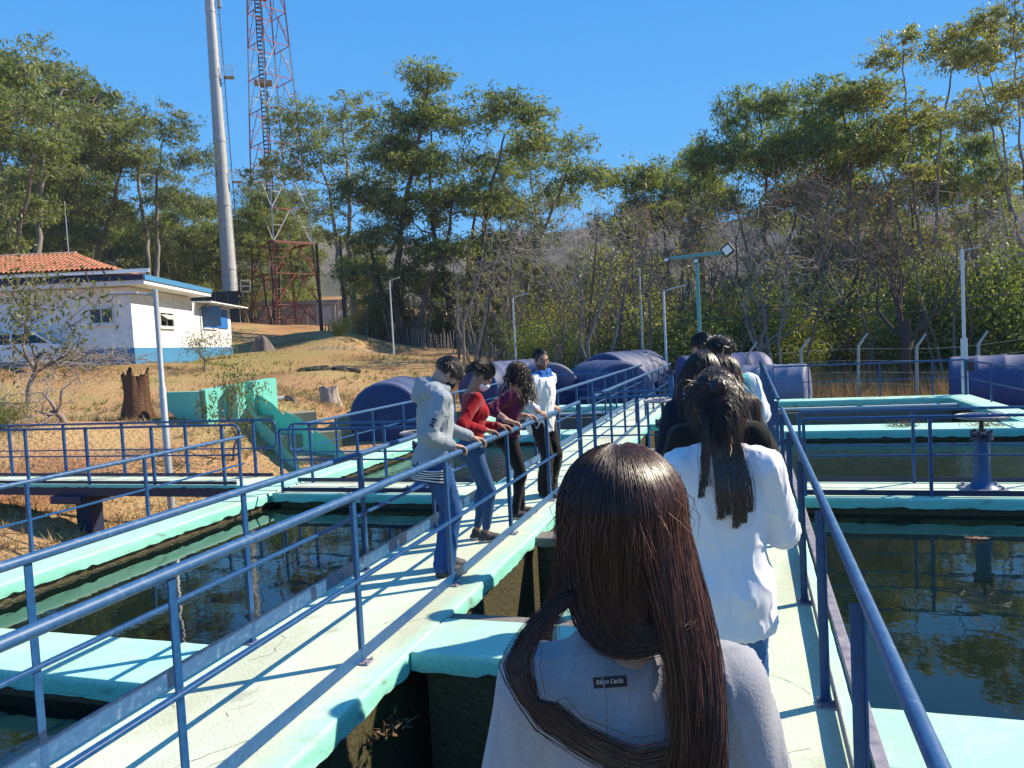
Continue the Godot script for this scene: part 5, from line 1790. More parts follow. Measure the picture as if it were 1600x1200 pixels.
# STEMS: polylines from the ground; LOBES: [centre, radii, clumps]
func crown_tree(kind: String, stems: Array, r0: float, lobes: Array, o: Dictionary) -> void:
	var t := Node3D.new()
	var wood := M.new()
	var pos := PackedVector3Array()
	var bark: Color = o.get("bark", Color(0.3, 0.26, 0.21))
	var rad := PackedFloat32Array()
	for s: Array in stems:
		var c := Curve3D.new()
		for i in s.size():
			var tan_: Vector3 = (s[mini(i + 1, s.size() - 1)] - s[maxi(i - 1, 0)]) * 0.22
			c.add_point(s[i], -tan_, tan_)
		var n := int(c.get_baked_length() / 0.55)
		var line := PackedVector3Array()
		var rr := PackedFloat32Array()
		var cols := PackedColorArray()
		for i in n + 1:
			var f := float(i) / n
			var p := c.sample_baked(f * c.get_baked_length())
			p += Vector3(noise.get_noise_2d(p.y * 9.0, s[0].x * 30.0), 0, noise.get_noise_2d(p.y * 9.0, 50.0 + s[0].z * 30.0)) * 0.16 * minf(1.0, p.y / 3.0)
			line.append(p)
			var r: float = r0 * (1.0 - f * 0.8) * (1.0 + 0.7 * exp(-f * n * 0.55 * 1.3)) * (s[0].distance_to(Vector3.ZERO) * -0.2 + 1.0)
			rr.append(r)
			cols.append(bark.lerp(bark * 0.42, clampf(noise.get_noise_3d(p.x * 6.0, p.y * 5.0, p.z * 6.0) * 1.6 + 0.3, 0.0, 1.0)))
			if f > 0.28:
				pos.append(p); rad.append(r)
		wood.tube(line, rr, 9, true, cols)
	var clumps: Array[Vector3] = []
	for l in lobes:
		for i in l[2]:
			var d := rand_dir()
			if d.y < -0.3: d.y *= -0.6
			var q := pow(rng.randf_range(0.22, 1.0), 0.5)
			clumps.append(l[0] + d * q * (l[1] as Vector3))
	clumps.sort_custom(func(a: Vector3, b: Vector3): return a.y + Vector2(a.x, a.z).length() * 1.5 < b.y + Vector2(b.x, b.z).length() * 1.5)
	for c in clumps:
		var best := 0
		var bd := 1e9
		for i in pos.size():
			var d := pos[i].distance_to(c)
			var up := (c.y - pos[i].y) / maxf(d, 0.01)
			var k := d * (1.0 + maxf(0.0, 0.25 - up) * 1.6)
			if k < bd:
				bd = k
				best = i
		var a := pos[best]
		var d := c - a
		var m1 := a + d * 0.35 + Vector3(rng.randfn(), rng.randfn() * 0.4 - 0.4, rng.randfn()) * d.length() * 0.09
		var m2 := a + d * 0.72 + Vector3(rng.randfn(), rng.randfn() * 0.4 - 0.2, rng.randfn()) * d.length() * 0.08
		var r := minf(rad[best] * 0.62, 0.02 + d.length() * 0.022)
		var bc := bark.lerp(bark * 0.5, rng.randf())
		wood.tube(PackedVector3Array([a, m1, m2, c]), PackedFloat32Array([r, r * 0.8, r * 0.58, r * 0.25]), 5, false, PackedColorArray([bc, bc, bc, bc]))
		pos.append(m1); rad.append(r * 0.8)
		pos.append(m2); rad.append(r * 0.58)
		pos.append(c); rad.append(r * 0.35)
	var lf := M.new()
	var ca: Color = o.get("ca", Color(0.055, 0.068, 0.022))
	var cb: Color = o.get("cb", Color(0.13, 0.135, 0.05))
	var cs: float = o.get("clump", 0.85)
	for c in clumps:
		var tone := ca.lerp(cb, rng.randf())
		var sz := cs * rng.randf_range(0.65, 1.25)
		# a clump is a few sprays, each a little bunch of leaves
		for k in o.get("sprays", 7):
			var e := c + Vector3(rng.randfn(), rng.randfn() * o.get("tall", 0.7), rng.randfn()) * sz * 0.54
			wood.tube(PackedVector3Array([c, (c + e) * 0.5 + Vector3(0, 0.06, 0), e]), PackedFloat32Array([0.016, 0.012, 0.006]), 3, false, PackedColorArray([bark * 0.6, bark * 0.6, bark * 0.6]))
			for j in o.get("leaves", 12):
				var p := e + Vector3(rng.randfn(), rng.randfn() * 0.7, rng.randfn()) * sz * 0.21
				var d: Vector3 = (rand_dir() + Vector3(0, -o.get("droop", 0.7), 0)).normalized()
				var s := d.cross(rand_dir()).normalized()
				lf.col = tone.lerp(cb * 1.35 if rng.randf() < 0.16 else ca, rng.randf() * 0.55)
				leaf(lf, p, d * o.get("len", 0.3) * rng.randf_range(0.7, 1.3), s * o.get("wid", 0.085))
	part("trunk", wood.mesh(mat.bark), t)
	part("crown", lf.mesh(mat.leaf), t)
	protos[kind] = [t, o.h]

func twig_branch(m: M, tips: PackedVector3Array, p: Vector3, d: Vector3, length: float, r: float, lvl: int, o: Dictionary) -> void:
	var seg := 4 if lvl < 4 else 3
	var line := PackedVector3Array([p])
	var rr := PackedFloat32Array([r])
	var cols := PackedColorArray()
	var q := p
	var dir := d
	for i in seg:
		dir = (dir + Vector3(rng.randfn(), rng.randfn() * 0.6, rng.randfn()) * o.get("crook", 0.2) + Vector3(0, o.get("lift", 0.08), 0)).normalized()
		q += dir * length / seg
		line.append(q)
		rr.append(r * lerpf(1.0, 0.55, float(i + 1) / seg))
	var bc: Color = (o.bark as Color).lerp(o.tip, clampf(lvl / 4.0, 0.0, 1.0)) * rng.randf_range(0.75, 1.2)
	for i in seg + 1: cols.append(bc)
	m.tube(line, rr, 8 if lvl == 0 else 5 if lvl < 3 else 3, false, cols)
	if lvl >= o.levels:
		tips.append(q)
		return
	var kids: int = rng.randi_range(2, 3) if lvl > 0 else o.get("first", 4)
	for k in kids:
		var f := rng.randf_range(0.45, 1.0) if k < kids - 1 else 1.0
		if lvl == 0: f = rng.randf_range(0.72, 1.0)
		var ix := clampi(int(f * seg), 1, seg)
		var side := dir.cross(rand_dir()).normalized()
		var ang: float = rng.randf_range(0.35, 0.95) * o.get("spread", 1.0)
		var nd := (dir * cos(ang) + side * sin(ang)).normalized()
		twig_branch(m, tips, line[ix], nd, length * rng.randf_range(0.6, 0.86) * (o.get("second", 1.0) if lvl == 0 else 1.0), rr[ix] * (0.75 if k == kids - 1 else 0.6), lvl + 1, o)

func bare_tree(kind: String, o: Dictionary) -> void:
	var t := Node3D.new()
	var m := M.new()
	var tips := PackedVector3Array()
	twig_branch(m, tips, Vector3(0, -0.2, 0), Vector3(o.get("tilt", 0.0), 1, 0.05).normalized(), o.stem, o.r, 0, o)
	var top := 0.0
	for p in tips: top = maxf(top, p.y)
	part("trunk", m.mesh(mat.bark), t)
	var c := M.new()
	for p in tips:
		for j in o.get("fine", 2):          # the last thin twigs
			var d: Vector3 = (rand_dir() + Vector3(0, 0.4, 0)).normalized() * rng.randf_range(0.15, 0.5) * o.get("twig", 1.0)
			c.col = (o.tip as Color) * rng.randf_range(0.7, 1.25)
			c.tube(PackedVector3Array([p, p + d]), PackedFloat32Array([0.009, 0.005]), 3)
	stuff(part("twigs", c.mesh(mat.bark), t))
	if o.has("pods"):
		var l := M.new()
		for p in tips:
			if rng.randf() > o.get("podshare", 0.6): continue
			for j in o.pods:
				l.col = (o.podcolor as Color).lerp(o.podcolor2, rng.randf())
				var d := (rand_dir() + Vector3(0, -0.5, 0)).normalized()
				leaf(l, p + Vector3(rng.randfn(), rng.randfn(), rng.randfn()) * o.get("podspread", 0.16), d * o.get("podlen", 0.15), d.cross(rand_dir()).normalized() * o.get("podwid", 0.05))
		part("crown", l.mesh(mat.dry_leaf if not o.get("green", false) else mat.leaf), t)
	protos[kind] = [t, top]

func shrub(kind: String, w: float, h: float, leaves: int, ca: Color, cb: Color, size: float) -> void:
	var t := Node3D.new()
	var m := M.new()
	var l := M.new()
	for s in 16:
		var a := rng.randf() * TAU
		var out := Vector3(cos(a), 0, sin(a)) * w * rng.randf_range(0.1, 1.0)
		var top := out + Vector3(0, h * rng.randf_range(0.45, 1.0), 0)
		m.col = Color(0.16, 0.12, 0.085) * rng.randf_range(0.6, 1.4)
		var b := Vector3(out.x * 0.2, -0.1, out.z * 0.2)
		var mid := (b + top) * 0.5 + Vector3(rng.randfn(), 0.3, rng.randfn()) * 0.15
		m.tube(PackedVector3Array([b, mid, top]), PackedFloat32Array([0.03, 0.02, 0.008]), 4)
		var tone := ca.lerp(cb, rng.randf())
		for k in int(leaves / 16.0):
			var f := pow(rng.randf(), 0.7)
			var p := (b.lerp(mid, f * 2.0) if f < 0.5 else mid.lerp(top, f * 2.0 - 1.0)) + Vector3(rng.randfn(), rng.randfn() * 0.8, rng.randfn()) * (0.14 + 0.16 * w)
			if p.y < 0.02: continue
			l.col = tone.lerp(cb * 1.3 if rng.randf() < 0.2 else ca, rng.randf() * 0.7)
			var d := (rand_dir() + Vector3(0, -0.35, 0)).normalized()
			leaf(l, p, d * size * rng.randf_range(0.6, 1.4), d.cross(rand_dir()).normalized() * size * 0.5)
	part("stems", m.mesh(mat.bark), t)
	part("foliage", l.mesh(mat.leaf), t)
	protos[kind] = [t, h]

func plant(kind: String, called: String, label: String, category: String, at: Vector3, top: float, spread: float, turn: float, group := "") -> Node3D:
	var k: float = maxf(0.05, (top - at.y) / protos[kind][1])
	var r: Node3D = protos[kind][0].duplicate()
	r.name = numbered(called)
	add_child(r)
	r.position = at
	r.rotation.y = turn
	r.scale = Vector3(k * spread, k, k * spread)
	tag(r, label, category, group)
	return r

func make_trees() -> void:
	var gum := Color(0.36, 0.32, 0.27)
	crown_tree("A", [[Vector3(0, -0.3, 0), Vector3(0.2, 7, 0.1), Vector3(-0.1, 13, 0), Vector3(0.3, 17.5, 0.2)], [Vector3(0.4, -0.3, 0.3), Vector3(1.1, 6, 0.5), Vector3(1.6, 12, 0.9), Vector3(2.6, 16, 1.2)]], 0.26,
		[[Vector3(0.3, 16.2, 0), Vector3(4.4, 2.9, 4.4), 64], [Vector3(-3.6, 13.8, 0.5), Vector3(2.3, 1.6, 2.3), 22], [Vector3(4.4, 13.4, -0.4), Vector3(2.4, 1.6, 2.4), 22], [Vector3(0.5, 13.2, 3.4), Vector3(2.4, 1.5, 2.0), 16], [Vector3(0.2, 13.4, -3.6), Vector3(2.4, 1.5, 2.0), 16], [Vector3(2.2, 10.4, 0.6), Vector3(1.7, 1.0, 1.7), 8], [Vector3(-2.0, 10.2, 0), Vector3(1.6, 1.0, 1.6), 10], [Vector3(0.8, 8.0, 0.2), Vector3(1.8, 1.0, 1.6), 8]],
		{"h": 19.0, "bark": gum, "ca": Color(0.05, 0.062, 0.024) * 1.7, "cb": Color(0.125, 0.125, 0.05) * 1.7})
	crown_tree("B", [[Vector3(-0.2, -0.3, 0), Vector3(-0.5, 5, 0.2), Vector3(0.4, 11, 0), Vector3(1.6, 16, 0.2), Vector3(2.6, 20.6, 0)], [Vector3(0.5, -0.3, 0.2), Vector3(1.7, 4, 0.4), Vector3(3.2, 8, 0.2), Vector3(3.6, 12, 0.4)], [Vector3(-0.6, -0.3, -0.2), Vector3(-1.6, 4.5, 0), Vector3(-2.4, 9.5, 0.3)]], 0.3,
		[[Vector3(2.5, 20.0, 0), Vector3(1.3, 1.6, 1.3), 20], [Vector3(1.5, 17.4, 0.2), Vector3(1.7, 1.6, 1.7), 22], [Vector3(-0.6, 15.2, 0), Vector3(2.0, 1.8, 2.0), 26], [Vector3(1.9, 13.5, 0.6), Vector3(2.2, 1.7, 2.2), 26], [Vector3(-2.6, 11.5, 0.2), Vector3(2.0, 2.0, 2.0), 28], [Vector3(3.6, 10.8, 0.4), Vector3(2.0, 1.8, 2.0), 24], [Vector3(-1.0, 8.0, 0.4), Vector3(2.6, 2.0, 2.4), 32], [Vector3(2.6, 6.6, 0), Vector3(2.0, 1.5, 2.0), 22], [Vector3(-2.6, 5.6, 0.2), Vector3(1.8, 1.3, 1.8), 20], [Vector3(0.6, 10.5, 1.0), Vector3(2.2, 1.8, 1.8), 22], [Vector3(0.4, 5.2, 0.8), Vector3(1.8, 1.4, 1.5), 16], [Vector3(-1.8, 3.6, 0), Vector3(1.4, 0.9, 1.4), 10]],
		{"h": 21.5, "bark": Color(0.15, 0.115, 0.09), "ca": Color(0.035, 0.052, 0.018) * 1.7, "cb": Color(0.135, 0.135, 0.05) * 1.7, "sprays": 9, "tall": 0.95})
	crown_tree("C", [[Vector3(0, -0.3, 0), Vector3(0.6, 5, 0), Vector3(1.6, 10, 0.4), Vector3(2.6, 15, 0)], [Vector3(-0.3, -0.3, 0.2), Vector3(-1.1, 5, 0.4), Vector3(-1.8, 11, 0), Vector3(-1.6, 16, 0)], [Vector3(0.5, -0.3, -0.2), Vector3(2.4, 4, -0.4), Vector3(4.8, 9, -0.2), Vector3(6.2, 12.5, 0)], [Vector3(-0.5, -0.3, -0.3), Vector3(-0.2, 6, -1.2), Vector3(0.4, 12, -1.8)]], 0.25,
		[[Vector3(-1.6, 16.4, 0), Vector3(2.1, 1.6, 2.1), 26], [Vector3(2.6, 16.0, 0), Vector3(2.6, 2.0, 2.6), 34], [Vector3(5.0, 13.6, 0.2), Vector3(2.2, 1.8, 2.2), 24], [Vector3(6.6, 11.2, 0), Vector3(1.8, 1.3, 1.8), 16], [Vector3(-2.9, 13.4, 0.4), Vector3(2.0, 1.6, 2.0), 20], [Vector3(0.6, 13.0, -1.6), Vector3(2.4, 1.6, 2.2), 20], [Vector3(1.4, 10.2, 1.2), Vector3(2.5, 1.5, 2.2), 20], [Vector3(-2.4, 9.4, 0.5), Vector3(1.9, 1.5, 1.9), 16], [Vector3(3.6, 8.2, -0.4), Vector3(1.8, 1.2, 1.8), 12], [Vector3(-0.6, 7.0, 0.6), Vector3(2.0, 1.2, 1.8), 16], [Vector3(2.2, 6.0, 0.2), Vector3(2.0, 1.3, 1.6), 14], [Vector3(-2.2, 5.0, 0.2), Vector3(1.6, 1.2, 1.6), 12], [Vector3(0.4, 4.0, -0.3), Vector3(1.8, 1.0, 1.6), 10]],
		{"h": 18.0, "bark": Color(0.22, 0.175, 0.135), "ca": Color(0.045, 0.058, 0.022) * 1.7, "cb": Color(0.125, 0.13, 0.05) * 1.7, "sprays": 9, "tall": 0.9})
	crown_tree("D", [[Vector3(0, -0.3, 0), Vector3(0.1, 8, 0.1), Vector3(-0.3, 15, 0), Vector3(-1.2, 21, 0.1)], [Vector3(0.4, -0.3, 0.1), Vector3(0.9, 8, 0), Vector3(1.4, 15, 0.2), Vector3(1.6, 22, 0)], [Vector3(0.2, -0.3, -0.3), Vector3(1.4, 7, -0.4), Vector3(2.6, 13, -0.3), Vector3(3.7, 19, 0)]], 0.15,
		[[Vector3(-1.7, 20.6, 0), Vector3(2.0, 1.7, 2.0), 24], [Vector3(1.4, 21.2, 0), Vector3(2.1, 1.6, 2.1), 26], [Vector3(4.0, 19.0, 0.2), Vector3(1.9, 1.9, 1.9), 22], [Vector3(-2.2, 16.6, 0.2), Vector3(1.8, 1.3, 1.8), 12], [Vector3(1.0, 16.8, 0.4), Vector3(1.9, 1.3, 1.9), 14], [Vector3(3.6, 15.0, -0.2), Vector3(1.9, 1.3, 1.9), 16], [Vector3(0.4, 12.6, 0), Vector3(1.6, 1.0, 1.6), 8], [Vector3(3.0, 11.2, 0), Vector3(1.4, 0.9, 1.4), 8]],
		{"h": 22.5, "bark": Color(0.3, 0.25, 0.21), "ca": Color(0.07, 0.075, 0.028) * 1.7, "cb": Color(0.17, 0.145, 0.055) * 1.7, "clump": 0.75, "leaves": 11})
	crown_tree("E", [[Vector3(0, -0.3, 0), Vector3(0.2, 6, 0.1), Vector3(0, 12, 0), Vector3(0.2, 16, 0)], [Vector3(0.3, -0.3, 0.2), Vector3(1.3, 6, 0.3), Vector3(2.2, 11, 0.2)], [Vector3(-0.3, -0.3, 0), Vector3(-1.3, 6, -0.2), Vector3(-2.0, 11, 0)]], 0.22,
		[[Vector3(0.2, 15.6, 0), Vector3(2.6, 2.2, 2.6), 44], [Vector3(-2.4, 13.2, 0.3), Vector3(2.2, 2.0, 2.2), 34], [Vector3(2.6, 13.0, -0.2), Vector3(2.3, 2.1, 2.3), 36], [Vector3(0, 12.4, 2.4), Vector3(2.2, 1.9, 2.0), 24], [Vector3(0, 12.4, -2.4), Vector3(2.2, 1.9, 2.0), 24], [Vector3(-3.4, 10.2, 0), Vector3(1.7, 1.8, 1.7), 20], [Vector3(3.2, 9.8, 0.2), Vector3(1.6, 1.5, 1.6), 16], [Vector3(0.5, 8.6, 0.4), Vector3(1.8, 1.2, 1.8), 10]],
		{"h": 17.8, "bark": Color(0.2, 0.16, 0.13), "ca": Color(0.038, 0.058, 0.018) * 1.7, "cb": Color(0.15, 0.15, 0.055) * 1.8, "droop": 1.1, "sprays": 9, "tall": 1.05})
	crown_tree("F", [[Vector3(0, -0.3, 0), Vector3(0.4, 3.5, 0.1), Vector3(0, 7, 0), Vector3(0.3, 9.6, 0)], [Vector3(0.2, -0.3, 0.1), Vector3(-0.8, 3, 0.3), Vector3(-1.7, 6, 0.2)]], 0.13,
		[[Vector3(0.2, 9.2, 0), Vector3(1.8, 1.4, 1.8), 24], [Vector3(-1.7, 7.0, 0.3), Vector3(1.7, 1.4, 1.7), 22], [Vector3(1.7, 6.6, -0.2), Vector3(1.7, 1.4, 1.7), 22], [Vector3(0.2, 4.6, 0.8), Vector3(2.0, 1.3, 1.8), 22], [Vector3(-0.4, 2.8, -0.4), Vector3(2.0, 1.1, 1.8), 16]],
		{"h": 10.6, "bark": Color(0.2, 0.17, 0.14), "ca": Color(0.045, 0.055, 0.02) * 1.7, "cb": Color(0.14, 0.14, 0.048) * 1.7})
	var grey_bark := Color(0.2, 0.165, 0.14)
	bare_tree("G", {"stem": 2.6, "r": 0.13, "levels": 5, "bark": grey_bark, "tip": Color(0.42, 0.36, 0.31), "spread": 0.95, "lift": 0.12, "crook": 0.2, "second": 1.0, "first": 5, "fine": 2, "twig": 1.6})
	bare_tree("H", {"stem": 2.3, "r": 0.17, "levels": 5, "bark": Color(0.11, 0.085, 0.07), "tip": Color(0.2, 0.155, 0.135), "spread": 1.1, "lift": 0.1, "crook": 0.22, "second": 1.05, "first": 5, "fine": 2, "twig": 1.6, "pods": 4, "podshare": 0.45, "podcolor": Color(0.16, 0.075, 0.05), "podcolor2": Color(0.2, 0.12, 0.08), "podspread": 0.22, "podlen": 0.11, "podwid": 0.035})
	bare_tree("K", {"stem": 3.0, "r": 0.2, "levels": 6, "bark": Color(0.075, 0.058, 0.048), "tip": Color(0.15, 0.115, 0.1), "spread": 1.1, "lift": 0.16, "crook": 0.15, "second": 1.05, "first": 5, "fine": 1, "pods": 3, "podshare": 0.35, "podcolor": Color(0.16, 0.075, 0.05), "podcolor2": Color(0.2, 0.12, 0.08), "podspread": 0.2, "podlen": 0.1, "podwid": 0.035})
	bare_tree("T", {"stem": 0.7, "r": 0.12, "levels": 5, "bark": Color(0.26, 0.2, 0.17), "tip": Color(0.4, 0.34, 0.3), "spread": 1.35, "lift": 0.02, "crook": 0.3, "second": 1.5, "first": 4, "fine": 2, "twig": 0.7, "tilt": -0.2})
	bare_tree("L", {"stem": 0.9, "r": 0.06, "levels": 4, "bark": Color(0.2, 0.16, 0.13), "tip": Color(0.2, 0.16, 0.13), "spread": 1.0, "lift": 0.1, "crook": 0.25, "first": 4, "fine": 1, "pods": 16, "podshare": 1.0, "podcolor": Color(0.07, 0.085, 0.025), "podcolor2": Color(0.15, 0.14, 0.06), "podspread": 0.2, "podlen": 0.12, "podwid": 0.04, "green": true, "tilt": 0.1})
	var vt := Node3D.new()
	var vm := M.new()
	var vl := M.new()
	for i in 6:
		var b := Vector3(rng.randfn() * 0.7, -0.1, rng.randfn() * 0.7)
		var top := b + Vector3(rng.randfn() * 0.7, rng.randf_range(3.2, 5.2), rng.randfn() * 0.7)
		var m1 := b.lerp(top, 0.4) + Vector3(rng.randfn(), 0, rng.randfn()) * 0.15
		vm.col = Color(0.26, 0.225, 0.19).lerp(Color(0.14, 0.115, 0.09), rng.randf())
		vm.tube(PackedVector3Array([b, m1, b.lerp(top, 0.75), top]), PackedFloat32Array([0.05, 0.04, 0.028, 0.012]), 5, false)
		for k in 9:
			var q := b.lerp(top, rng.randf_range(0.35, 1.0))
			var e := q + (rand_dir() + Vector3(0, 0.7, 0)).normalized() * rng.randf_range(0.4, 1.1)
			vm.tube(PackedVector3Array([q, (q + e) * 0.5 + rand_dir() * 0.06, e]), PackedFloat32Array([0.014, 0.009, 0.004]), 3, false)
			for j in 10:
				vl.col = Color(0.09, 0.095, 0.035).lerp(Color(0.2, 0.18, 0.07), rng.randf())
				var d := (rand_dir() - Vector3(0, 0.4, 0)).normalized() * 0.13
				leaf(vl, q.lerp(e, rng.randf_range(0.4, 1.1)) + rand_dir() * 0.1, d, d.cross(rand_dir()).normalized() * 0.05)
	part("stems", vm.mesh(mat.bark), vt)
	part("foliage", vl.mesh(mat.leaf), vt)
	protos["V"] = [vt, 4.8]
	shrub("S1", 1.5, 3.0, 9000, Color(0.12, 0.13, 0.035), Color(0.33, 0.3, 0.09), 0.115)
	shrub("S2", 1.6, 3.0, 9000, Color(0.07, 0.09, 0.028), Color(0.22, 0.235, 0.065), 0.115)
	shrub("S3", 1.4, 2.6, 6000, Color(0.17, 0.12, 0.05), Color(0.36, 0.25, 0.11), 0.1)
	for a in TALL:
		plant(a[0], "eucalyptus_tree" if a[0] != "F" else "tree", a[5], "tree", ground_at(a[1], a[2]), a[3], a[4], 0.0 if a[0] in ["B", "C"] else rng.randf() * TAU)
	for a in BARE:
		plant(a[0], "bare_tree", a[5], "tree", ground_at(a[1], a[2]), a[3], a[4], 0.4 if a[0] == "T" else rng.randf() * TAU)
	var far := ["olive tree massed with others on the rise behind the building and tower", "olive tree massed with others deep in the wood behind the visitors", "olive tree massed with others deep in the wood behind the large tank"]
	var fg := ["trees massed behind the building", "trees massed behind the visitors", "trees massed behind the large tank"]
	for a in FILL:
		plant(["F", "E", "C"][rng.randi() % 3] if a[3] == 0 else ["F", "F", "E"][rng.randi() % 3], "tree", far[a[3]], "tree", ground_at(a[0], a[1]), a[2], rng.randf_range(1.0, 1.4), rng.randf() * TAU, fg[a[3]])
	var under := ["leafy shrub crowding the slope behind the building", "leafy shrub in the thicket under the forked eucalyptus trunks", "leafy shrub in the thicket behind the blue tanks", "leafy shrub in the thicket beyond the dry grass and the large tank"]
	var ug := ["shrubs behind the building", "shrubs under the eucalyptus trunks", "shrubs behind the blue tanks", "shrubs beyond the large tank"]
	for a in BUSH:
		var p := ground_at(a[0], a[1])
		var sk := rng.randi() % 5
		var look: String = ["yellow green ", "dark green ", "yellow green ", "dark green ", "dry brownish "][sk]
		plant(["S1", "S2", "S1", "S2", "S3"][sk], "shrub", look + under[a[3]], "shrub", p, p.y + a[2], rng.randf_range(0.7, 1.2), rng.randf() * TAU, look + ug[a[3]])
	var thin := ["thin bare sapling stems at the wood's edge below the forked eucalyptus", "thin bare sapling stems behind the blue tanks and the visitors", "thin bare sapling stems in the thicket beyond the large tank"]
	var tg := ["saplings below the eucalyptus", "saplings behind the blue tanks", "saplings beyond the large tank"]
	for a in STEMS:
		var p := ground_at(a[0], a[1])
		plant("V", "sapling", thin[a[3]], "sapling", p, p.y + a[2], rng.randf_range(0.8, 1.3), rng.randf() * TAU, tg[a[3]])
	# single plants on the bank
	var p := ground_at(-24.76, -43.44)
	plant("S2", "round_bush", "small round dark bush on a thin stem by the dirt track", "bush", p, p.y + 1.3, 1.0, 0.0)
	p = ground_at(-20.8, -25.6)
	plant("L", "leaning_shrub", "leaning grey green shrub against the blue base of the white building", "shrub", p, p.y + 1.6, 1.1, 2.0)
	p = ground_at(-10.4, -13.5)
	plant("L", "sapling", "thin feathery sapling in front of the mint green stepped channel", "sapling", p, 1.6, 0.55, 0.5)
	p = ground_at(-15.2, -11.9)
	plant("S2", "shrub", "low dark leaved shrub at the picture's edge below the parked car", "shrub", p, p.y + 0.7, 2.2, 0.5)
	p = ground_at(-16.2, -13.4)
	plant("L", "leafy_tree", "small leafy tree with a rounded olive crown before the tiled house", "tree", ground_at(-21.5, -18.2), 4.7, 0.75, 1.0)
	make_grass()

func make_grass() -> void:
	var tufts := [[Color(0.34, 0.24, 0.11), Color(0.44, 0.34, 0.18)], [Color(0.12, 0.15, 0.035), Color(0.24, 0.25, 0.08)], [Color(0.3, 0.19, 0.08), Color(0.46, 0.33, 0.16)]]
	for k in 3:
		var m := M.new()
		for i in (9 if k < 2 else 16):
			var a := rng.randf() * TAU
			var b := Vector3(cos(a), 0, sin(a)) * rng.randf() * 0.06
			var lean := Vector3(cos(a), 0, sin(a)) * rng.randf_range(0.03, 0.14)
			m.col = (tufts[k][0] as Color).lerp(tufts[k][1], rng.randf())
			var s := Vector3(-sin(a), 0, cos(a)) * 0.008
			var h := rng.randf_range(0.06, 0.16) * (1.0 if k < 2 else 4.5)
			m.tri(b - s, b + s, b + lean * (1.0 if k < 2 else 2.5) + Vector3(0, h, 0))
		var where: Array[Transform3D] = []
		var tries := 0
		var n: int = [8000, 2200, 3600][k]
		while where.size() < n and tries < n * 12:
			tries += 1
			var x := rng.randf_range(-34, -7.0)
			var z := rng.randf_range(-46, 1)
			if k == 0 and rng.randf() < 0.6:
				x = rng.randf_range(-18, -7.0)
				z = rng.randf_range(-24, -3)
			if k == 2:
				x = rng.randf_range(-12, 24)
				z = rng.randf_range(-31.5, -24.6)
			if in_works(x, z): continue
			var g := noise.get_noise_2d(x * 4.0 + k * 60.0, z * 4.0)
			if g < [-0.15, 0.2, -0.3][k]: continue
			var sc := rng.randf_range(0.6, 1.5)
			where.append(Transform3D(Basis(Vector3.UP, rng.randf() * TAU).scaled(Vector3(sc, sc, sc)), ground_at(x, z)))
		var mm := MultiMesh.new()
		mm.transform_format = MultiMesh.TRANSFORM_3D
		mm.mesh = m.mesh(mat.dry_leaf if k != 1 else mat.leaf)
		mm.instance_count = where.size()
		for i in where.size(): mm.set_instance_transform(i, where[i])
		var o := MultiMeshInstance3D.new()
		o.name = ["dry_grass", "green_grass", "tall_dry_grass"][k]
		o.multimesh = mm
		add_child(o)
		tag(o, ["short straw coloured dry grass scattered over the bank", "small green grass tufts scattered over the bank", "tall straw coloured dry grass beyond the far rail"][k], "grass")
		stuff(o)

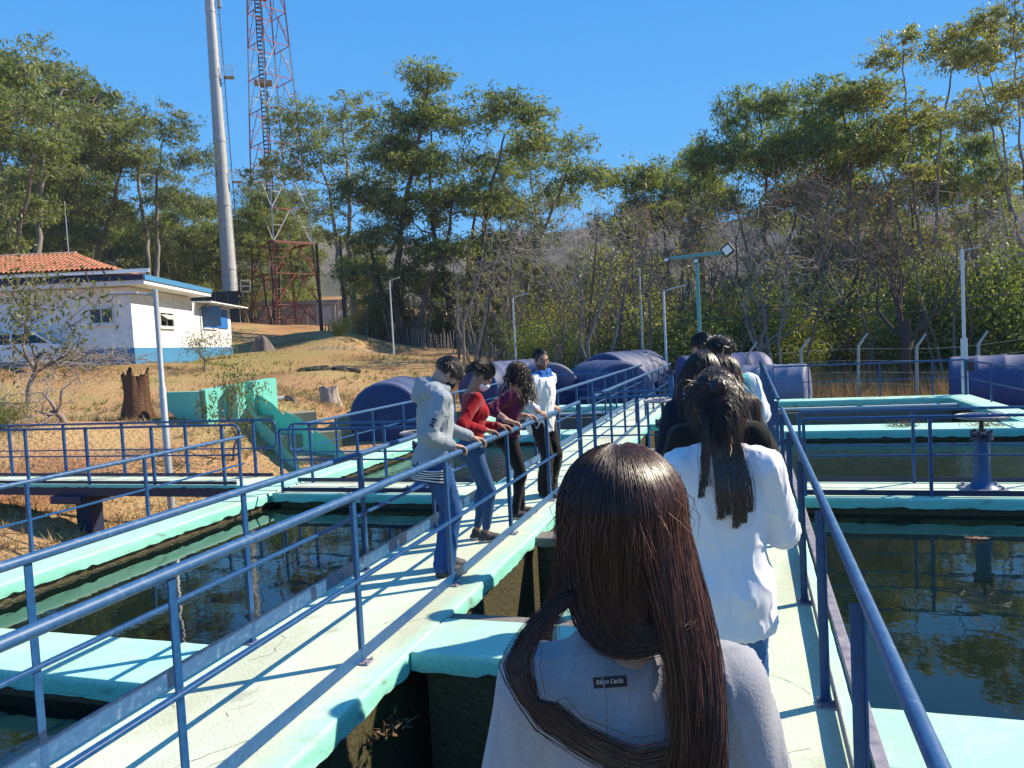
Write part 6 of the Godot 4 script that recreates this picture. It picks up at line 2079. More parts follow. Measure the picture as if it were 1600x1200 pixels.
# ---------------------------------------------------------------- people
class Vox:          # a distance field on a grid, meshed as surface nets
	var o: Vector3
	var nx: int
	var ny: int
	var nz: int
	var h: float
	var d := PackedFloat32Array()

	func _init(lo: Vector3, hi: Vector3, cell: float) -> void:
		o = lo
		h = cell
		nx = int((hi.x - lo.x) / cell) + 2
		ny = int((hi.y - lo.y) / cell) + 2
		nz = int((hi.z - lo.z) / cell) + 2
		d.resize(nx * ny * nz)
		d.fill(9.0)

	func cap(a: Vector3, b: Vector3, ra: float, rb: float, k := 0.03) -> void:
		var pad := maxf(ra, rb) + k + 3.0 * h
		var lo := (a.min(b) - o - Vector3(pad, pad, pad)) / h
		var hi := (a.max(b) - o + Vector3(pad, pad, pad)) / h
		var x0 := maxi(0, int(lo.x)); var x1 := mini(nx - 1, int(hi.x) + 1)
		var y0 := maxi(0, int(lo.y)); var y1 := mini(ny - 1, int(hi.y) + 1)
		var z0 := maxi(0, int(lo.z)); var z1 := mini(nz - 1, int(hi.z) + 1)
		var ba := b - a
		var bb := maxf(ba.length_squared(), 1e-9)
		var rr := rb - ra
		for z in range(z0, z1 + 1):
			for y in range(y0, y1 + 1):
				var i := (z * ny + y) * nx + x0
				var p := o + Vector3(x0, y, z) * h - a
				for x in range(x0, x1 + 1):
					var t := clampf(p.dot(ba) / bb, 0.0, 1.0)
					var q := (p - ba * t).length() - ra - rr * t
					var e := d[i]
					if q < e + k:
						var g := k - absf(q - e)
						d[i] = minf(q, e) - (g * g / (4.0 * k) if g > 0.0 else 0.0)
					i += 1
					p.x += h

	func ell(c: Vector3, r: Vector3, b := Basis(), k := 0.03, sub := false) -> void:
		var m := maxf(r.x, maxf(r.y, r.z))
		var pad := m + k + 3.0 * h
		var lo := (c - o - Vector3(pad, pad, pad)) / h
		var hi := (c - o + Vector3(pad, pad, pad)) / h
		var x0 := maxi(0, int(lo.x)); var x1 := mini(nx - 1, int(hi.x) + 1)
		var y0 := maxi(0, int(lo.y)); var y1 := mini(ny - 1, int(hi.y) + 1)
		var z0 := maxi(0, int(lo.z)); var z1 := mini(nz - 1, int(hi.z) + 1)
		var bt := b.transposed()
		var ir := Vector3.ONE / r
		var stepv := bt * Vector3(h, 0, 0) * ir
		for z in range(z0, z1 + 1):
			for y in range(y0, y1 + 1):
				var i := (z * ny + y) * nx + x0
				var p := bt * (o + Vector3(x0, y, z) * h - c) * ir
				for x in range(x0, x1 + 1):
					var k0 := p.length()
					var k1 := (p * ir).length()
					var q := k0 * (k0 - 1.0) / maxf(k1, 1e-6)
					var e := d[i]
					if sub:
						if -q > e - k:
							var g := k - absf(-q - e)
							d[i] = maxf(-q, e) + (g * g / (4.0 * k) if g > 0.0 else 0.0)
					elif q < e + k:
						var g := k - absf(q - e)
						d[i] = minf(q, e) - (g * g / (4.0 * k) if g > 0.0 else 0.0)
					i += 1
					p += stepv

	func cut(at: Vector3, n: Vector3) -> void:          # takes away what lies on the side N points to
		for z in nz:
			for y in ny:
				var i := (z * ny + y) * nx
				var s := (o + Vector3(0, y, z) * h - at).dot(n)
				for x in nx:
					if s > d[i]: d[i] = s
					i += 1
					s += n.x * h

	func to(m: M, tint = null, push = null) -> void:
		var at := PackedInt32Array()
		at.resize(nx * ny * nz)
		at.fill(-1)
		var v0 := m.v.size()
		var far := h * 2.2
		var sy := nx
		var sz := nx * ny
		for z in nz - 1:
			for y in ny - 1:
				var i := z * sz + y * sy - 1
				for x in nx - 1:
					i += 1
					var a := d[i]
					if a > far or a < -far: continue
					var b := d[i + 1]
					var c := d[i + sy]
					var e := d[i + sy + 1]
					var f := d[i + sz]
					var g := d[i + sz + 1]
					var j := d[i + sz + sy]
					var l := d[i + sz + sy + 1]
					var mask := int(a < 0) + int(b < 0) + int(c < 0) + int(e < 0) + int(f < 0) + int(g < 0) + int(j < 0) + int(l < 0)
					if mask == 0 or mask == 8: continue
					var s := Vector3.ZERO
					var n := 0
					if (a < 0) != (b < 0): s += Vector3(a / (a - b), 0, 0); n += 1
					if (c < 0) != (e < 0): s += Vector3(c / (c - e), 1, 0); n += 1
					if (f < 0) != (g < 0): s += Vector3(f / (f - g), 0, 1); n += 1
					if (j < 0) != (l < 0): s += Vector3(j / (j - l), 1, 1); n += 1
					if (a < 0) != (c < 0): s += Vector3(0, a / (a - c), 0); n += 1
					if (b < 0) != (e < 0): s += Vector3(1, b / (b - e), 0); n += 1
					if (f < 0) != (j < 0): s += Vector3(0, f / (f - j), 1); n += 1
					if (g < 0) != (l < 0): s += Vector3(1, g / (g - l), 1); n += 1
					if (a < 0) != (f < 0): s += Vector3(0, 0, a / (a - f)); n += 1
					if (b < 0) != (g < 0): s += Vector3(1, 0, b / (b - g)); n += 1
					if (c < 0) != (j < 0): s += Vector3(0, 1, c / (c - j)); n += 1
					if (e < 0) != (l < 0): s += Vector3(1, 1, e / (e - l)); n += 1
					at[i] = m.v.size()
					m.v.append(o + (Vector3(x, y, z) + s / n) * h)
					m.n.append(Vector3.ZERO)
					m.c.append(m.col)
		var f0 := m.idx.size()
		for z in range(1, nz - 1):
			for y in range(1, ny - 1):
				var i := z * sz + y * sy
				for x in range(1, nx - 1):
					i += 1
					var a := d[i]
					if a > far or a < -far: continue
					for ax in 3:
						var b := d[i + (1 if ax == 0 else sy if ax == 1 else sz)]
						if (a < 0) == (b < 0): continue
						var u := sy if ax == 0 else sz if ax == 1 else 1
						var w := sz if ax == 0 else 1 if ax == 1 else sy
						var p := at[i - u - w]
						var q := at[i - w]
						var r := at[i]
						var s := at[i - u]
						if p < 0 or q < 0 or r < 0 or s < 0: continue
						if a < 0:
							m.idx.append(p); m.idx.append(r); m.idx.append(q)
							m.idx.append(p); m.idx.append(s); m.idx.append(r)
						else:
							m.idx.append(p); m.idx.append(q); m.idx.append(r)
							m.idx.append(p); m.idx.append(r); m.idx.append(s)
		_soften(m, v0, f0)
		if push != null:
			for i in range(v0, m.v.size()): m.v[i] += m.n[i] * push.call(m.v[i], m.n[i])
			_soften(m, v0, f0)
		if tint != null:
			for i in range(v0, m.v.size()): m.c[i] = tint.call(m.v[i], m.n[i])

	func _soften(m: M, v0: int, f0: int) -> void:
		for i in range(v0, m.v.size()): m.n[i] = Vector3.ZERO
		for t in range(f0, m.idx.size(), 3):
			var a := m.idx[t]
			var b := m.idx[t + 1]
			var c := m.idx[t + 2]
			var f := (m.v[c] - m.v[a]).cross(m.v[b] - m.v[a])
			m.n[a] += f
			m.n[b] += f
			m.n[c] += f
		for i in range(v0, m.v.size()): m.n[i] = m.n[i].normalized()

func bend(a: Vector3, c: Vector3, l1: float, l2: float, hint: Vector3) -> Vector3:      # the joint between A and C
	var d := c - a
	var l := clampf(d.length(), 0.05, (l1 + l2) * 0.999)
	var x := (l1 * l1 - l2 * l2 + l * l) / (2.0 * l)
	var y := sqrt(maxf(0.0, l1 * l1 - x * x))
	var u := d.normalized()
	var w := (hint - u * hint.dot(u)).normalized()
	return a + u * x + w * y

func hand_into(m: M, w: Vector3, hd: Vector3, palm: Vector3, thumb: Vector3, curl: float, s: float, cell: float) -> void:
	var v := Vox.new(w - Vector3.ONE * 0.17 * s, w + Vector3.ONE * 0.17 * s, cell)
	var b := Basis(thumb, -palm, hd)
	v.cap(w - hd * 0.05 * s, w + hd * 0.01 * s, 0.026 * s, 0.025 * s, 0.01)
	v.ell(w + hd * 0.055 * s, Vector3(0.039, 0.016, 0.052) * s, b.orthonormalized(), 0.012)
	var lens := [0.072, 0.08, 0.075, 0.058]
	for k in 4:
		var off := (1.5 - k) * 0.0195 * s
		var p := w + hd * (0.098 - absf(k - 1.2) * 0.005) * s + thumb * off
		v.cap(w + hd * 0.05 * s + thumb * off * 0.8, p, 0.011 * s, 0.0105 * s, 0.008)
		var dir := (hd + thumb * (1.5 - k) * 0.06).normalized()
		var ang := curl * 0.45
		for j in 3:
			var dd := (dir * cos(ang) + palm * sin(ang)).normalized()
			var q: Vector3 = p + dd * lens[k] * s * [0.45, 0.31, 0.24][j]
			v.cap(p, q, (0.0098 - j * 0.0008) * s, (0.009 - j * 0.001) * s, 0.003)
			p = q
			ang += curl * 0.55
	var t0 := w + hd * 0.02 * s + thumb * 0.03 * s
	var t1 := t0 + (hd * 0.7 + thumb * 0.62 + palm * 0.35).normalized() * 0.042 * s
	var t2 := t1 + (hd * 0.85 + thumb * 0.25 + palm * 0.6 * (0.4 + curl * 0.6)).normalized() * 0.032 * s
	v.cap(w + hd * 0.015 * s + thumb * 0.012 * s, t0, 0.017 * s, 0.014 * s, 0.01)
	v.cap(t0, t1, 0.013 * s, 0.0105 * s, 0.006)
	v.cap(t1, t2, 0.0105 * s, 0.0085 * s, 0.004)
	v.to(m)

# a push that wrinkles cloth
func folds(amp: float, fr: float, sd: float) -> Callable:
	return func(p: Vector3, n: Vector3) -> float:
		var a := drape.get_noise_3d(p.x * fr * 7.0 + sd, p.y * fr * 1.8, p.z * fr * 7.0 + sd)
		var b := drape.get_noise_3d(p.x * fr * 9.0 + sd * 2.0, p.y * fr * 4.0 + (p.x + p.z) * fr * 5.0, p.z * fr * 9.0)
		var g := maxf(0.0, 1.0 - absf(b) * 3.5)
		return amp * (a * 1.1 + g * g * 0.9 - 0.2)

func person(o: Dictionary) -> Dictionary:
	var H: float = o.H
	var f: Vector3 = (o.f as Vector3).normalized()
	var up := Vector3.UP
	var r := f.cross(up)
	var fem: bool = o.get("female", true)
	var wide: float = o.get("wide", 1.0)
	var t := thing("person", o.label, "person", o.at)
	var lean: float = o.get("lean", 0.0)
	var tu := (up * cos(lean) + f * sin(lean)).normalized()
	var tf := (f * cos(lean) - up * sin(lean)).normalized()
	var tb := Basis(r, tu, -tf)           # x right, y up the trunk, z backwards
	var hip := up * 0.53 * H - f * sin(lean) * 0.1 * H
	var T := func(a: float, b: float, c: float) -> Vector3: return hip + r * a * H + tu * b * H + tf * c * H
	var sw := (0.095 if fem else 0.113) * wide
	var shl: Vector3 = T.call(-sw, 0.268 - o.get("drop", 0.0), -0.008)
	var shr: Vector3 = T.call(sw, 0.268 - o.get("drop", 0.0), -0.008)
	var neck: Vector3 = T.call(0, 0.312, -0.01)
	var hp: float = o.get("pitch", 0.0)
	var hy: float = o.get("yaw", 0.0)
	var hf0 := f.rotated(up, hy)
	var hf := (hf0 * cos(hp) - up * sin(hp)).normalized()
	var hu := (up * cos(hp) + hf0 * sin(hp)).normalized()
	var roll: float = o.get("roll", 0.0)
	hu = hu.rotated(hf, roll)
	var hb := Basis(hf.cross(hu), hu, -hf)
	var nd: Vector3 = (tu * 0.75 + hu * 0.5 + hf0 * o.get("poke", 0.1)).normalized()
	var head: Vector3 = neck + nd * 0.094 * H
	var s := H / 1.7                       # size against 1.70 m
	var cell: float = o.get("cell", 0.011)
	# limbs
	var feet: Array = o.get("feet", [Vector2(-0.1, 0.0), Vector2(0.1, 0.02)])
	var toes: Array = o.get("toes", [f, f])
	var ank := []
	var knee := []
	var hj := []
	for k in 2:
		var q: Vector2 = feet[k]
		ank.append(r * q.x + f * q.y + up * 0.052 * H)
		hj.append(T.call(-0.05 if k == 0 else 0.05, -0.015, 0.0))
		knee.append(bend(hj[k], ank[k], 0.245 * H, 0.235 * H, f + r * (-0.1 if k == 0 else 0.1)))
	var wr := []
	var el := []
	var hands: Array = o.get("hands", [null, null])
	for k in 2:
		var sg := -1.0 if k == 0 else 1.0
		var sh: Vector3 = shl if k == 0 else shr
		var w: Vector3 = sh - up * 0.285 * H + f * 0.09 * H + r * sg * 0.035 * H
		if hands[k] != null: w = hands[k] - o.at
		wr.append(w)
		el.append(bend(sh, w, 0.17 * H, 0.152 * H, o.get("elbow", -f * 1.0 - up * 0.3) + r * sg * 0.5))
	# --- body: one skin, from feet to head and fingertips
	var skin: Color = o.get("skin", Color(0.42, 0.235, 0.155))
	var body := M.new()
	body.col = skin
	var v := Vox.new(Vector3(-0.55, 0.02, -0.55), Vector3(0.55, 0.87 * H, 0.55), 0.016)
	v.ell(T.call(0, 0.0, 0), Vector3(0.085, 0.07, 0.058) * H, tb, 0.04)
	v.ell(T.call(0, 0.12, 0), Vector3(0.07, 0.09, 0.05) * H, tb, 0.05)
	v.ell(T.call(0, 0.21, 0), Vector3(0.082, 0.085, 0.056) * H, tb, 0.05)
	v.cap(shl.lerp(shr, 0.08), shl.lerp(shr, 0.92), 0.024 * H, 0.024 * H, 0.05)
	v.cap(neck - nd * 0.03 * H, neck + nd * 0.055 * H, 0.034 * H * (0.92 if fem else 1.06), 0.031 * H * (0.9 if fem else 1.06), 0.04)
	for k in 2:
		v.cap(hj[k], knee[k], 0.043 * H, 0.028 * H, 0.03)
		v.cap(knee[k], ank[k] + up * 0.01, 0.027 * H, 0.019 * H, 0.02)
		v.cap(ank[k], ank[k] - up * 0.02 * H, 0.017 * H, 0.014 * H, 0.02)
		var sh: Vector3 = shl if k == 0 else shr
		v.cap(sh, el[k], 0.026 * H, 0.0215 * H, 0.025)
		v.cap(el[k], wr[k], 0.0225 * H * (1.0 if fem else 1.08), 0.0145 * H, 0.02)
	v.to(body)
	for k in 2:
		var fd: Vector3 = (wr[k] - el[k]).normalized()
		var sg := -1.0 if k == 0 else 1.0
		if hands[k] != null:
			var hd := (f * 0.85 - up * 0.18 + fd * 0.25).normalized()
			var pm := (-up - hd * (-up).dot(hd)).normalized()
			hand_into(body, wr[k], hd, pm, (r * -sg - hd * (r * -sg).dot(hd)).normalized(), 1.15, s, o.get("hcell", 0.0042))
		else:
			var pm := (-r * sg - fd * (-r * sg).dot(fd)).normalized()
			hand_into(body, wr[k], fd, pm, (f - fd * f.dot(fd) - pm * f.dot(pm)).normalized(), 0.55, s, 0.0055)
	# head
	var hs := s * (0.96 if fem else 1.02)
	var G := func(x: float, y: float, z: float) -> Vector3: return head + hb * Vector3(x, y, -z) * hs      # z forward
	var hc: float = o.get("headcell", 0.006)
	v = Vox.new(head - Vector3.ONE * 0.17 * hs, head + Vector3.ONE * 0.17 * hs, hc)
	v.ell(G.call(0, 0.032, -0.014), Vector3(0.074, 0.083, 0.096) * hs, hb, 0.02)
	v.ell(G.call(0, -0.028, 0.026), Vector3(0.06, 0.08, 0.062) * hs, hb, 0.03)
	for sg in [-1.0, 1.0]:
		v.cap(G.call(sg * 0.05, -0.058, 0.006), G.call(0, -0.096, 0.062), 0.02 * hs, 0.018 * hs, 0.025)
		v.ell(G.call(sg * 0.042, -0.022, 0.064), Vector3(0.022, 0.024, 0.016) * hs, hb, 0.02)
		v.ell(G.call(sg * 0.031, 0.004, 0.094), Vector3(0.018, 0.012, 0.014) * hs, hb, 0.012, true)
		if o.get("ears", true): v.ell(G.call(sg * 0.078, -0.006, -0.004), Vector3(0.009, 0.031, 0.018) * hs, hb, 0.006)
		v.ell(G.call(sg * 0.012, -0.037, 0.098), Vector3(0.009, 0.008, 0.01) * hs, hb, 0.006)
	v.cap(G.call(-0.035, 0.022, 0.08), G.call(0.035, 0.022, 0.08), 0.01 * hs, 0.01 * hs, 0.014)
	v.cap(G.call(0, 0.01, 0.086), G.call(0, -0.033, 0.108), 0.008 * hs, 0.012 * hs, 0.012)
	v.cap(G.call(-0.02, -0.062, 0.084), G.call(0.02, -0.062, 0.084), 0.007 * hs, 0.007 * hs, 0.006)
	v.cap(G.call(-0.017, -0.073, 0.083), G.call(0.017, -0.073, 0.083), 0.007 * hs, 0.007 * hs, 0.006)
	v.cap(G.call(0, -0.06, -0.02), neck + nd * 0.02, 0.05 * hs, 0.033 * H, 0.03)
	var inv := hb.transposed()
	var beard: float = o.get("beard", 0.0)
	var paint := func(p: Vector3, n: Vector3) -> Color:
		var q := inv * (p - head) / hs
		q.z = -q.z
		var c := skin
		if q.z > 0.06 and absf(q.y + 0.067) < 0.013 and absf(q.x) < 0.026: c = c.lerp(Color(0.3, 0.09, 0.07), 0.6)
		if beard > 0.0 and q.z > -0.01 and (q.y < -0.046 or (q.y < -0.04 and absf(q.x) > 0.045)) and not (absf(q.y + 0.067) < 0.009 and absf(q.x) < 0.022): c = c.lerp(Color(0.06, 0.045, 0.04), beard)
		if q.z > 0.05 and absf(q.y - 0.026) < 0.006 and absf(absf(q.x) - 0.031) < 0.018: c = Color(0.03, 0.02, 0.015)
		return c
	v.to(body, paint)
	part("body", body.mesh(mat.skin), t)
	for sg in [-1.0, 1.0]:
		var e := M.new()
		e.col = Color(0.6, 0.58, 0.55)
		e.ball(G.call(sg * 0.031, 0.004, 0.074), Vector3.ONE * 0.0125 * hs, 6)
		e.col = Color(0.03, 0.018, 0.01)
		e.ball(G.call(sg * 0.031, 0.003, 0.0825), Vector3.ONE * 0.0058 * hs, 5)
		part("eye", e.mesh(mat.eye), t)
	# --- trousers
	var lg: Dictionary = o.legs
	var m := M.new()
	m.col = lg.color
	v = Vox.new(Vector3(-0.5, 0.0, -0.5), Vector3(0.5, 0.64 * H, 0.5), cell * 1.15)
	var lo: float = lg.get("loose", 0.008)
	v.ell(T.call(0, 0.0, 0), Vector3((0.094 if fem else 0.088) * wide, 0.072, 0.064 * wide) * H + Vector3.ONE * lo, tb, 0.04)
	v.ell(T.call(0, 0.065, 0.0), Vector3(0.077 * wide, 0.06, 0.057 * wide) * H + Vector3.ONE * lo * 0.7, tb, 0.04)
	for sg in [-1.0, 1.0]: v.ell(T.call(0.042 * sg, -0.025, -0.036), Vector3.ONE * (0.05 * wide * H), tb, 0.03)
	for k in 2:
		v.cap(hj[k], knee[k], 0.05 * wide * H + lo, 0.031 * H + lo, 0.025)
		var down: Vector3 = knee[k].lerp(ank[k], lg.get("to", 1.0))
		v.cap(knee[k], down, 0.031 * H + lo, lg.get("ankle", 0.024) * H + lo, 0.02)
		if not lg.get("wide_hem", false): v.ell(knee[k].lerp(ank[k], 0.3) - f * 0.014 * H, Vector3(0.03, 0.07, 0.032) * H, Basis(), 0.03)
	v.cut(T.call(0, 0.093, 0), tu)
	if lg.has("cuff_y"): v.cut(up * lg.cuff_y, -up)
	v.to(m, null, folds(lg.get("fold", 0.006), 1.0, H * 40.0))
	var fade: float = lg.get("fade", 0.0)
	if fade > 0.0:
		for i in m.v.size(): m.c[i] = (lg.color as Color).lerp((lg.color as Color) * 1.9, fade * clampf(noise.get_noise_3d(m.v[i].x * 20, m.v[i].y * 9, m.v[i].z * 20) * 1.5 + 0.4, 0, 1))
	part("trousers", m.mesh(mat[lg.get("mat", "denim")]), t)
	# --- shoes
	for k in 2:
		m = M.new()
		var a: Vector3 = ank[k]
		var d: Vector3 = (toes[k] as Vector3).normalized()
		var base := Vector3(a.x, 0.0, a.z)
		v = Vox.new(base - Vector3(0.26, 0.02, 0.26), base + Vector3(0.26, 0.16, 0.26), 0.008)
		v.cap(base - d * 0.035 * s + up * 0.03, base + d * 0.1 * s + up * 0.028, 0.036 * s, 0.042 * s, 0.03)
		v.cap(base + d * 0.1 * s + up * 0.028, base + d * 0.155 * s + up * 0.022, 0.042 * s, 0.032 * s, 0.03)
		v.cap(base + up * 0.04, base - d * 0.012 + up * 0.085 * s, 0.036 * s, 0.034 * s, 0.03)
		v.cap(base + d * 0.06 * s + up * 0.05 * s, base + d * 0.02 + up * 0.07 * s, 0.03 * s, 0.03 * s, 0.03)
		v.cut(up * 0.003, -up)
		var sole: Color = o.get("sole", Color(0.05, 0.05, 0.05))
		var sc: Color = o.get("shoe", Color(0.05, 0.04, 0.04))
		v.to(m, func(p: Vector3, n: Vector3) -> Color: return sole if p.y < 0.024 else sc)
		part("shoe", m.mesh(mat.shoe), t)
	# --- top
	var tp: Dictionary = o.top
	m = M.new()
	m.col = tp.color
	var of: float = tp.get("off", 0.012)
	v = Vox.new(Vector3(-0.62, minf(0.36 * H, 0.5), -0.62), Vector3(0.62, 0.9 * H, 0.62), tp.get("cell", cell))
	var hem: float = tp.get("hem", -0.02)
	v.ell(T.call(0, 0.0, 0), Vector3(0.094 * wide, 0.08, 0.066 * wide) * H + Vector3.ONE * of * tp.get("flare", 1.0), tb, 0.05)
	if hem < -0.05: v.ell(T.call(0, -0.09, 0), Vector3(0.1 * wide, 0.09, 0.07 * wide) * H + Vector3.ONE * of * tp.get("flare", 1.0), tb, 0.06)
	v.ell(T.call(0, 0.11, 0.002), Vector3(0.077 * wide, 0.1, 0.057 * wide) * H + Vector3.ONE * of * tp.get("mid", 1.0), tb, 0.06)
	v.ell(T.call(0, 0.205 - o.get("drop", 0.0), 0), Vector3((0.09 if fem else 0.1) * wide, 0.095, 0.062) * H + Vector3.ONE * of, tb, 0.06)
	for sg in [-1.0, 1.0]: v.ell(T.call(0.042 * sg, -0.02, -0.036), Vector3.ONE * (0.052 * wide * H), tb, 0.04)
	if fem:
		for sg in [-1.0, 1.0]: v.ell(T.call(0.043 * sg, 0.195, 0.05), Vector3(0.036, 0.038, 0.036) * H * wide, tb, 0.04)
	v.cap(shl.lerp(shr, 0.05), shl.lerp(shr, 0.95), 0.028 * H + of * 0.5, 0.028 * H + of * 0.5, 0.06)
	v.cap(T.call(-0.035, 0.288 - o.get("drop", 0.0), -0.012), T.call(0.035, 0.288 - o.get("drop", 0.0), -0.012), 0.026 * H + of * 0.3, 0.026 * H + of * 0.3, 0.06)
	v.cut(T.call(0, hem, 0), (-tu + tf * tp.get("hemtilt", 0.0)).normalized())
	v.cut(T.call(0, tp.get("collar", 0.318), 0.0), (tu * 0.9 + tf * tp.get("neckline", 0.25)).normalized())
	var sl: float = tp.get("sleeve", 1.0)          # 0.5 short, 1 elbow, 2 wrist
	for k in 2:
		var sh: Vector3 = shl if k == 0 else shr
		var so: float = of * tp.get("arm", 1.0)
		if sl <= 1.0:
			v.cap(sh, sh.lerp(el[k], sl), 0.031 * H + so, 0.027 * H + so * 1.25, 0.04)
		else:
			v.cap(sh, el[k], 0.031 * H + so, 0.026 * H + so, 0.04)
			v.cap(el[k], (el[k] as Vector3).lerp(wr[k], sl - 1.0), 0.026 * H + so, 0.019 * H + so * 0.7, 0.025)
	for x in tp.get("extra", []): v.cap(T.call(x[0], x[1], x[2]), T.call(x[3], x[4], x[5]), x[6] * H, x[7] * H, x[8])
	var tt = tp.get("paint")
	var local := func(p: Vector3, n: Vector3) -> Color:
		var q := tb.transposed() * (p - hip) / H
		return tt.call(Vector3(q.x, q.y, -q.z), n)
	v.to(m, local if tt != null else null, folds(tp.get("fold", 0.006), tp.get("foldf", 1.0), H * 70.0))
	part(tp.get("name", "shirt"), m.mesh(mat[tp.get("mat", "cloth")]), t)
	return {"node": t, "head": head, "hb": hb, "hs": hs, "G": G, "T": T, "H": H, "tb": tb, "f": f, "r": r, "hip": hip, "neck": neck, "shl": shl, "shr": shr, "hf": hf, "hu": hu, "wr": wr, "el": el}

# ---------------------------------------------------------------- hair
func outside(p: Vector3, walls: Array) -> Vector3:
	for w: Array in walls:
		var b: Basis = w[2]
		var q: Vector3 = b.transposed() * (p - w[0]) / (w[1] as Vector3)
		var l: float = q.length()
		if l < 1.0: p = w[0] + b * (q / maxf(l, 0.01) * (w[1] as Vector3))
	return p

# o: n, len [from, to], seg, rad, curl, coil, fall, ca, cb, cover (how far down the roots go), front (hairline)
func hair(P: Dictionary, o: Dictionary) -> M:
	var m := M.new()
	var hb: Basis = P.hb
	var hs: float = P.hs
	var head: Vector3 = P.head
	var H: float = P.H
	var T: Callable = P.T
	var c0: Vector3 = P.G.call(0, 0.032, -0.014)
	var lift: float = o.get("lift", 0.004)
	var tb: Basis = P.tb
	for i in o.n:
		var d := rand_dir()
		while d.y < o.get("cover", -0.35) or (d.z < -0.25 and d.y < o.get("front", 0.42)) or (absf(d.x) > 0.8 and d.z < 0.05 and d.y < 0.1): d = rand_dir()      # z backwards here
		var layer: float = lift + rng.randf() * o.get("thick", 0.014)
		var er: Vector3 = Vector3(0.074, 0.083, 0.096) * hs + Vector3.ONE * layer
		var p: Vector3 = c0 + hb * (d * er)
		var walls := [[c0, er, hb], [P.G.call(0, -0.03, 0.02), Vector3(0.062, 0.085, 0.066) * hs + Vector3.ONE * layer, hb]]
		if o.get("body", true):
			walls.append([P.neck + (head - P.neck) * 0.35, Vector3(0.05, 0.09, 0.052) * hs + Vector3.ONE * layer * 0.6, hb])
			walls.append([T.call(0, 0.205, 0), Vector3(0.1, 0.1, 0.071) * H + Vector3.ONE * (0.01 + layer * 0.7), tb])
			walls.append([T.call(0, 0.28, -0.008), Vector3(0.13, 0.042, 0.047) * H + Vector3.ONE * (0.008 + layer * 0.7), tb])
		var out := (hb * d).normalized()
		var comb: Vector3 = hb * (o.get("comb", Vector3(0, -0.5, 0.6)) as Vector3)
		var part_x: float = o.get("part", 0.0)
		var dir: Vector3 = (comb + hb * Vector3(signf(d.x - part_x) * 0.7, 0, 0) * o.get("side", 0.6) + out * 0.15 + rand_dir() * 0.12)
		dir = (dir - out * dir.dot(out)).normalized()
		var L := rng.randf_range(o.len[0], o.len[1])
		var seg: int = o.seg
		var ds := L / seg
		var line := PackedVector3Array([p])
		var ph := rng.randf() * TAU
		var amp: float = o.get("curl", 0.0) * rng.randf_range(0.6, 1.4)
		var fall: float = o.get("fall", 0.25)
		var bias: Vector3 = o.get("wind", Vector3.ZERO) + rand_dir() * o.get("stray", 0.05)
		for k in seg:
			dir = (dir + (Vector3.DOWN + bias - P.r * ((p - head).dot(P.r)) * o.get("gather", 0.0)) * fall).normalized()
			p += dir * ds
			var p2 := outside(p, walls)
			if p2 != p:
				dir = (dir + (p2 - p) / ds * 0.8).normalized()
				p = p2
			var s := p
			if amp > 0.0:
				var w: Vector3 = dir.cross(hb.z).normalized()
				var a: float = ph + k * o.get("coil", 1.1)
				s += (w * cos(a) + dir.cross(w) * sin(a)) * amp * minf(1.0, k / 3.0)
			line.append(s)
		var tone := (o.ca as Color).lerp(o.cb, rng.randf() * rng.randf())
		var cols := PackedColorArray()
		var rr := PackedFloat32Array()
		var rad: float = o.rad * rng.randf_range(0.7, 1.2)
		var nn := line.size()
		for k in nn:
			cols.append(tone)
			rr.append(rad * (1.0 if k < nn - 3 else [0.8, 0.55, 0.2][k - nn + 3]))
		m.tube(line, rr, 3, false, cols)
	return m

# the dark mass under the strands
func hair_mass(P: Dictionary, grow: float, low: float, front: float, col: Color, more := []) -> M:
	var m := M.new()
	m.col = col
	var hs: float = P.hs
	var v := Vox.new(P.head - Vector3(0.2, 0.34, 0.2), P.head + Vector3.ONE * 0.2, 0.008)
	v.ell(P.G.call(0, 0.032, -0.014), Vector3(0.074, 0.083, 0.096) * hs + Vector3.ONE * grow, P.hb, 0.01)
	v.cut(P.G.call(0, 0.045, front), (P.hb * Vector3(0, -0.45, -1.0)).normalized())
	v.cut(P.G.call(0, low, -0.03), (P.hb * Vector3(0, -1, -0.35)).normalized())
	for x in more: v.cap(x[0], x[1], x[2], x[3], 0.03)
	v.to(m, null, folds(0.004, 2.0, 9.0))
	return m

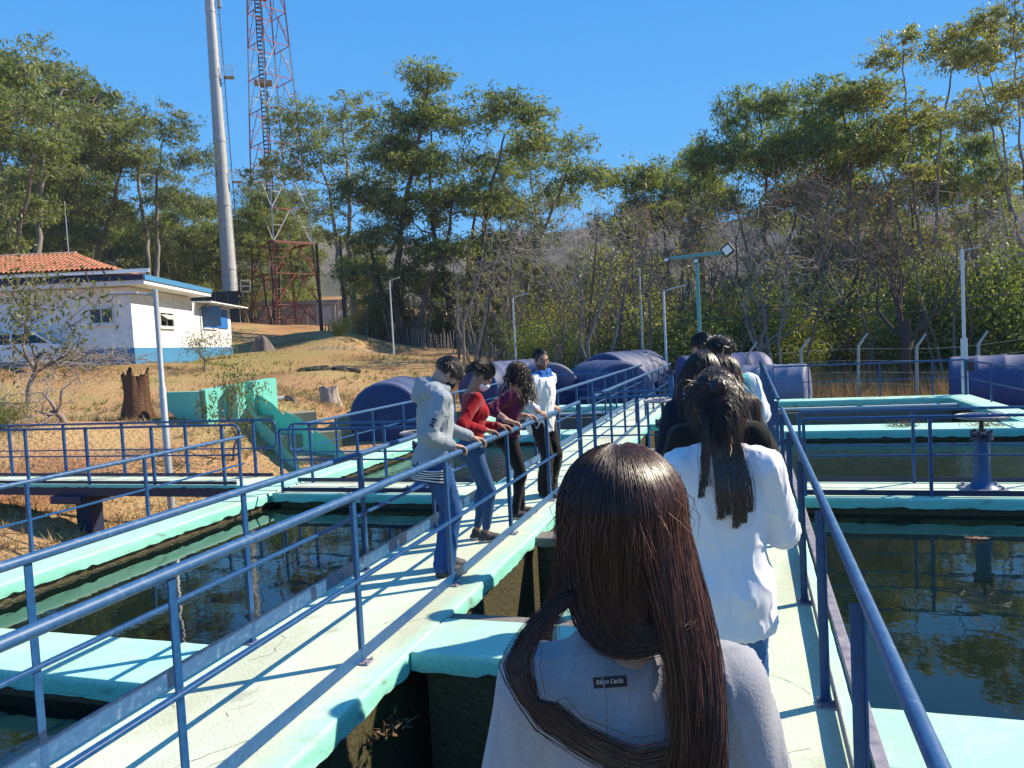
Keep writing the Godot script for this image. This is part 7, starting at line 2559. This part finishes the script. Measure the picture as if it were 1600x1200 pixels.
func make_people() -> void:
	var dark := Color(0.012, 0.009, 0.008)
	var brown := Color(0.03, 0.016, 0.01)
	# ---- the four at the rail of the walkway opposite
	var P := person({"label": "young man in a grey hoodie and dark mask bending over the blue rail", "at": Vector3(-2.47, 0, -5.76), "f": Vector3(0.76, 0, -0.65), "H": 1.8, "female": false, "lean": 0.1, "pitch": 0.95, "yaw": 0.0, "poke": 0.55,
		"hands": [Vector3(-2.32, 1.06, -6.2), Vector3(-2.31, 1.06, -5.72)], "elbow": Vector3(-0.8, -0.6, 0.3), "feet": [Vector2(-0.09, 0.05), Vector2(0.12, -0.02)], "skin": Color(0.5, 0.3, 0.21), "headcell": 0.005,
		"top": {"color": Color(0.33, 0.37, 0.4), "name": "hoodie", "mat": "knit", "off": 0.03, "hem": -0.035, "sleeve": 1.93, "arm": 0.75, "collar": 0.335, "fold": 0.0085, "foldf": 1.0, "mid": 1.15,
			"extra": [[-0.06, 0.3, -0.045, 0.06, 0.3, -0.045, 0.038, 0.038, 0.03], [0, 0.335, -0.062, 0, 0.28, -0.085, 0.042, 0.034, 0.03], [-0.055, 0.32, -0.02, -0.035, 0.315, 0.035, 0.03, 0.02, 0.03], [0.055, 0.32, -0.02, 0.035, 0.315, 0.035, 0.03, 0.02, 0.03]]},
		"legs": {"color": Color(0.035, 0.085, 0.22), "loose": 0.016, "ankle": 0.036, "fade": 0.5, "wide_hem": true, "cuff_y": 0.05, "fold": 0.009}, "shoe": Color(0.06, 0.06, 0.065), "sole": Color(0.04, 0.04, 0.04)})
	var hm := hair_mass(P, 0.008, -0.045, 0.068, dark)
	hm.add(hair(P, {"n": 1500, "len": [0.05, 0.1], "seg": 5, "rad": 0.0016, "fall": 0.12, "curl": 0.004, "coil": 1.5, "comb": Vector3(0, -0.1, -0.7), "side": 0.4, "ca": dark, "cb": Color(0.06, 0.045, 0.038), "cover": -0.3, "front": 0.5, "body": false, "stray": 0.4}))
	part("hair", hm.mesh(mat.hair), P.node)
	mask(P, mat.black_cloth, Color(0.012, 0.012, 0.014))
	glasses(P)
	# striped hem of the shirt under the hoodie, and the print on the sleeve
	var m := M.new()
	var T: Callable = P.T
	for row in 5:
		var y := -0.05 - row * 0.0115
		for k in 2:
			var line := []
			for i in 41:
				var a := TAU * i / 40.0
				line.append(T.call(cos(a) * 0.113, y + (0.003 if k else -0.003) + 0.003 * sin(a * 3.0 + row), sin(a) * 0.087 - 0.004))
			m.col = Color(0.7, 0.7, 0.7) if k else Color(0.02, 0.025, 0.05)
			m.tube(paths(line), PackedFloat32Array([0.0065]), 5, false)
	part("striped_hem", m.mesh(mat.cloth), P.node)
	var sm := M.new()
	var se: Vector3 = (P.shr as Vector3).lerp(P.el[1], 0.62)
	var outw: Vector3 = (P.r * 0.95 - P.f * 0.2).normalized()
	for k in 3:
		sm.box(se + outw * (0.075 + 0.001 * k) + ((P.el[1] - P.shr) as Vector3).normalized() * (k - 1) * 0.024, Vector3(0.006, 0.017, 0.04 - 0.012 * (k % 2)), Basis(outw, ((P.shr - P.el[1]) as Vector3).normalized(), outw.cross(((P.shr - P.el[1]) as Vector3).normalized())).orthonormalized(), 0.002)
	part("sleeve_print", sm.mesh(mat.label_black), P.node)

	P = person({"label": "woman in a tight red sweater, blue jeans and white mask looking down", "at": Vector3(-2.5, 0, -6.74), "f": Vector3(0.86, 0, -0.5), "H": 1.7, "lean": 0.1, "pitch": 0.85, "yaw": -0.25, "poke": 0.45,
		"hands": [Vector3(-2.33, 1.07, -7.0), Vector3(-2.33, 1.07, -6.62)], "feet": [Vector2(-0.07, 0.0), Vector2(0.06, 0.06)], "skin": Color(0.36, 0.19, 0.12), "headcell": 0.005,
		"top": {"color": Color(0.34, 0.008, 0.018), "name": "sweater", "mat": "knit", "off": 0.01, "hem": 0.05, "sleeve": 1.9, "arm": 1.0, "collar": 0.3, "fold": 0.006, "neckline": -0.1},
		"legs": {"color": Color(0.045, 0.095, 0.19), "loose": 0.004, "ankle": 0.022, "to": 0.86, "fade": 0.5, "fold": 0.004}, "shoe": Color(0.05, 0.045, 0.05), "sole": Color(0.5, 0.5, 0.48)})
	hm = hair_mass(P, 0.008, -0.06, 0.07, dark, [[P.G.call(0, 0.02, -0.11), P.G.call(0, -0.03, -0.15), 0.035, 0.028], [P.G.call(0, -0.03, -0.15), P.G.call(0, -0.1, -0.15), 0.028, 0.012]])
	hm.add(hair(P, {"n": 1100, "len": [0.08, 0.14], "seg": 6, "rad": 0.0015, "fall": 0.02, "comb": Vector3(0, -0.1, 1.0), "side": 0.1, "ca": dark, "cb": Color(0.05, 0.035, 0.028), "cover": -0.2, "front": 0.5, "body": false, "curl": 0.002}))
	part("hair", hm.mesh(mat.hair), P.node)
	mask(P, mat.mask_white, Color.WHITE)

	P = person({"label": "woman in a maroon sweater with loose curly dark hair, both hands on the rail", "at": Vector3(-2.46, 0, -7.72), "f": Vector3(0.84, 0, -0.54), "H": 1.66, "lean": 0.12, "pitch": 0.85, "wide": 1.1, "poke": 0.45, "elbow": Vector3(-0.8, -0.7, 0.3),
		"hands": [Vector3(-2.33, 1.07, -7.93), Vector3(-2.33, 1.07, -7.36)], "feet": [Vector2(-0.08, 0.12), Vector2(0.1, 0.0)], "skin": Color(0.52, 0.31, 0.22),
		"top": {"color": Color(0.13, 0.026, 0.06), "name": "sweater", "mat": "knit", "off": 0.02, "hem": 0.0, "sleeve": 1.35, "arm": 0.9, "collar": 0.31, "fold": 0.01},
		"legs": {"color": Color(0.014, 0.013, 0.018), "loose": 0.005, "ankle": 0.024, "mat": "cloth", "fold": 0.004}, "shoe": Color(0.025, 0.02, 0.025), "sole": Color(0.4, 0.36, 0.36)})
	hm = hair_mass(P, 0.03, -0.1, 0.08, Color(0.014, 0.008, 0.006))
	hm.add(hair(P, {"n": 1500, "len": [0.2, 0.42], "seg": 15, "rad": 0.0026, "fall": 0.3, "curl": 0.017, "coil": 1.15, "comb": Vector3(0, -0.3, 0.0), "side": 0.8, "ca": Color(0.016, 0.009, 0.007), "cb": Color(0.1, 0.055, 0.042), "cover": -0.3, "front": 0.1, "thick": 0.035, "stray": 0.3}))
	part("hair", hm.mesh(mat.hair), P.node)

	P = person({"label": "bearded man in a white jacket, blue collar and glasses facing the others", "at": Vector3(-2.4, 0, -8.92), "f": Vector3(0.92, 0, 0.38), "H": 1.75, "female": false, "lean": 0.06, "elbow": Vector3(-0.9, -0.6, 0.0), "pitch": 0.15, "yaw": -0.45,
		"hands": [Vector3(-2.33, 1.075, -9.08), Vector3(-2.33, 1.075, -8.4)], "feet": [Vector2(-0.08, 0.0), Vector2(0.12, 0.06)], "skin": Color(0.45, 0.25, 0.165), "beard": 0.8, "headcell": 0.0045,
		"top": {"color": Color(0.74, 0.74, 0.72), "name": "jacket", "off": 0.03, "hem": -0.085, "sleeve": 1.9, "arm": 0.8, "collar": 0.322, "fold": 0.015, "foldf": 0.8, "flare": 1.1,
			"extra": [[-0.045, 0.32, 0.02, 0.045, 0.32, 0.02, 0.022, 0.022, 0.02]],
			"paint": func(q: Vector3, n: Vector3) -> Color: return Color(0.03, 0.13, 0.42) if q.y > 0.29 and absf(q.x) < 0.075 and q.z > -0.03 else (Color(0.32, 0.34, 0.36) if absf(q.x) < 0.004 and q.z > 0 else Color(0.74, 0.74, 0.72))},
		"legs": {"color": Color(0.02, 0.018, 0.018), "loose": 0.02, "ankle": 0.04, "mat": "cloth", "wide_hem": true, "cuff_y": 0.045, "fold": 0.012}, "shoe": Color(0.03, 0.025, 0.022), "sole": Color(0.02, 0.02, 0.02)})
	hm = hair_mass(P, 0.006, -0.05, 0.055, dark)
	hm.add(hair(P, {"n": 900, "len": [0.025, 0.045], "seg": 3, "rad": 0.0016, "fall": 0.1, "comb": Vector3(0, 0.0, 0.4), "side": 0.7, "ca": dark, "cb": Color(0.05, 0.04, 0.035), "cover": -0.3, "front": 0.55, "body": false, "stray": 0.3}))
	part("hair", hm.mesh(mat.hair), P.node)
	glasses(P)
	bracelet(P, 1)
	bracelet(P, 0)

	# ---- the queue on the near walkway, from the far end
	P = person({"label": "man with short black hair at the head of the queue, face turned to the channel", "at": Vector3(-0.36, 0, -6.85), "f": Vector3(-0.5, 0, -0.86), "H": 1.84, "female": false, "pitch": 0.35, "yaw": 0.25, "skin": Color(0.5, 0.29, 0.2),
		"top": {"color": Color(0.03, 0.035, 0.05), "off": 0.02, "sleeve": 0.75}, "legs": {"color": Color(0.03, 0.07, 0.17), "loose": 0.014, "ankle": 0.03}})
	hm = hair_mass(P, 0.008, -0.03, 0.06, dark)
	hm.add(hair(P, {"n": 900, "len": [0.03, 0.06], "seg": 4, "rad": 0.0017, "fall": 0.08, "comb": Vector3(0, 0.0, -0.4), "side": 0.7, "ca": dark, "cb": Color(0.04, 0.035, 0.03), "cover": -0.15, "front": 0.45, "body": false, "stray": 0.4}))
	part("hair", hm.mesh(mat.hair), P.node)
	P = person({"label": "man in a white and turquoise striped shirt, second from the front of the queue", "at": Vector3(-0.2, 0, -6.1), "f": Vector3(-0.35, 0, -0.93), "H": 1.81, "female": false, "pitch": 0.3, "yaw": 0.3, "skin": Color(0.48, 0.28, 0.19),
		"top": {"color": Color(0.7, 0.75, 0.75), "off": 0.03, "sleeve": 0.8, "fold": 0.012, "paint": func(q: Vector3, n: Vector3) -> Color: return Color(0.1, 0.5, 0.52) if q.y > 0.02 and q.x > 0.055 and q.x < 0.1 else Color(0.7, 0.74, 0.74)}, "legs": {"color": Color(0.03, 0.03, 0.04), "loose": 0.014, "ankle": 0.03}})
	hm = hair_mass(P, 0.012, -0.06, 0.06, dark)
	hm.add(hair(P, {"n": 1100, "len": [0.04, 0.08], "seg": 4, "rad": 0.0018, "fall": 0.1, "curl": 0.005, "comb": Vector3(0, 0.0, 0.3), "side": 0.6, "ca": dark, "cb": Color(0.05, 0.04, 0.035), "cover": -0.4, "front": 0.45, "body": false, "stray": 0.5}))
	part("hair", hm.mesh(mat.hair), P.node)
	P = person({"label": "woman with long straight brown hair behind the striped shirt", "at": Vector3(-0.17, 0, -5.36), "f": Vector3(-0.3, 0, -0.95), "H": 1.69, "pitch": 0.25, "yaw": 0.3,
		"top": {"color": Color(0.02, 0.02, 0.026), "off": 0.015, "sleeve": 0.7}, "legs": {"color": Color(0.03, 0.06, 0.15), "ankle": 0.026}})
	hm = hair_mass(P, 0.012, -0.09, 0.05, brown)
	hm.add(hair(P, {"n": 2100, "len": [0.34, 0.5], "seg": 12, "rad": 0.0014, "fall": 0.35, "ca": Color(0.03, 0.017, 0.012), "cb": Color(0.17, 0.095, 0.06), "thick": 0.014, "curl": 0.004, "coil": 0.7, "side": 0.25, "gather": 3.0, "comb": Vector3(0, -0.4, 0.5)}))
	part("hair", hm.mesh(mat.hair), P.node)
	P = person({"label": "taller dark haired woman in a navy t-shirt between the two black shirts", "at": Vector3(-0.26, 0, -4.68), "f": Vector3(-0.2, 0, -0.98), "H": 1.74, "pitch": 0.3, "yaw": 0.2, "wide": 1.06,
		"top": {"color": Color(0.014, 0.017, 0.03), "off": 0.02, "sleeve": 0.8}, "legs": {"color": Color(0.02, 0.02, 0.03), "ankle": 0.028}})
	hm = hair_mass(P, 0.012, -0.09, 0.05, dark)
	hm.add(hair(P, {"n": 2000, "len": [0.26, 0.42], "seg": 11, "rad": 0.0014, "fall": 0.35, "ca": dark, "cb": Color(0.06, 0.038, 0.028), "thick": 0.012, "curl": 0.003, "side": 0.2, "gather": 5.0, "comb": Vector3(0, -0.4, 0.5)}))
	part("hair", hm.mesh(mat.hair), P.node)
	P = person({"label": "woman in a plain black t-shirt just ahead of the white shirt, bare arms in view", "at": Vector3(-0.16, 0, -3.92), "f": Vector3(-0.12, 0, -0.99), "H": 1.67, "pitch": 0.3, "yaw": 0.15, "wide": 1.14, "skin": Color(0.55, 0.34, 0.24),
		"hands": [Vector3(-0.38, 0.95, -4.12), Vector3(0.06, 0.95, -4.14)], "hcell": 0.006, "elbow": Vector3(0, -1, 0.3),
		"top": {"color": Color(0.012, 0.012, 0.015), "off": 0.02, "sleeve": 0.55, "fold": 0.007}, "legs": {"color": Color(0.02, 0.045, 0.12), "ankle": 0.028}})
	hm = hair_mass(P, 0.014, -0.09, 0.05, brown)
	hm.add(hair(P, {"n": 2100, "len": [0.2, 0.34], "seg": 10, "rad": 0.0014, "fall": 0.3, "ca": Color(0.03, 0.017, 0.012), "cb": Color(0.17, 0.095, 0.062), "thick": 0.012, "curl": 0.005, "side": 0.2, "gather": 6.0, "comb": Vector3(0, -0.3, 0.5), "stray": 0.12}))
	part("hair", hm.mesh(mat.hair), P.node)
	white_shirt_woman()
	front_woman()

func mask(P: Dictionary, m: Material, tone: Color) -> void:
	var hs: float = P.hs
	var k := M.new()
	k.col = tone
	var v := Vox.new(P.head - Vector3.ONE * 0.16, P.head + Vector3.ONE * 0.16, 0.005)
	v.ell(P.G.call(0, -0.055, 0.055), Vector3(0.06, 0.054, 0.054) * hs, P.hb, 0.02)
	v.cap(P.G.call(0, -0.03, 0.1), P.G.call(0, -0.08, 0.085), 0.022 * hs, 0.022 * hs, 0.03)
	v.cut(P.G.call(0, -0.022, 0.06), (P.hb * Vector3(0, 1, 0.25)).normalized())
	v.cut(P.G.call(0, 0, 0.03), (P.hb * Vector3(0, 0, 1)).normalized())
	v.to(k)
	for sg in [-1.0, 1.0]:
		k.tube(paths([P.G.call(sg * 0.055, -0.04, 0.06), P.G.call(sg * 0.074, -0.015, 0.02), P.G.call(sg * 0.083, 0.01, -0.01), P.G.call(sg * 0.083, -0.02, -0.018)]), PackedFloat32Array([0.0025]), 5)
	part("face_mask", k.mesh(m), P.node)

func glasses(P: Dictionary) -> void:
	var k := M.new()
	for sg in [-1.0, 1.0]:
		var ring := []
		for i in 17: ring.append(P.G.call(sg * 0.034 + cos(i * TAU / 16) * 0.025, 0.003 + sin(i * TAU / 16) * 0.018, 0.103))
		k.tube(paths(ring), PackedFloat32Array([0.0022]), 5, false)
		k.tube(paths([P.G.call(sg * 0.059, 0.006, 0.103), P.G.call(sg * 0.078, 0.008, 0.06), P.G.call(sg * 0.082, 0.008, -0.01)]), PackedFloat32Array([0.0022]), 5)
	k.tube(paths([P.G.call(-0.009, 0.006, 0.104), P.G.call(0.009, 0.006, 0.104)]), PackedFloat32Array([0.0022]), 5)
	part("glasses", k.mesh(mat.black_metal), P.node)

func bracelet(P: Dictionary, k: int) -> void:
	var b := M.new()
	var w: Vector3 = P.wr[k]
	var d: Vector3 = (P.wr[k] - P.el[k]).normalized()
	var u := d.cross(Vector3.UP).normalized()
	var ring := []
	for i in 17: ring.append(w - d * 0.012 + (u * cos(i * TAU / 16) + d.cross(u) * sin(i * TAU / 16)) * 0.031)
	b.tube(paths(ring), PackedFloat32Array([0.007]), 6, false)
	part("bracelet", b.mesh(mat.black_cloth), P.node)

func white_shirt_woman() -> void:
	var dark := Color(0.014, 0.009, 0.008)
	var P := person({"label": "woman in a loose white shirt and jeans with half tied dark hair", "at": Vector3(-0.12, 0, -3.02), "f": Vector3(-0.12, 0, -0.99), "H": 1.69, "drop": 0.01, "pitch": 0.4, "yaw": 0.12, "roll": -0.06, "skin": Color(0.5, 0.29, 0.2), "cell": 0.01,
		"hands": [Vector3(-0.27, 1.0, -3.36), Vector3(0.02, 1.0, -3.36)], "hcell": 0.006, "elbow": Vector3(0, -1, 0.35),
		"top": {"color": Color(0.74, 0.73, 0.75), "off": 0.026, "hem": -0.115, "sleeve": 1.12, "arm": 0.9, "collar": 0.322, "fold": 0.0075, "foldf": 1.0, "cell": 0.008, "flare": 1.1, "mid": 1.3},
		"legs": {"color": Color(0.045, 0.12, 0.27), "loose": 0.006, "ankle": 0.026, "fade": 0.6}, "shoe": Color(0.05, 0.04, 0.04)})
	var b: Vector3 = P.G.call(0.0, 0.025, -0.118)
	var hm := hair_mass(P, 0.01, -0.09, 0.05, dark, [[b, b, 0.03, 0.03]])
	hm.add(hair(P, {"n": 2800, "len": [0.16, 0.27], "seg": 10, "rad": 0.0009, "fall": 0.3, "gather": 6.0, "ca": dark, "cb": Color(0.1, 0.05, 0.036), "thick": 0.01, "curl": 0.004, "comb": Vector3(0, -0.2, 0.9), "side": 0.05, "stray": 0.12}))
	# longer locks that hang over the shirt
	for i in 420:
		var lk := i % 9
		var x := [-0.055, -0.045, -0.02, -0.005, 0.01, 0.022, 0.03, 0.052, 0.058][lk] as float
		var L := [0.34, 0.3, 0.42, 0.36, 0.4, 0.46, 0.36, 0.44, 0.4][lk] as float
		var root: Vector3 = P.G.call(x * 1.1 + rng.randfn() * 0.008, -0.03, -0.105)
		var line := []
		for k in 12:
			var g := k / 11.0
			var q: Vector3 = root + Vector3(x * 0.25 * g + sin(lk * 2.1 + g * 4.0) * 0.012 + rng.randfn() * 0.0012, -L * g * rng.randf_range(0.97, 1.0), 0.035 * sin(minf(1.0, g * 2.2) * PI * 0.5) + 0.03 * g) + P.r * rng.randfn() * 0.002
			q = outside(q, [[P.T.call(0, 0.205, 0), Vector3(0.112, 0.125, 0.082) * P.H + Vector3.ONE * 0.028, P.tb], [P.T.call(0, 0.28, -0.008), Vector3(0.13, 0.05, 0.052) * P.H + Vector3.ONE * 0.026, P.tb]])
			line.append(q)
		hm.col = dark.lerp(Color(0.06, 0.032, 0.024), rng.randf())
		hm.tube(paths(line), PackedFloat32Array([0.001]), 3, false)
	# the twisted knot
	for i in 170:
		var a := rng.randf() * TAU
		var tilt := rand_dir()
		var u := tilt.cross(Vector3.UP).normalized()
		var w := tilt.cross(u)
		var rr := rng.randf_range(0.02, 0.036)
		var line := []
		for k in 9:
			var g := a + k * 0.42
			line.append(b + (u * cos(g) + w * sin(g)) * rr)
		hm.col = Color(0.02, 0.01, 0.009).lerp(Color(0.1, 0.04, 0.032), rng.randf() * rng.randf())
		hm.tube(paths(line), PackedFloat32Array([0.0018]), 3, false)
	part("hair", hm.mesh(mat.hair), P.node)

func front_woman() -> void:
	var P := person({"label": "woman in a grey knit sweater with long reddish brown hair, nearest the camera", "at": Vector3(-0.205, 0, -1.22), "f": Vector3(-0.2, 0, -0.98), "H": 1.655, "drop": 0.019, "ears": false, "pitch": 0.05, "yaw": 0.0, "cell": 0.01, "skin": Color(0.5, 0.3, 0.21),
		"top": {"color": Color(0.36, 0.36, 0.385), "name": "sweater", "mat": "knit", "off": 0.013, "hem": -0.03, "sleeve": 1.92, "arm": 0.9, "collar": 0.33, "fold": 0.0055, "foldf": 0.9, "cell": 0.007, "neckline": 0.1,
			"paint": func(q: Vector3, n: Vector3) -> Color: return Color(0.36, 0.36, 0.385)},
		"legs": {"color": Color(0.03, 0.07, 0.17), "ankle": 0.026}})
	var H: float = P.H
	var T: Callable = P.T
	var G: Callable = P.G
	var hs: float = P.hs
	var c0: Vector3 = G.call(0, 0.032, -0.014)
	var r: Vector3 = P.r
	var bk: Vector3 = -P.f
	var ca := Color(0.02, 0.0095, 0.007)
	var cb := Color(0.13, 0.052, 0.037)
	var hm := hair_mass(P, 0.014, -0.075, 0.03, Color(0.012, 0.007, 0.006), [[G.call(-0.04, -0.03, -0.075), G.call(-0.035, -0.105, -0.07), 0.04, 0.035], [G.call(0.0, -0.03, -0.075), G.call(0.0, -0.11, -0.075), 0.045, 0.035], [G.call(0.06, -0.03, -0.066), G.call(0.072, -0.17, -0.075), 0.036, 0.022], [G.call(0.072, -0.17, -0.075), G.call(0.07, -0.27, -0.095), 0.022, 0.01]])
	# strand by strand: over the crown, down, then at the nape drawn across into the lock on her right
	for i in 9500:
		var az := rng.randf_range(-1.8, 1.8)                 # round the head, 0 is straight back, plus is her right
		var layer := 0.006 + pow(rng.randf(), 0.7) * 0.022
		var er: Vector3 = Vector3(0.074, 0.083, 0.096) * hs + Vector3(1.05, 0.9, 1.0) * (layer + 0.004)
		var line := PackedVector3Array()
		var frizz := rng.randf_range(0.002, 0.009) if rng.randf() < 0.22 else rng.randf() * 0.002
		var ph := rng.randf() * TAU
		var wav := rng.randf_range(5.0, 16.0)
		var polar0 := 0.12 + rng.randf() * 0.95
		var drift := rng.randfn() * 0.07
		for k in 7:
			var po := lerpf(polar0, 1.62, k / 6.0)
			var z := az + drift * (k / 6.0)
			line.append(c0 + P.hb * (Vector3(sin(po) * sin(z), cos(po), sin(po) * cos(z)) * er))
		var p: Vector3 = line[6]
		var right := smoothstep(0.15, 0.6, az + rng.randfn() * 0.12)
		if right > 0.5:
			var w := clampf((az - 0.3) / 1.3, 0.0, 1.0)
			var len := rng.randf_range(0.19, 0.3)
			var goal: Vector3 = T.call(0.03 + w * 0.034 + rng.randfn() * 0.004, 0.3 - len * 0.55 + 0.02, -0.086) + bk * (layer * 0.8 + 0.006)
			var c2: Vector3 = T.call(0.05 + w * 0.042, 0.31, -0.075) + bk * layer
			for k in 9:
				line.append(p.bezier_interpolate(p + Vector3.DOWN * 0.08, c2, goal, (k + 1) / 9.0))
			var tip := line[line.size() - 1]
			line.append(tip + Vector3(0, -rng.randf_range(0.01, 0.05), 0) - r * rng.randf_range(-0.006, 0.016))
		elif az < -1.4 and rng.randf() < 0.25:
			var goal: Vector3 = T.call(-0.086, 0.265, 0.05) + r * rng.randfn() * 0.01
			for k in 9: line.append(p.bezier_interpolate(p + Vector3.DOWN * 0.08, T.call(-0.07, 0.34, -0.01), goal, (k + 1) / 9.0))
		else:
			var low := rng.randf_range(0.0, 0.022) * (1.0 + clampf(-az, 0.0, 1.2))
			var goal: Vector3 = T.call(0.045 + rng.randfn() * 0.005, 0.338 - rng.randf() * 0.02, -0.068) + bk * (layer * 0.5 + 0.004)
			var c1: Vector3 = p + Vector3.DOWN * maxf(0.02, p.y - T.call(0, 0.348 - low, 0).y) * 1.05 - r * 0.006
			var c2: Vector3 = T.call(-0.01 + az * 0.014, 0.328 - low, -0.066) + bk * layer
			for k in 10: line.append(p.bezier_interpolate(c1, c2, goal, (k + 1) / 10.0))
			var e := line[line.size() - 1]
			line.append(e + Vector3.DOWN * rng.randf_range(0.05, 0.17) + bk * 0.006 + r * rng.randfn() * 0.006)
		var nn := line.size()
		var cols := PackedColorArray()
		var rr := PackedFloat32Array()
		var tone := ca.lerp(cb, pow(rng.randf(), 1.5) * (0.7 + 0.5 * right))
		var rad := rng.randf_range(0.0003, 0.00068)
		for k in nn:
			var g := float(k) / nn
			line[k] += Vector3(cos(ph + g * wav), 0.3 * sin(ph * 2.0 + g * wav), sin(ph + g * wav * 0.8)) * frizz * minf(1.0, g * 1.6)
			cols.append(tone)
			rr.append(rad * (1.0 if k < nn - 2 else 0.5))
		hm.tube(line, rr, 3, false, cols)
	# the hank that leaves the nape over her left shoulder and swings back under the label to the right
	for i in 850:
		var sp := rng.randfn()
		var sq := rng.randfn()
		var pts := [T.call(-0.035, 0.362, -0.045), T.call(-0.06 + 0.003 * sp, 0.35 + 0.003 * sq, -0.056), T.call(-0.087 + 0.0035 * sp, 0.328 + 0.003 * sq, -0.064), T.call(-0.102 + 0.005 * sp, 0.3, -0.07), T.call(-0.096 + 0.005 * sp, 0.275 - 0.003 * sp, -0.076),
			T.call(-0.075 + 0.004 * sp, 0.257 + 0.004 * sp, -0.079), T.call(-0.047 + 0.003 * sq, 0.236 + 0.005 * sp, -0.081), T.call(0.0, 0.211 + 0.0065 * sp, -0.082), T.call(0.032, 0.219 + 0.006 * sp, -0.083), T.call(0.046 + 0.003 * sq, 0.25 + 0.005 * sp, -0.082), T.call(0.05 + 0.003 * sq, 0.285, -0.076)]
		if i % 45 == 0:
			for k in range(3, 9): pts[k] += (r * sq * 0.9 + P.tb.y * sp) * 0.012
		var cv := Curve3D.new()
		for k in pts.size():
			var tg: Vector3 = (pts[mini(k + 1, pts.size() - 1)] - pts[maxi(k - 1, 0)]) * 0.2
			cv.add_point(pts[k], -tg, tg)
		var line := PackedVector3Array()
		var rr := PackedFloat32Array()
		var lay := 0.002 + rng.randf() * 0.009
		var share := 1.0 if rng.randf() < 0.5 else rng.randf_range(0.45, 0.95)
		var rad := rng.randf_range(0.0003, 0.0007)
		for k in 26:
			line.append(cv.sample_baked(cv.get_baked_length() * share * k / 25.0) + bk * lay + rand_dir() * 0.0006)
			rr.append(rad * (1.0 if k < 22 else 0.4))
		hm.col = ca.lerp(cb, pow(rng.randf(), 1.8) * 0.7)
		hm.tube(line, rr, 3, false)
	# single flyaway hairs
	for i in 420:
		var az := rng.randf_range(-1.6, 1.6)
		var po := rng.randf_range(0.1, 1.6)
		var d := Vector3(sin(po) * sin(az), cos(po), sin(po) * cos(az))
		var p: Vector3 = c0 + P.hb * (d * (Vector3(0.074, 0.083, 0.096) * hs + Vector3.ONE * 0.026))
		var out: Vector3 = (P.hb * d).normalized()
		var q: Vector3 = p + out * rng.randf_range(0.004, 0.016) + Vector3.DOWN * 0.03 + rand_dir() * 0.015
		hm.col = cb
		hm.tube(PackedVector3Array([p, q, q + Vector3.DOWN * 0.03 - out * rng.randf_range(-0.004, 0.012) + rand_dir() * 0.01]), PackedFloat32Array([0.0006, 0.0006, 0.0003]), 3, false)
	part("hair", hm.mesh(mat.hair), P.node)
	# woven label on the back of the sweater
	var at: Vector3 = T.call(-0.019, 0.28, -0.066) + bk * 0.004
	var lb := Basis(r, P.tb.y, bk).rotated(r, 0.28).rotated(bk, 0.06)
	var lm := M.new()
	lm.box(at, Vector3(0.05, 0.02, 0.0016), lb, 0.0004)
	var ln := part("label", lm.mesh(mat.label_black), P.node)
	lettering("Risco Carlo", ln, at + lb * Vector3(-0.0222, -0.004, 0.0011), lb, 0.0098)
	# seams
	var sm := M.new()
	for x in [-0.012, 0.028]:
		var line := []
		for k in 12: line.append(T.call(x - 0.014 + 0.003 * sin(k * 0.6), 0.29 - k * 0.012, -0.077 - 0.0008 * k) + bk * 0.004)
		sm.col = Color(0.2, 0.2, 0.23)
		sm.tube(paths(line), PackedFloat32Array([0.0012]), 4, false)
	stuff(part("seams", sm.mesh(mat.knit), P.node))

func lettering(words: String, under: Node, at: Vector3, b: Basis, size: float) -> void:
	var tm := TextMesh.new()
	var fnt := SystemFont.new()
	fnt.font_names = PackedStringArray(["Droid Serif"])
	fnt.font_italic = true
	tm.font = fnt
	tm.text = words
	tm.font_size = 32
	tm.pixel_size = size / 32.0
	tm.depth = 0.0006
	tm.horizontal_alignment = HORIZONTAL_ALIGNMENT_LEFT
	tm.vertical_alignment = VERTICAL_ALIGNMENT_BOTTOM
	tm.material = mat.thread
	var sl := Basis(Vector3(0.78, 0, 0), Vector3(0.22, 1, 0), Vector3(0, 0, 1))
	part("lettering", tm, under, Transform3D(b * sl, at))
